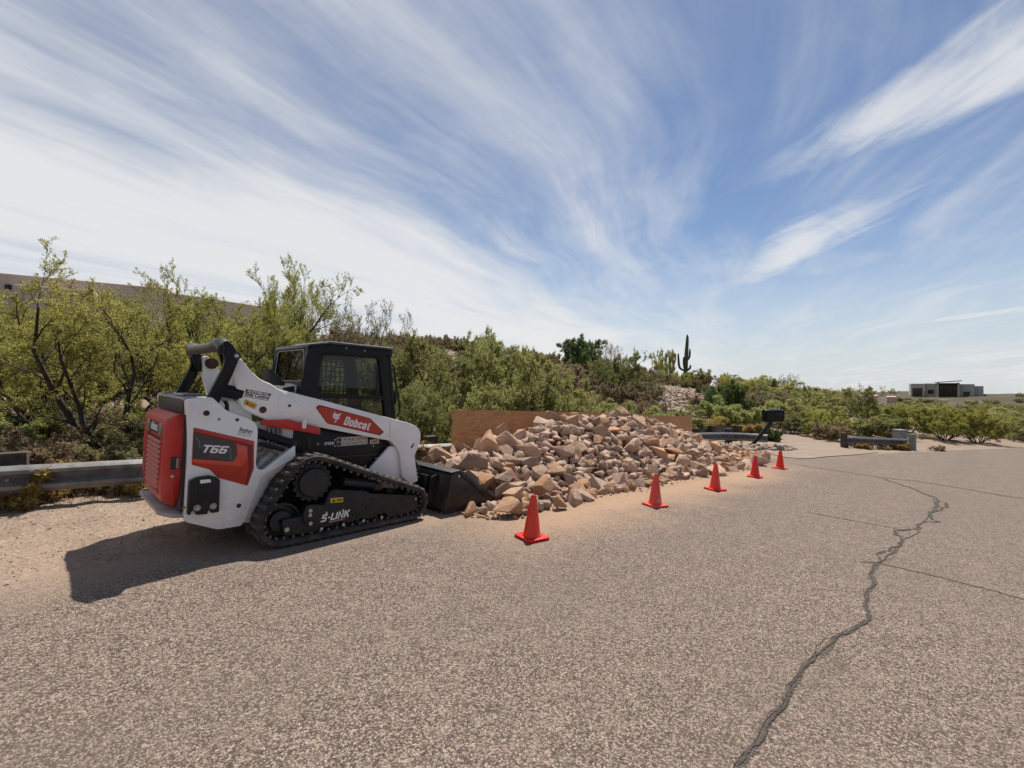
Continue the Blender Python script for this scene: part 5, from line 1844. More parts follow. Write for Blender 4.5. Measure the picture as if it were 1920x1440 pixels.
def rock_np(seed, npts=15, sub=True):
    """angular block: hull of points scattered near the faces of a skewed box, edges chipped"""
    r = random.Random(seed)
    sx, sy, sz = 1.0, r.uniform(0.66, 1.0), r.uniform(0.5, 0.92)
    bm = bmesh.new()
    for k in range(npts):
        v = Vector((r.gauss(0, 1), r.gauss(0, 1), r.gauss(0, 1)))
        v.normalize()
        p = 3.2
        q = (abs(v.x)**p+abs(v.y)**p+abs(v.z)**p)**(1/p)
        v = v/q*r.uniform(0.86, 1.05)
        bm.verts.new((v.x*sx, v.y*sy, v.z*sz))
    bmesh.ops.convex_hull(bm, input=bm.verts)
    bmesh.ops.delete(bm, geom=[v for v in bm.verts if not v.link_faces], context='VERTS')
    bmesh.ops.dissolve_limit(bm, angle_limit=R(9), verts=bm.verts, edges=bm.edges)
    if sub:
        bmesh.ops.bevel(bm, geom=list(bm.edges), offset=r.uniform(0.025, 0.055), segments=1, affect='EDGES', clamp_overlap=True)
        bmesh.ops.triangulate(bm, faces=bm.faces)
        for v in bm.verts:
            n = v.normal
            v.co += n*r.uniform(-0.022, 0.022)
    else:
        bmesh.ops.triangulate(bm, faces=bm.faces)
    bmesh.ops.recalc_face_normals(bm, faces=bm.faces)
    bm.verts.ensure_lookup_table()
    vs = np.array([tuple(v.co) for v in bm.verts])
    fs = np.array([[v.index for v in f.verts] for f in bm.faces])
    bm.free()
    return vs, fs


ROCKS = [rock_np(100+i, random.Random(i).choice([9, 10, 12, 14])) for i in range(26)]
ROCK_ME = []
for i, (v, f) in enumerate(ROCKS):
    me = mesh_np('rock', v, None, f, rock_mat, True)
    me.set_sharp_from_angle(angle=R(24))
    ROCK_ME.append(me)
SMALL = [rock_np(300+i, 10, False) for i in range(10)]

# heap shape along the plywood: t along it, n towards the road
HT = np.array([-2.2, -1.6, -1.0, -0.5, 0.0, 0.7, 1.1, 2.0, 3.5, 5.2, 6.2, 7.2, 8.3, 9.2, 10.2])
HH = np.array([0.10, 0.44, 0.68, 0.74, 0.80, 0.98, 1.08, 1.22, 1.36, 1.32, 1.16, 0.92, 0.62, 0.32, 0.0])
HF = np.array([2.35, 2.75, 3.0, 3.15, 3.05, 3.0, 2.98, 3.05, 2.9, 2.95, 2.95, 2.9, 2.75, 2.5, 2.1])
HC = np.array([1.9, 1.9, 1.75, 1.65, 1.5, 1.35, 1.25, 1.15, 1.1, 1.05, 1.05, 1.0, 0.95, 0.9, 0.8])   # crest distance from the plywood


def heap(t, n):
    h = np.interp(t, HT, HH)
    f = np.interp(t, HT, HF)
    c = np.interp(t, HT, HC)
    fr = np.clip((f-n)/(f-c), 0, 1)                        # front slope
    bk_ = np.clip(1-0.45*np.clip((c-n)/c, 0, 1)**1.5, 0, 1)
    bk_ = bk_*np.clip((n+0.02)/0.15, 0, 1)
    # left end behind the bucket stays open at the back
    g = np.where(n > c, fr**0.92, bk_)
    return h*g


def tn_world(t, n):
    return PQ[0]+PT[0]*t+PN[0]*n, PQ[1]+PT[1]*t+PN[1]*n


def build_pile():
    rs = np.random.RandomState(8)
    N = 1300
    t, n, r = [], [], []
    tries = 0
    while len(t) < N and tries < 200000:
        tries += 1
        tt = rs.uniform(-1.9, 9.9)
        nn = rs.uniform(0.08, 3.25)
        f = np.interp(tt, HT, HF)
        if nn > f-0.05 or (tt < -0.9 and nn < 0.9):
            continue
        # keep clear of the bucket
        x, y = tn_world(tt, nn)
        rad = min(0.23, max(0.065, rs.lognormal(math.log(0.108), 0.34)))
        if tt > 5:
            rad *= 0.92
        ok = True
        for i in range(max(0, len(t)-N), len(t)):
            if (t[i]-tt)**2+(n[i]-nn)**2 < (0.58*(r[i]+rad))**2:
                ok = False
                break
        if not ok and rs.rand() > 0.035:
            continue
        t.append(tt)
        n.append(nn)
        r.append(rad)
    t, n, r = np.array(t), np.array(n), np.array(r)
    N = len(t)
    z = heap(t, n)-0.55*r+0.35*rs.rand(N)*r
    # some rocks on a second layer
    # bucket obstacle (in loader coordinates)
    M = np.array(loader.matrix_world.inverted())
    for it in range(80):
        d = np.stack([t[:, None]-t[None], n[:, None]-n[None], z[:, None]-z[None]], 2)
        dist = np.linalg.norm(d, axis=2)+np.eye(N)*9
        need = 0.86*(r[:, None]+r[None])
        ov = np.clip(need-dist, 0, None)
        push = np.einsum('ijk,ij->ik', d, ov/dist)*0.32
        t += push[:, 0]*0.8
        n += push[:, 1]*0.8
        z += push[:, 2]*0.9-0.012
        core = np.clip(heap(t, n)-0.30, 0, None)
        z = np.maximum(z, core+0.50*r)
        z = np.minimum(z, np.maximum(heap(t, n)+0.12-0.45*r, core+0.5*r))
        n = np.maximum(n, 0.55*r+0.03)
        f = np.interp(t, HT, HF)
        n = np.where(n > f+0.05, n-0.03, n)
        x, y = tn_world(t, n)
        w = np.stack([x, y, plane(x, y)+z, np.ones(N)], 1)@M.T
        inb = (w[:, 0] < 1.62+0.6*r+0.25*np.clip(w[:, 2]-0.1, 0, 1)) & (w[:, 0] > 0.2) & (np.abs(w[:, 1]) < 0.90+0.75*r)
        # push out of the bucket: forward if inside the opening, sideways if past the cheek
        side = np.zeros(N, bool)
        fwd = inb | ((w[:, 1] < -0.55) & (w[:, 1] > -1.25) & (w[:, 0] > 0.5) & (w[:, 0] < 2.0+0.9*r))
        A = np.array(loader.matrix_world)
        dx = np.where(fwd, 0.05, 0.0)
        dy = np.where(side, -0.02, 0.0)
        wx, wy = A[0, 0]*dx+A[0, 1]*dy, A[1, 0]*dx+A[1, 1]*dy
        t += wx*PT[0]+wy*PT[1]
        n += wx*PN[0]+wy*PN[1]
    x, y = tn_world(t, n)
    zg = plane(x, y)
    return t, n, r, x, y, zg+z


pt, pn_, pr_, px_, py_, pz_ = build_pile()
# hand-set stones at the foot and crest that stand out
HERO = [  # x, y, z above ground, radius, (scale), rot, label
    (-0.06, 5.47, 0.115, 0.20, (1.25, 0.9, 0.8), (0.1, 0.05, 0.35), 'big flat-topped tan boulder lying on the road in front of the bucket lip'),
    (-0.56, 5.42, 0.075, 0.135, (1.1, 0.8, 0.8), (0.3, -0.2, 0.9), 'loose pointed stone at the near corner of the bucket'),
    (-0.36, 5.52, 0.055, 0.095, (1.0, 0.9, 0.8), (0.5, 0.2, 2.0), 'small grey-brown stone between the bucket corner and the big flat boulder'),
    (0.17, 5.58, 0.035, 0.10, (1.2, 0.8, 0.5), (0.0, 0.1, 1.2), 'thin flat stone slab right of the big flat boulder'),
    (0.66, 5.95, 0.10, 0.15, (1.0, 0.9, 0.8), (0.2, 0.4, 0.4), 'rounded stone on the road edge behind the nearest cone'),
    (0.44, 6.28, 0.24, 0.25, (1.0, 0.95, 0.85), (0.3, 0.1, 1.4), 'large pale boulder low in the heap right behind the nearest cone'),
]
for (x, y, dz, rad, sc, rot, lab) in HERO:
    k = HERO.index((x, y, dz, rad, sc, rot, lab))+3
    o = inst('rock', ROCK_ME[k], None, (x, y, plane(x, y)+dz), rot, tuple(rad*s for s in sc))
    tag(o, lab, 'rock', 'rocks of the dumped heap')
rs = np.random.RandomState(4)
# remove pile rocks that clash with the hand-set ones
keep = ~((pt < -0.75) & (pn_ < 1.35))
for (x, y, dz, rad, sc, rot, lab) in HERO:
    keep &= np.hypot(px_-x, py_-y) > 0.75*(pr_+rad)
px_, py_, pz_, pr_, pt, pn_ = [a[keep] for a in (px_, py_, pz_, pr_, pt, pn_)]
depth = np.sqrt(px_**2+py_**2+(pz_-1.5)**2)
vis = pr_/depth
surf = (pz_-plane(px_, py_))+pr_*0.5 > heap(pt, pn_)-0.16
order = np.argsort(-(vis*np.where(surf, 1.0, 0.3)))
top = order[:300-len(HERO)]
rest = order[300-len(HERO):]
crest = int(top[np.argmax((pz_-plane(px_, py_))[top])])
left = int(top[np.argmin(pt[top])])
right = int(top[np.argmax(pt[top])])
for i in top:
    k = rs.randint(len(ROCK_ME))
    s = pr_[i]*1.22
    o = inst('rock', ROCK_ME[k], None, (px_[i], py_[i], pz_[i]), (rs.normal(0, 0.8), rs.normal(0, 0.8), rs.uniform(0, 6.28)), (s*rs.uniform(0.95, 1.3), s, s*rs.uniform(0.85, 1.1)))
    hgt = (pz_-plane(px_, py_))[i]
    foot = np.interp(pt[i], HT, HF)-pn_[i]
    if i == crest:
        lab = 'topmost rock on the crest of the tan rock heap'
    elif i == right:
        lab = 'rock at the far right tail end of the heap near the fourth cone'
    elif i == left:
        lab = 'rock at the far left end of the heap against the bucket'
    else:
        u = px_[i]/py_[i]*820+960
        zone = ['right above the loader bucket', 'behind the nearest cone', 'below the first plywood sheet', 'behind and left of the second cone', 'behind the second cone',
                'between the second and third cones', 'behind the third cone', 'at the right end of the heap'][int(np.searchsorted([900, 985, 1050, 1130, 1215, 1290, 1350], u))]
        lev = 'at the road edge' if foot < 0.4 else ('low on the slope' if hgt < 0.45 else ('halfway up the heap' if hgt < 0.85 else 'near the crest'))
        size = 'large' if pr_[i] > 0.165 else ('mid-sized' if pr_[i] > 0.125 else 'small')
        lab = size+' tan rock '+lev+', '+zone
    tag(o, lab, 'rock', 'rocks of the dumped heap')


def scatter_mesh(name, items, protos, material, label, cat=None, parent=None):
    V, F = [], []
    b = 0
    for (x, y, z, s, k, rx, ry, rz) in items:
        v, f = protos[k]
        m = np.array(Matrix.Rotation(rz, 3, 'Z') @ Matrix.Rotation(ry, 3, 'Y') @ Matrix.Rotation(rx, 3, 'X'))
        vv = (v*np.asarray(s))@m.T+np.array([x, y, z])
        V.append(vv)
        F.append(f+b)
        b += len(vv)
    me = mesh_np(name, np.vstack(V), None, np.vstack(F), material, False)
    o = inst(name, me, parent)
    tag(o, label, cat, None, 'stuff')
    return o


items = []
for i in rest:
    s = pr_[i]*1.15
    items.append((px_[i], py_[i], pz_[i], s, rs.randint(len(ROCKS)), rs.normal(0, 0.4), rs.normal(0, 0.4), rs.uniform(0, 6.28)))
# fill of small broken stone filling the gaps of the heap
for k in range(1800):
    t = rs.uniform(-1.7, 9.6)
    n = rs.uniform(0.15, np.interp(t, HT, HF)-0.05)
    if t < -0.75 and n < 1.4:
        continue
    x, y = tn_world(t, n)
    w = np.array(loader.matrix_world.inverted())@np.array([x, y, plane(x, y), 1])
    if w[0] < 1.75 and abs(w[1]) < 0.95:
        continue
    s = rs.uniform(0.05, 0.10)
    items.append((x, y, plane(x, y)+max(0.02, heap(t, n)-0.38+rs.uniform(0, 0.12)), s, rs.randint(len(ROCKS)), rs.normal(0, 1), rs.normal(0, 1), rs.uniform(0, 6.28)))
scatter_mesh('rock_fill', items, ROCKS, rock_mat, 'smaller broken stone filling the gaps of the heap', 'rubble')

# crumbs and gravel along the foot of the heap and over the dirt shoulder
items = []
for k in range(420):
    t = rs.uniform(-1.9, 9.9)
    n = np.interp(t, HT, HF)+abs(rs.normal(0, 0.13))-0.12
    x, y = tn_world(t, n)
    s = rs.uniform(0.008, 0.034)
    items.append((x, y, plane(x, y)+s*0.3+0.006, s, rs.randint(10), rs.normal(0, 1), rs.normal(0, 1), rs.uniform(0, 6.28)))
for k in range(40):
    x, y = -0.25+rs.normal(0, 0.16), 5.42+rs.normal(0, 0.07)
    s = rs.uniform(0.010, 0.035)
    items.append((x, y, plane(x, y)+s*0.3+0.006, s, rs.randint(10), rs.normal(0, 1), rs.normal(0, 1), rs.uniform(0, 6.28)))
scatter_mesh('stone_crumbs', items, SMALL, rock_mat, 'stone crumbs lying along the foot of the heap', 'gravel')
items = []
for k in range(11000):
    t = rs.uniform(-10.5, 1.5)
    s_ = -rs.uniform(0.0, 3.05)
    p = RO+RT*t+RN*s_
    if rs.rand() < 0.25:
        s_ = rs.uniform(0, 3)
        p = RO+RT*t+RN*s_
    s = rs.uniform(0.002, 0.008)*(1+1.5*(rs.rand() < 0.02))
    items.append((p[0], p[1], 0, s, rs.randint(10), rs.normal(0, 1), rs.normal(0, 1), rs.uniform(0, 6.28)))
zz = terrain(np.array([i[0] for i in items]), np.array([i[1] for i in items]))
items = [(i[0], i[1], z+i[3]*0.2, *i[3:]) for i, z in zip(items, zz)]
shoulder_mat = mat('shoulder_stone', (0.37, 0.29, 0.225), 0.95, col2=(0.23, 0.175, 0.135), nscale=6)
scatter_mesh('shoulder_gravel', items, SMALL, shoulder_mat, 'loose gravel on the dirt shoulder beneath the guardrail', 'gravel')
# pale rip-rap: hillside bank below the saguaro, and round the mailbox
items = []
for k in range(1000):
    y = rs.uniform(26, 38)
    u = rs.uniform(0.325, 0.435)
    x = y*u+rs.normal(0, 0.2)
    s = rs.uniform(0.09, 0.26)
    items.append((x, y, 0, s, rs.randint(10), rs.normal(0, 1), rs.normal(0, 1), rs.uniform(0, 6.28)))
for k in range(260):
    a = rs.uniform(0, 1)
    x, y = 7.9+a*2.6+rs.normal(0, 0.25), 15.6+a*1.4+rs.normal(0, 0.45)
    s = rs.uniform(0.05, 0.17)
    items.append((x, y, 0, s, rs.randint(10), rs.normal(0, 1), rs.normal(0, 1), rs.uniform(0, 6.28)))
zz = terrain(np.array([i[0] for i in items]), np.array([i[1] for i in items]))
items = [(i[0], i[1], z+i[3]*0.3, *i[3:]) for i, z in zip(items, zz)]
scatter_mesh('riprap', items, SMALL, pale_rock, 'pale rip-rap stones on the bank below the saguaro and around the mailbox', 'rip-rap')


# ------------------------------------------------------------------ plants
def leaf_material(name, c1, c2, c3):
    m = bpy.data.materials.new(name)
    m.use_nodes = True
    nt = m.node_tree
    b = nt.nodes['Principled BSDF']
    tc = nt.nodes.new('ShaderNodeTexCoord')
    oi = nt.nodes.new('ShaderNodeObjectInfo')
    n1 = noise(nt, tc.outputs['Object'], 1.1, 3, 0.6)
    n2 = noise(nt, tc.outputs['Object'], 9.0, 2, 0.6)
    c = mixrgb(nt, maprange(nt, n1, 0.35, 0.65), c1, c2)
    c = mixrgb(nt, maprange(nt, n2, 0.5, 0.75, 0, 0.8), c, c3)
    hsv = nt.nodes.new('ShaderNodeHueSaturation')
    link(nt, maprange(nt, oi.outputs['Random'], 0, 1, 0.82, 1.2), hsv.inputs['Value'])
    r2 = math_node(nt, 'FRACT', math_node(nt, 'MULTIPLY', oi.outputs['Random'], 33.3))
    link(nt, maprange(nt, r2, 0, 1, 0.485, 0.515), hsv.inputs['Hue'])
    link(nt, c, hsv.inputs['Color'])
    b.inputs['Roughness'].default_value = 0.6
    b.inputs['Specular IOR Level'].default_value = 0.25
    link(nt, hsv.outputs[0], b.inputs['Base Color'])
    tr = nt.nodes.new('ShaderNodeBsdfTranslucent')
    link(nt, hsv.outputs[0], tr.inputs['Color'])
    mx = nt.nodes.new('ShaderNodeMixShader')
    mx.inputs[0].default_value = 0.5
    link(nt, b.outputs[0], mx.inputs[1])
    link(nt, tr.outputs[0], mx.inputs[2])
    link(nt, mx.outputs[0], nt.nodes['Material Output'].inputs['Surface'])
    return m


leaf_pv = leaf_material('paloverde_leaf', (0.40, 0.385, 0.10), (0.32, 0.315, 0.085), (0.46, 0.42, 0.115))
leaf_mesq = leaf_material('mesquite_leaf', (0.30, 0.31, 0.115), (0.35, 0.35, 0.125), (0.24, 0.255, 0.10))
leaf_dark = leaf_material('dark_leaf', (0.095, 0.145, 0.05), (0.12, 0.17, 0.055), (0.08, 0.12, 0.04))
leaf_olive = leaf_material('olive_leaf', (0.27, 0.235, 0.12), (0.22, 0.205, 0.10), (0.31, 0.26, 0.14))
leaf_brown = leaf_material('brown_leaf', (0.30, 0.21, 0.13), (0.25, 0.19, 0.11), (0.22, 0.19, 0.10))
leaf_yellow = leaf_material('straw_leaf', (0.33, 0.24, 0.075), (0.28, 0.20, 0.07), (0.36, 0.27, 0.10))
bark = mat('bark', (0.075, 0.058, 0.045), 0.95, col2=(0.028, 0.022, 0.018), nscale=9)
bark_pale = mat('bark_pale', (0.16, 0.135, 0.11), 0.95, col2=(0.10, 0.085, 0.07), nscale=9)


def tubes_np(P0, P1, R0, R1, seg=3):
    """straight tapered tubes between rows of points"""
    d = P1-P0
    d = d/(np.linalg.norm(d, axis=1, keepdims=True)+1e-9)
    h = np.where(np.abs(d[:, 2:3]) < 0.9, np.array([[0, 0, 1.0]]), np.array([[1.0, 0, 0]]))
    a = np.cross(d, h)
    a /= np.linalg.norm(a, axis=1, keepdims=True)+1e-9
    b = np.cross(d, a)
    n = len(P0)
    v = np.empty((n, 2, seg, 3))
    for k in range(seg):
        t = 2*PI*k/seg
        o = a*math.cos(t)+b*math.sin(t)
        v[:, 0, k] = P0+o*R0[:, None]
        v[:, 1, k] = P1+o*R1[:, None]
    idx = np.arange(n)[:, None]*(2*seg)
    q = []
    for k in range(seg):
        j = (k+1) % seg
        q.append(np.concatenate([idx+k, idx+j, idx+seg+j, idx+seg+k], 1))
    return v.reshape(-1, 3), np.concatenate(q, 0)


def make_plant(seed, height, spread, stems=7, lv=(8, 8, 4), leaf=(0.045, 0.012), per=14, lean=0.75, droop=0.0, rad=0.05, upt=0.5, leaf_from=2, gap=0.0, minb=0.25, cup=0.0):
    rs = np.random.RandomState(seed)
    segs0, segs1, r0, r1 = [], [], [], []

    def grow(p, d, L, r, npts, bendup, wob):
        pts = [p]
        for k in range(npts):
            d = d+rs.normal(0, wob, 3)+np.array([0, 0, bendup])
            d = d/np.linalg.norm(d)
            p = p+d*(L/npts)
            pts.append(p)
        return np.array(pts), d
    branches = []
    for s in range(stems):
        az = 2*PI*(s+rs.uniform(-0.35, 0.35))/stems
        tilt = lean*rs.uniform(0.45, 1.1)
        d = np.array([math.cos(az)*math.sin(tilt)*spread/height*1.6, math.sin(az)*math.sin(tilt)*spread/height*1.6, math.cos(tilt)])
        d /= np.linalg.norm(d)
        L = height*rs.uniform(0.75, 1.05)
        pts, _ = grow(np.array([math.cos(az)*0.08, math.sin(az)*0.08, -0.08]), d, L, rad, 8, 0.05-droop*0.06, 0.16)
        rr = rad*rs.uniform(0.7, 1.1)*np.linspace(1, 0.22, len(pts))
        branches.append((0, pts, rr))
    level = branches
    allb = list(branches)
    lengths = (0.50, 0.55, 0.62)
    for li, nb in enumerate(lv):
        nxt = []
        for (_, pts, rr) in level:
            Lp = np.linalg.norm(np.diff(pts, axis=0), axis=1).sum()
            for k in range(nb):
                u = minb+(1-minb)*(k+rs.rand())/nb
                x = u*(len(pts)-1)
                i = min(int(x), len(pts)-2)
                p = pts[i]+(pts[i+1]-pts[i])*(x-i)
                dm = pts[i+1]-pts[i]
                dm /= np.linalg.norm(dm)+1e-9
                rnd = rs.normal(0, 1, 3)
                rnd -= dm*rnd.dot(dm)
                rnd /= np.linalg.norm(rnd)+1e-9
                d = dm*rs.uniform(0.35, 0.8)+rnd*rs.uniform(0.6, 1.0)+np.array([0, 0, upt*rs.uniform(0.2, 1.0)-droop*0.3])
                d /= np.linalg.norm(d)
                L = Lp*lengths[li]*rs.uniform(0.6, 1.15)*(1-0.35*u)
                npt = 5 if li == 0 else (4 if li == 1 else 2)
                q, _ = grow(p, d, L, 0, npt, 0.05*upt-droop*0.08, 0.16)
                r_ = np.interp(x, np.arange(len(rr)), rr)*rs.uniform(0.45, 0.65)
                nxt.append((li+1, q, np.linspace(max(r_, 0.0032), max(r_*0.3, 0.0022), len(q))))
        allb += nxt
        level = nxt
    P0, P1, A, B = [], [], [], []
    S0 = [[], [], [], []]
    for (l, pts, rr) in allb:
        T = (P0, P1, A, B) if l > 0 else S0
        T[0].append(pts[:-1])
        T[1].append(pts[1:])
        T[2].append(rr[:-1])
        T[3].append(rr[1:])
    cat = lambda a: np.concatenate(a)
    v1, q1 = tubes_np(cat(S0[0]), cat(S0[1]), cat(S0[2]), cat(S0[3]), 6)
    v2, q2 = tubes_np(cat(P0), cat(P1), cat(A), cat(B), 3)
    wood_v = np.vstack([v1, v2])
    wood_q = np.vstack([q1, q2+len(v1)])
    # leaves on the outer levels
    c0, dd = [], []
    for (l, pts, rr) in allb:
        if l < leaf_from:
            continue
        if rs.rand() < gap:
            continue
        k = int(per*(1.0 if l == len(lv) else 0.5))
        if k < 1:
            continue
        x = rs.uniform(0.1, 1.0, k)*(len(pts)-1)
        i = np.minimum(x.astype(int), len(pts)-2)
        p = pts[i]+(pts[i+1]-pts[i])*(x-i)[:, None]
        c0.append(p+rs.normal(0, leaf[0]*0.35, (k, 3)))
        t = pts[i+1]-pts[i]
        dd.append(t/(np.linalg.norm(t, axis=1, keepdims=True)+1e-9))
    if c0:
        c = np.concatenate(c0)
        t = np.concatenate(dd)
        n = len(c)
        d = t*0.5+rs.normal(0, 0.7, (n, 3))+np.array([0, 0, 0.25])
        d /= np.linalg.norm(d, axis=1, keepdims=True)
        h = rs.normal(0, 1, (n, 3))
        s = np.cross(d, h)
        s /= np.linalg.norm(s, axis=1, keepdims=True)+1e-9
        ln = leaf[0]*rs.uniform(0.6, 1.3, (n, 1))
        wd = leaf[1]*rs.uniform(0.7, 1.3, (n, 1))
        v = np.stack([c, c+d*ln*0.5+s*wd, c+d*ln, c+d*ln*0.5-s*wd], 1).reshape(-1, 3)
        q = np.arange(n*4).reshape(-1, 4)
    else:
        v, q = None, None
    return wood_v, wood_q, v, q


class Species:
    def __init__(s, name, wood_mat, leaf_mat, **kw):
        wv, wq, lv, lq = make_plant(**kw)
        s.wood = mesh_np(name+'_wood', wv, wq, None, wood_mat, True)
        s.leaf = mesh_np(name+'_leaf', lv, lq, None, leaf_mat, False) if lv is not None else None
        s.h = float(wv[:, 2].max())
        s.w = float(np.percentile(np.hypot(wv[:, 0], wv[:, 1]), 97))


SP = {
    'pv1': Species('pv1', bark, leaf_pv, seed=1, height=3.1, spread=2.7, stems=8, lv=(8, 8, 5), leaf=(0.036, 0.0072), per=27, lean=0.88, rad=0.058, upt=0.70, minb=0.24),
    'pv2': Species('pv2', bark, leaf_pv, seed=2, height=3.1, spread=2.2, stems=7, lv=(8, 8, 5), leaf=(0.036, 0.0072), per=27, lean=0.72, rad=0.060, upt=0.80, minb=0.22),
    'mq1': Species('mq1', bark, leaf_mesq, seed=3, height=2.5, spread=2.3, stems=8, lv=(8, 8, 5), leaf=(0.048, 0.0115), per=22, lean=0.85, rad=0.045, upt=0.6, droop=0.15),
    'mq2': Species('mq2', bark, leaf_mesq, seed=4, height=2.4, spread=2.0, stems=9, lv=(8, 7, 5), leaf=(0.048, 0.0115), per=23, lean=0.8, rad=0.04, upt=0.45, droop=0.3),
    'dk1': Species('dk1', bark, leaf_dark, seed=5, height=2.2, spread=1.5, stems=9, lv=(8, 7, 4), leaf=(0.10, 0.022), per=14, lean=1.0, rad=0.05, upt=0.35, minb=0.1),
    'ol1': Species('ol1', bark, leaf_olive, seed=6, height=1.8, spread=1.5, stems=9, lv=(7, 7, 3), leaf=(0.09, 0.02), per=10, lean=0.8, rad=0.035, upt=0.6, minb=0.15),
    'ol2': Species('ol2', bark_pale, leaf_olive, seed=7, height=1.9, spread=1.3, stems=10, lv=(7, 6, 3), leaf=(0.08, 0.018), per=7, lean=0.7, rad=0.03, upt=0.8, minb=0.15),
    'br1': Species('br1', bark_pale, leaf_brown, seed=8, height=1.5, spread=1.3, stems=10, lv=(7, 6, 3), leaf=(0.08, 0.02), per=10, lean=0.85, rad=0.03, upt=0.6, minb=0.1),
    'gn1': Species('gn1', bark, leaf_mesq, seed=9, height=1.8, spread=1.6, stems=9, lv=(7, 7, 3), leaf=(0.10, 0.024), per=13, lean=0.85, rad=0.035, upt=0.5, minb=0.1),
    'yl1': Species('yl1', bark_pale, leaf_yellow, seed=10, height=0.8, spread=0.7, stems=12, lv=(6, 5, 3), leaf=(0.09, 0.016), per=10, lean=0.8, rad=0.015, upt=0.7, minb=0.1),
    'bare': Species('bare', bark_pale, leaf_olive, seed=12, height=2.6, spread=1.8, stems=8, lv=(7, 7, 4), leaf=(0.06, 0.012), per=2, lean=0.6, rad=0.035, upt=0.9),
    'pvf': Species('pvf', bark, leaf_pv, seed=13, height=2.4, spread=2.0, stems=8, lv=(7, 7, 4), leaf=(0.085, 0.018), per=13, lean=0.8, rad=0.045, upt=0.7, minb=0.15),
}


def plant(kind, x, y, h, w, label, group=None, name=None, cat=None, rz=None, dz=0.0, tilt=(0, 0)):
    sp = SP[kind]
    sz, sw = h/sp.h, w/(2*sp.w)
    nm = name or ('shrub' if h < 2.2 else 'tree')
    root = empty(nm, (x, y, tz(x, y)-0.05+dz), (x*7.3+y*3.1) % 6.28 if rz is None else rz, label, cat or ('shrub' if h < 2.2 else 'tree'), group)
    for part, me in (('trunk', sp.wood), ('crown', sp.leaf)):
        if me:
            o = inst(part, me, root)
            o.scale = (sw, sw, sz)
            o.rotation_euler = (tilt[0], tilt[1], 0)
    return root


def P(px, Y):
    """direction helper: azimuth given as tangent*820 right of straight ahead"""
    return (px-960)/820*Y, Y


# big palo verdes behind the rail, left
G1 = 'feathery palo verdes behind the guardrail'
x, y = P(215, 8.3); plant('pv1', x, y, 3.8, 5.0, 'tall yellow-green palo verde right behind the guardrail, branching just left of the loader', G1, 'palo_verde', 'tree', 0.4)
x, y = P(20, 8.8); plant('pv2', x, y, 3.0, 4.6, 'yellow-green palo verde at the far left edge of the picture', G1, 'palo_verde', 'tree', 2.1)
x, y = P(430, 11.2); plant('pv2', x, y, 4.5, 4.2, 'palo verde behind the loader crossbar with tall thin shoots against the sky', G1, 'palo_verde', 'tree', 4.0)
x, y = P(330, 13.0); plant('pv1', x, y, 4.5, 5.4, 'palo verde half hidden behind the tall one, in front of the tan house', G1, 'palo_verde', 'tree', 5.0)
x, y = P(110, 12.5); plant('pv1', x, y, 3.6, 4.4, 'palo verde standing before the tan house windows at left', G1, 'palo_verde', 'tree', 1.2)
x, y = P(530, 15.5); plant('pv2', x, y, 5.5, 4.6, 'greyish palo verde rising behind the loader cab, topmost crown left of the cab', G1, 'palo_verde', 'tree', 3.3)
x, y = P(560, 11.0); plant('mq1', x, y, 2.9, 3.0, 'bright green leafy tree directly behind the loader cab rear window', G1, 'palo_verde', 'tree', 0.9)
x, y = P(-150, 10.0); plant('pv1', x, y, 3.4, 4.5, 'palo verde whose branches reach in from beyond the left edge', G1, 'palo_verde', 'tree', 0.2)
x, y = P(625, 18.5); plant('bare', x, y, 4.6, 3.4, 'sparse grey-stemmed desert tree showing above the cab roof', None, 'desert_tree', 'tree', 1.1)
x, y = P(700, 21); plant('bare', x, y, 4.3, 4.0, 'thin-leaved grey shrub on the skyline above the cab visor', None, 'desert_tree', 'tree', 2.4)
# mesquites behind the plywood
G2 = 'green mesquites behind the plywood'
x, y = P(800, 13.2); plant('mq1', x, y, 3.35, 4.0, 'spreading green mesquite just right of the cab door', G2, 'mesquite', 'tree', 0.1)
x, y = P(905, 15.5); plant('mq1', x, y, 3.7, 4.4, 'green mesquite in the middle of the thicket above the first plywood sheet', G2, 'mesquite', 'tree', 1.9)
x, y = P(975, 14.2); plant('mq2', x, y, 3.45, 3.8, 'tallest green mesquite of the thicket, behind the joint of the first two plywood sheets', G2, 'mesquite', 'tree', 3.6)
x, y = P(860, 11.2); plant('mq2', x, y, 2.15, 2.8, 'low bushy mesquite touching the top of the first plywood sheet', G2, 'mesquite', 'tree', 5.1)
x, y = P(775, 10.6); plant('mq2', x, y, 2.0, 2.4, 'low mesquite between the lift arm nose and the plywood', G2, 'mesquite', 'tree', 4.4)
x, y = P(1045, 15.0); plant('mq2', x, y, 2.4, 3.4, 'rounded mesquite at the right edge of the thicket behind the rock crest', G2, 'mesquite', 'tree', 2.5)
x, y = P(705, 14.5); plant('mq1', x, y, 2.9, 3.4, 'green mesquite seen through and behind the cab', G2, 'mesquite', 'tree', 2.9)
x, y = P(640, 13.5); plant('mq2', x, y, 2.7, 3.2, 'shaded mesquite filling the view behind the cab side window', G2, 'mesquite', 'tree', 0.7)
x, y = P(1110, 16.5); plant('gn1', x, y, 1.7, 3.0, 'low green shrub just above the third plywood sheet', None, None, None)
x, y = P(1190, 18.0); plant('gn1', x, y, 1.6, 3.4, 'low green shrub behind the highest rocks, right of the crest', None, None, None)
x, y = P(1255, 20.0); plant('gn1', x, y, 1.5, 2.8, 'low grey-green shrub behind the last plywood sheet', None, None, None)
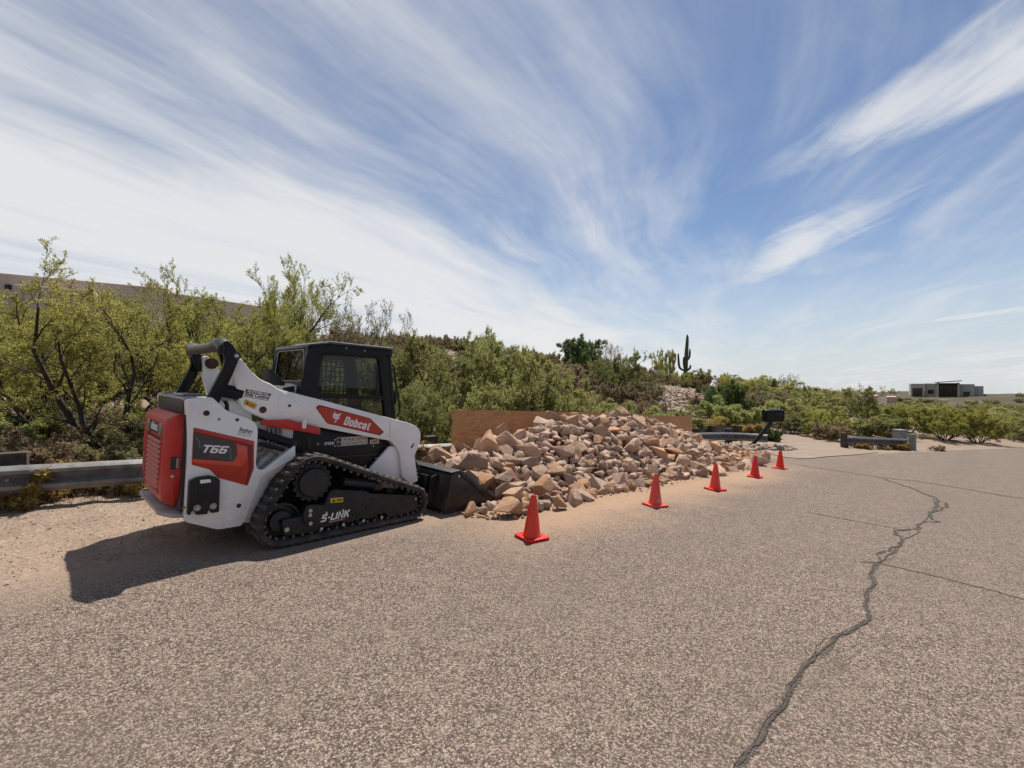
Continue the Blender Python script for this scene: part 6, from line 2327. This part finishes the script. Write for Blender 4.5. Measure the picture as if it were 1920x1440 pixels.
# hillside plants that can be told apart
x, y = P(1093, 43); plant('dk1', x, y, 3.7, 5.0, 'dense dark green round tree on the hill crest', None, 'hill_tree', 'tree')
x, y = P(1146, 42); plant('bare', x, y, 3.6, 2.9, 'bare-branched shrub right of the dark round tree on the crest', None, 'hill_shrub', 'shrub')
x, y = P(1252, 48); plant('pvf', x, y, 3.6, 3.5, 'small yellow-green vase-shaped tree left of the saguaro', None, 'hill_tree', 'tree')
x, y = P(1150, 30); plant('mq2', x, y, 3.3, 4.2, 'dark open-branched mesquite low on the hillside behind the rock crest', None, 'hill_tree', 'tree')
x, y = P(1358, 27); plant('dk1', x, y, 2.5, 3.2, 'dense dark green tree above the guardrail end, left of the mailbox', None, 'hill_tree', 'tree')
x, y = P(1375, 24.5); plant('gn1', x, y, 1.9, 3.6, 'broad olive-green bush right behind the guardrail end', None, 'hill_shrub', 'shrub')
x, y = P(1312, 46); plant('br1', x, y, 2.0, 3.4, 'brownish green shrub at the foot of the saguaro', None, 'hill_shrub', 'shrub')
x, y = P(1470, 62); plant('bare', x, y, 3.6, 4.2, 'leafless grey tree on the skyline right above the mailbox', None, 'hill_tree', 'tree')
x, y = P(1365, 58); plant('ol2', x, y, 2.4, 4.2, 'pale thin shrub on the skyline right of the saguaro', None, 'hill_shrub', 'shrub')
x, y = P(1325, 22.5); plant('yl1', x, y, 0.75, 2.2, 'straw-yellow low shrub beyond the right end of the plywood', None, 'dry_shrub', 'shrub')
x, y = P(1400, 22.0); plant('yl1', x, y, 0.7, 1.6, 'straw-yellow low shrub behind the mailbox post', None, 'dry_shrub', 'shrub')
x, y = P(1448, 19.5); plant('dk1', x, y, 0.75, 1.0, 'small dark bush under the mailbox', None, 'dark_bush', 'shrub')
# thicket on the right, beyond the driveway
G3 = 'desert thicket beyond the driveway'
RT_ = [('gn1', 1500, 28, 2.3, 4.5, 'dense green thicket bush right of the mailbox'), ('mq2', 1570, 30, 2.9, 5.0, 'tall dark green bush behind the left end of the short guardrail'),
       ('ol1', 1455, 25, 1.7, 3.4, 'dull olive bush behind the mailbox box'), ('pvf', 1530, 24.5, 1.6, 3.0, 'light green bush at the driveway edge left of the short guardrail'),
       ('br1', 1555, 22.5, 0.95, 2.2, 'low dry brown bush against the left end of the short guardrail'), ('gn1', 1640, 26, 1.35, 3.6, 'green bush directly behind the short guardrail'),
       ('pvf', 1700, 27.5, 1.9, 4.6, 'yellow-green bush below the far grey house'), ('pvf', 1770, 25.5, 2.15, 4.2, 'rounded yellow-green bush right of the short guardrail post'),
       ('pvf', 1835, 25, 2.0, 3.8, 'wide bush with orange tinge at the roadside near the right edge'), ('gn1', 1890, 30, 2.0, 4.5, 'green bush at the right edge of the picture'),
       ('mq2', 1950, 28, 2.1, 4.5, 'green bush cut off by the right edge of the picture'), ('gn1', 1660, 36, 1.4, 4.6, 'green bush below the pink wall'),
       ('ol1', 1735, 34, 1.6, 4.4, 'olive bush behind the yellow-green ones under the grey house'), ('gn1', 1820, 36, 1.7, 5.2, 'green bush between the grey house and the orange-tinged bush'),
       ('ol1', 1420, 33, 2.0, 4.6, 'olive bush up the slope behind the mailbox'), ('gn1', 1480, 36, 1.9, 5.0, 'green bush high in the thicket below the leafless tree'),
       ('mq2', 1545, 40, 2.5, 5.5, 'dark green bush reaching the skyline right of the leafless tree')]
for k, px, Y, h, w, lab in RT_:
    x, y = P(px, Y)
    plant(k, x, y, h, w, lab, G3, 'thicket_bush', 'shrub')
G9 = 'dry clumps at the short guardrail'
for (x, y, h, k, lab) in ((14.3, 17.95, 0.3, 'yl1', 'dry straw clump under the left end of the short guardrail'), (15.3, 18.1, 0.25, 'br1', 'brown weed clump under the middle of the short guardrail'),
                          (16.2, 18.25, 0.33, 'yl1', 'dry straw clump under the right end of the short guardrail'), (18.3, 18.75, 0.3, 'br1', 'brown weed clump on the roadside right of the short guardrail'),
                          (15.0, 18.9, 0.6, 'ol1', 'olive bush pressed against the back of the short guardrail')):
    plant(k, x, y, h, h*2.2, lab, G9, 'weed_clump', 'weed')
# anonymous cover: hillside and skyline shrubs nobody could single out
rs = np.random.RandomState(77)
G4 = 'low shrubs scattered over the hillside'
cnt = 0
for k in range(420):
    Y = rs.uniform(19, 56)
    px = rs.uniform(640, 1420)
    if 1225 < px < 1330 and 24 < Y < 40:
        continue
    if Y < 26 and px > 1230:
        continue
    x, y = P(px, Y)
    kind = rs.choice(['br1', 'ol1', 'ol2', 'gn1', 'br1', 'ol1'])
    h = rs.uniform(0.8, 1.7)
    where = ['above the cab roof', 'above the lift arm nose', 'above the first plywood sheet', 'left of the dark round tree', 'around the bare shrub by the dark tree', 'left of the saguaro', 'below and around the saguaro', 'right of the saguaro'][int(np.searchsorted([730, 850, 1015, 1110, 1190, 1262, 1310], px))]
    tone = {'br1': 'brown', 'ol1': 'olive', 'ol2': 'pale olive', 'gn1': 'green'}[str(kind)]
    lev = 'low on the hillside' if Y < 29 else ('midway up the hillside' if Y < 42 else 'near the hill crest')
    plant(kind, x, y, h, h*rs.uniform(1.3, 2.2), ('small ' if h < 1.2 else '')+tone+' shrub '+lev+', '+where, G4, 'hillside_shrub', 'shrub', rs.uniform(0, 6.28))
    cnt += 1
    if cnt > 250:
        break
G5 = 'far shrubs along the right skyline'
for k in range(170):
    px = rs.uniform(1330, 2000)
    Y = rs.uniform(42, 105)
    if 1690 < px < 1860 and Y > 92:
        Y = rs.uniform(42, 90)
    if 1600 < px < 1690 and 50 < Y:
        Y = rs.uniform(42, 50)
    x, y = P(px, Y)
    kind = rs.choice(['gn1', 'ol1', 'pvf', 'ol2', 'gn1'])
    h = rs.uniform(1.3, 2.4) if Y < 70 else rs.uniform(1.0, 1.6)
    if px > 1580:
        h *= 0.72
    if 1585 < px < 1700 and Y < 72:
        h *= 0.6
    where = ['between the saguaro and the leafless tree', 'around the leafless tree on the skyline', 'right of the leafless tree', 'around the pink building', 'around the grey house', 'at the right edge of the picture'][int(np.searchsorted([1430, 1510, 1600, 1690, 1850], px))]
    tone = {'pvf': 'yellow-green', 'ol1': 'olive', 'ol2': 'pale olive', 'gn1': 'green'}[str(kind)]
    lev = 'distant' if Y < 62 else ('far' if Y < 84 else 'farthest')
    plant(kind, x, y, h, h*rs.uniform(1.6, 2.6), lev+' '+tone+' desert shrub in the brush '+where, G5, 'distant_shrub', 'shrub', rs.uniform(0, 6.28))
G7 = 'brush on the slope below the tan house'
for k in range(60):
    px = rs.uniform(-150, 720)
    Y = rs.uniform(12.5, 27)
    x, y = P(px, Y)
    h = rs.uniform(1.0, 2.1)
    kind = str(rs.choice(['ol1', 'gn1', 'pvf', 'br1']))
    tone = {'pvf': 'yellow-green', 'ol1': 'olive', 'gn1': 'green', 'br1': 'brown'}[kind]
    where = ['beyond the left edge', 'at the far left', 'behind the tallest palo verde', 'behind the loader crossbar', 'behind the cab'][int(np.searchsorted([0, 150, 330, 520], px))]
    lev = 'near the guardrail' if Y < 17 else ('midway up' if Y < 22 else 'high up')
    plant(kind, x, y, h, h*rs.uniform(1.5, 2.4), tone+' brush below the tan house, '+lev+' '+where, G7, 'slope_shrub', 'shrub', rs.uniform(0, 6.28))
G6 = 'small bushes under the palo verdes'
for k in range(30):
    t = -9.8+k*0.3+rs.uniform(-0.2, 0.2)
    s_ = rs.uniform(1.4, 5.0)
    p = RO+RT*t+RN*s_
    h = rs.uniform(0.5, 1.1)
    kind = str(rs.choice(['ol1', 'ol2', 'gn1', 'ol1', 'br1']))
    tone = {'br1': 'brown', 'ol1': 'olive', 'ol2': 'pale olive', 'gn1': 'green'}[kind]
    u_ = p[0]/p[1]*820+960
    where = ['beyond the left edge', 'by the leftmost post', 'left of the loader', 'behind the loader rear', 'behind the cab', 'right of the cab'][int(np.searchsorted([0, 140, 280, 480, 740], u_))]
    plant(kind, p[0], p[1], h, h*1.9, ('taller ' if h > 0.8 else 'low ')+tone+' bush among palo verde stems, '+('close behind ' if s_ < 3 else 'away from ')+'the guardrail '+where, G6, 'understory_bush', 'shrub', rs.uniform(0, 6.28))


G8 = 'dry weeds under the guardrail'
for k in range(26):
    t = -9.0+k*0.36+rs.uniform(-0.1, 0.1)
    s_ = rs.uniform(0.15, 0.8)
    p = RO+RT*t+RN*s_
    h = rs.uniform(0.28, 0.55)
    plant(rs.choice(['br1', 'ol2', 'yl1']), p[0], p[1], h, h*2.0, 'low dry weed clump at the foot of the guardrail, '+['beyond the left edge', 'by the leftmost post', 'left of the loader', 'behind the loader rear', 'behind the loader track', 'behind the bucket'][int(np.searchsorted([0, 140, 280, 480, 740], p[0]/p[1]*820+960))], G8, 'weed_clump', 'weed', rs.uniform(0, 6.28))


# dry grass and litter below the rail
def grass():
    rs = np.random.RandomState(21)
    n = 9000
    t = rs.uniform(-11, 1.0, n)
    s_ = np.where(rs.rand(n) < 0.75, rs.normal(0.35, 0.45, n), rs.uniform(0, 6, n))
    cl = vnoise(t*1.6, s_*1.6, 40)
    ok = (cl > 0.42) & (s_ > -0.75)
    t, s_ = t[ok], s_[ok]
    n = len(t)
    x = RO[0]+RT[0]*t+RN[0]*s_
    y = RO[1]+RT[1]*t+RN[1]*s_
    z = terrain(x, y)-0.01
    h = 0.03+0.20*rs.rand(n)**2.2
    az = rs.uniform(0, 6.28, n)
    ln = np.abs(rs.normal(0.6, 0.6, n))
    b = np.stack([x, y, z], 1)
    d = np.stack([np.cos(az)*ln, np.sin(az)*ln, np.ones(n)], 1)*h[:, None]
    sd = np.stack([-np.sin(az), np.cos(az), np.zeros(n)], 1)*0.0035
    v = np.stack([b-sd, b+sd, b+d*0.55+sd*0.8, b+d], 1).reshape(-1, 3)
    q = np.arange(n*4).reshape(-1, 4)
    me = mesh_np('dry_grass', v, q, None, mat('dry_grass', (0.26, 0.185, 0.10), 0.9, col2=(0.14, 0.10, 0.06), nscale=3), False)
    return tag(inst('dry_grass', me), 'dry straw-coloured grass and weeds under the guardrail', 'grass', None, 'stuff')


grass()


# ------------------------------------------------------------------ saguaro
def saguaro():
    x, y = P(1285, 47)
    root = empty('saguaro', (x, y, tz(x, y)-0.2), 0, 'tall saguaro cactus with upturned arms on the skyline', 'cactus')

    def ribbed(path, rad, name):
        b = MB()
        n = len(path)
        seg = 26
        P_ = [Vector(p) for p in path]
        vs = []
        upv = Vector((0, 1, 0))
        for i in range(n):
            d = (P_[min(i+1, n-1)]-P_[max(i-1, 0)]).normalized()
            a = d.cross(upv).normalized()
            c = d.cross(a)
            for k in range(seg):
                t = 2*PI*k/seg
                r = rad[i]*(1.0 if k % 2 else 0.86)
                vs.append(P_[i]+(a*math.cos(t)+c*math.sin(t))*r)
        fs = []
        for i in range(n-1):
            for k in range(seg):
                j = (k+1) % seg
                fs.append((i*seg+k, i*seg+j, (i+1)*seg+j, (i+1)*seg+k))
        fs += [tuple(range(seg)), tuple((n-1)*seg+k for k in range(seg))]
        b.add(vs, fs)
        return b.build(name, cactus_skin, root, smooth=20)
    H = 5.6
    ribbed([(0, 0, 0), (0.02, 0, 1.2), (0.05, 0, 2.4), (0.12, 0, 3.6), (0.2, 0, 4.8), (0.22, 0, 5.3), (0.22, 0, 5.5), (0.22, 0, 5.6)], [0.19, 0.22, 0.22, 0.20, 0.16, 0.13, 0.08, 0.03], 'trunk')
    ribbed([(0.0, 0, 1.75), (-0.35, 0, 1.8), (-0.60, 0, 2.0), (-0.70, 0, 2.4), (-0.74, 0, 3.0), (-0.76, 0, 3.45), (-0.76, 0, 3.58)], [0.10, 0.11, 0.12, 0.12, 0.11, 0.08, 0.03], 'arm')
    ribbed([(0.05, 0, 1.75), (0.30, 0, 1.8), (0.48, 0, 1.95), (0.56, 0, 2.2), (0.60, 0, 2.35)], [0.11, 0.12, 0.12, 0.09, 0.03], 'arm')
    ribbed([(0.1, 0.02, 2.85), (0.32, 0, 2.95), (0.45, 0, 3.2), (0.48, 0, 3.6), (0.49, 0, 3.95), (0.49, 0, 4.05)], [0.10, 0.11, 0.11, 0.11, 0.08, 0.02], 'arm')
    ribbed([(0.0, -0.05, 1.9), (-0.15, -0.2, 2.1), (-0.20, -0.24, 2.5), (-0.20, -0.24, 3.05), (-0.2, -0.24, 3.15)], [0.13, 0.16, 0.17, 0.16, 0.10], 'arm')
    return root


saguaro()


# ------------------------------------------------------------------ houses
def wall_box(b, p0, p1, depth, z0, z1):
    """box whose front face runs p0 -> p1 (seen from the camera side), going back by depth"""
    a, c = np.array(p0, float), np.array(p1, float)
    t = (c-a)/np.linalg.norm(c-a)
    nrm = np.array([-t[1], t[0]])
    q = [a, c, c+nrm*depth, a+nrm*depth]
    vs = [(p[0], p[1], z) for z in (z0, z1) for p in q]
    b.add(vs, [(0, 1, 2, 3), (7, 6, 5, 4), (0, 4, 5, 1), (1, 5, 6, 2), (2, 6, 7, 3), (3, 7, 4, 0)])
    return t, nrm


def window_on(root, p0, p1, u0, u1, z0, z1, framem, proud=0.04, name='window'):
    a, c = np.array(p0, float), np.array(p1, float)
    t = (c-a)/np.linalg.norm(c-a)
    nrm = np.array([-t[1], t[0]])
    out = -nrm

    def bx(ua, ub, za, zb, d0, d1, nm, m, par):
        vs = []
        for d in (d0, d1):
            for (u, z) in ((ua, za), (ub, za), (ub, zb), (ua, zb)):
                q = a+t*u+out*d
                vs.append((q[0], q[1], z))
        return MB().add(vs, [(0, 1, 2, 3), (7, 6, 5, 4), (0, 4, 5, 1), (1, 5, 6, 2), (2, 6, 7, 3), (3, 7, 4, 0)]).build(nm, m, par)
    w = bx(u0, u1, z0, z1, 0.004, proud*0.4, name, window_dark, root)
    f = 0.07
    for (ua, ub, za, zb) in ((u0-f, u1+f, z1, z1+f), (u0-f, u1+f, z0-f, z0), (u0-f, u0, z0, z1), (u1, u1+f, z0, z1)):
        bx(ua, ub, za, zb, 0.003, proud, 'frame', framem, w)
    return w


def left_house():
    A, B, D = (-40.5, 24.0), (-26.2, 33.3), (-22.0, 40.5)
    zt = 8.8
    root = empty('stucco_house', (0, 0, 0), 0, 'long tan stucco house with flat parapet roof on the hill behind the palo verdes', 'house')
    b = MB()
    wall_box(b, A, B, 9.0, 2.5, zt)
    b.build('wall', stucco, root, bevel=0.08, smooth=0)
    b = MB()
    wall_box(b, (-26.1, 33.45), D, 7.0, 2.5, zt-0.25)
    b.build('wing_wall', stucco, root, bevel=0.08, smooth=0)
    # projecting lower bay
    b = MB()
    a, c = np.array(A), np.array(B)
    t = (c-a)/np.linalg.norm(c-a)
    o = np.array([t[1], -t[0]])
    q0, q1 = a+t*9.4+o*1.4, a+t*13.2+o*1.4
    wall_box(b, q0, q1, 1.38, 2.5, zt-0.9)
    b.build('bay_wall', stucco, root, bevel=0.06, smooth=0)
    for u0, u1, z0, z1 in ((2.5, 4.0, 5.6, 7.0), (5.6, 6.4, 5.8, 7.0), (7.2, 8.0, 5.4, 6.9), (14.3, 15.6, 5.6, 6.9)):
        window_on(root, A, B, u0, u1, z0, z1, stucco)
    window_on(root, q0, q1, 1.4, 2.5, 5.6, 6.9, stucco)
    window_on(root, (-26.1, 33.45), D, 1.0, 2.6, 5.2, 6.8, stucco)
    window_on(root, (-26.1, 33.45), D, 4.4, 5.6, 5.4, 6.8, stucco)
    # rain scuppers below the parapet
    for u in (6.0, 8.8):
        p = a+t*u+o*0.01
        MB().box(p[0]-0.12, p[0]+0.12, p[1]-0.15, p[1]+0.05, zt-1.05, zt-0.75).build('scupper', dark_grey, root)
    # roof units
    p = a+t*16.3-o*1.5
    MB().box(p[0]-0.6, p[0]+0.6, p[1]-0.6, p[1]+0.6, zt-0.1, zt+0.45).build('roof_unit', roof_white, root, bevel=0.05)
    p = a+t*11.5-o*1.2
    MB().box(p[0]-1.6, p[0]+1.6, p[1]-0.4, p[1]+0.4, zt-0.6, zt-0.02).build('roof_curb', stucco, root)
    return root


left_house()


def right_house():
    root = empty('modern_house', (0, 0, 0), 0, 'distant low grey modern house with slanted porch roof at right', 'house')
    g = tz(105, 108)-0.05
    ctr, rgt, bck = np.array([103.1, 104.0]), np.array([0.710, -0.704]), np.array([0.704, 0.710])
    Q = lambda px, d: tuple(ctr+rgt*((px-1773)/820*104*0.71)+bck*float(d))
    b = MB()
    wall_box(b, Q(1705, 0.0), Q(1732, +0.2), 9, g-2, g+2.75)
    b.build('garage_wall', stucco_grey, root, smooth=0)
    b = MB()
    wall_box(b, Q(1732, +1.0), Q(1757, +1.0), 9, g-2, g+2.80)
    b.build('wall', stucco_grey, root, smooth=0)
    b = MB()
    wall_box(b, Q(1756, -0.6), Q(1760, -0.6), 9, g-2, g+3.0)
    wall_box(b, Q(1795, -0.6), Q(1799, -0.6), 9, g-2, g+3.0)
    b.build('porch_wall', stucco_grey, root, smooth=0)
    b = MB()
    wall_box(b, Q(1760, +2.0), Q(1795, +2.0), 6, g-2, g+2.9)
    b.build('porch_back', mat('porch_dark', (0.06, 0.07, 0.065), 0.6), root, smooth=0)
    b = MB()
    q_ = [Q(1752, -1.5), Q(1803, -1.5), Q(1803, 9), Q(1752, 9)]
    b.add([(*q_[i], g+h_[i % 4]) for h_ in ((2.95, 3.35, 3.35, 2.95), (3.12, 3.55, 3.55, 3.12)) for i in range(4)], [(0, 1, 2, 3), (7, 6, 5, 4), (0, 4, 5, 1), (1, 5, 6, 2), (2, 6, 7, 3), (3, 7, 4, 0)])
    b.build('porch_roof', stucco_grey, root, smooth=0)
    b = MB()
    wall_box(b, Q(1799, +0.5), Q(1826, +0.5), 9, g-2, g+2.65)
    b.build('wall', stucco_grey, root, smooth=0)
    b = MB()
    wall_box(b, Q(1826, +1.5), Q(1842, +1.5), 7, g-2, g+2.2)
    b.build('wall', stucco_grey, root, smooth=0)
    window_on(root, Q(1705, 0.0), Q(1732, +0.2), 0.3, 2.1, g-0.4, g+1.7, stucco_grey, name='garage_door')
    window_on(root, Q(1732, +1.0), Q(1757, +1.0), 0.6, 1.7, g+0.2, g+1.3, stucco_grey)
    window_on(root, Q(1799, +0.5), Q(1826, +0.5), 0.6, 1.7, g-0.1, g+0.9, stucco_grey)
    for k in range(4):
        u0 = 0.12+k*0.76
        window_on(root, Q(1760, +2.0), Q(1795, +2.0), u0, u0+0.66, g-0.4, g+2.2, dark_grey)
    return root


right_house()
pk = empty('pink_building', (0, 0, 0), 0, 'low pink stucco building half hidden in the brush below the grey house', 'building')
Yp = 72.0
Xp = lambda px: (px-960)/820*Yp
Qp = lambda px, d: tuple(np.array([60.1, 72.0])+np.array([0.767, -0.641])*((px-1644)/820*72*0.767)+np.array([0.641, 0.767])*d)
zt_ = 1.52-22.5*Yp/820
b = MB()
wall_box(b, Qp(1607, 0.0), Qp(1645, 0.0), 8, zt_-3, zt_)
b.build('wall', stucco_pink, pk, smooth=0)
b = MB()
wall_box(b, Qp(1662, -0.8), Qp(1680, -0.8), 8, zt_-3, zt_-0.1)
b.build('wall', stucco_pink, pk, smooth=0)
window_on(pk, Qp(1607, 0.0), Qp(1645, 0.0), 1.0, 1.4, zt_-1.2, zt_-0.6, stucco_pink)
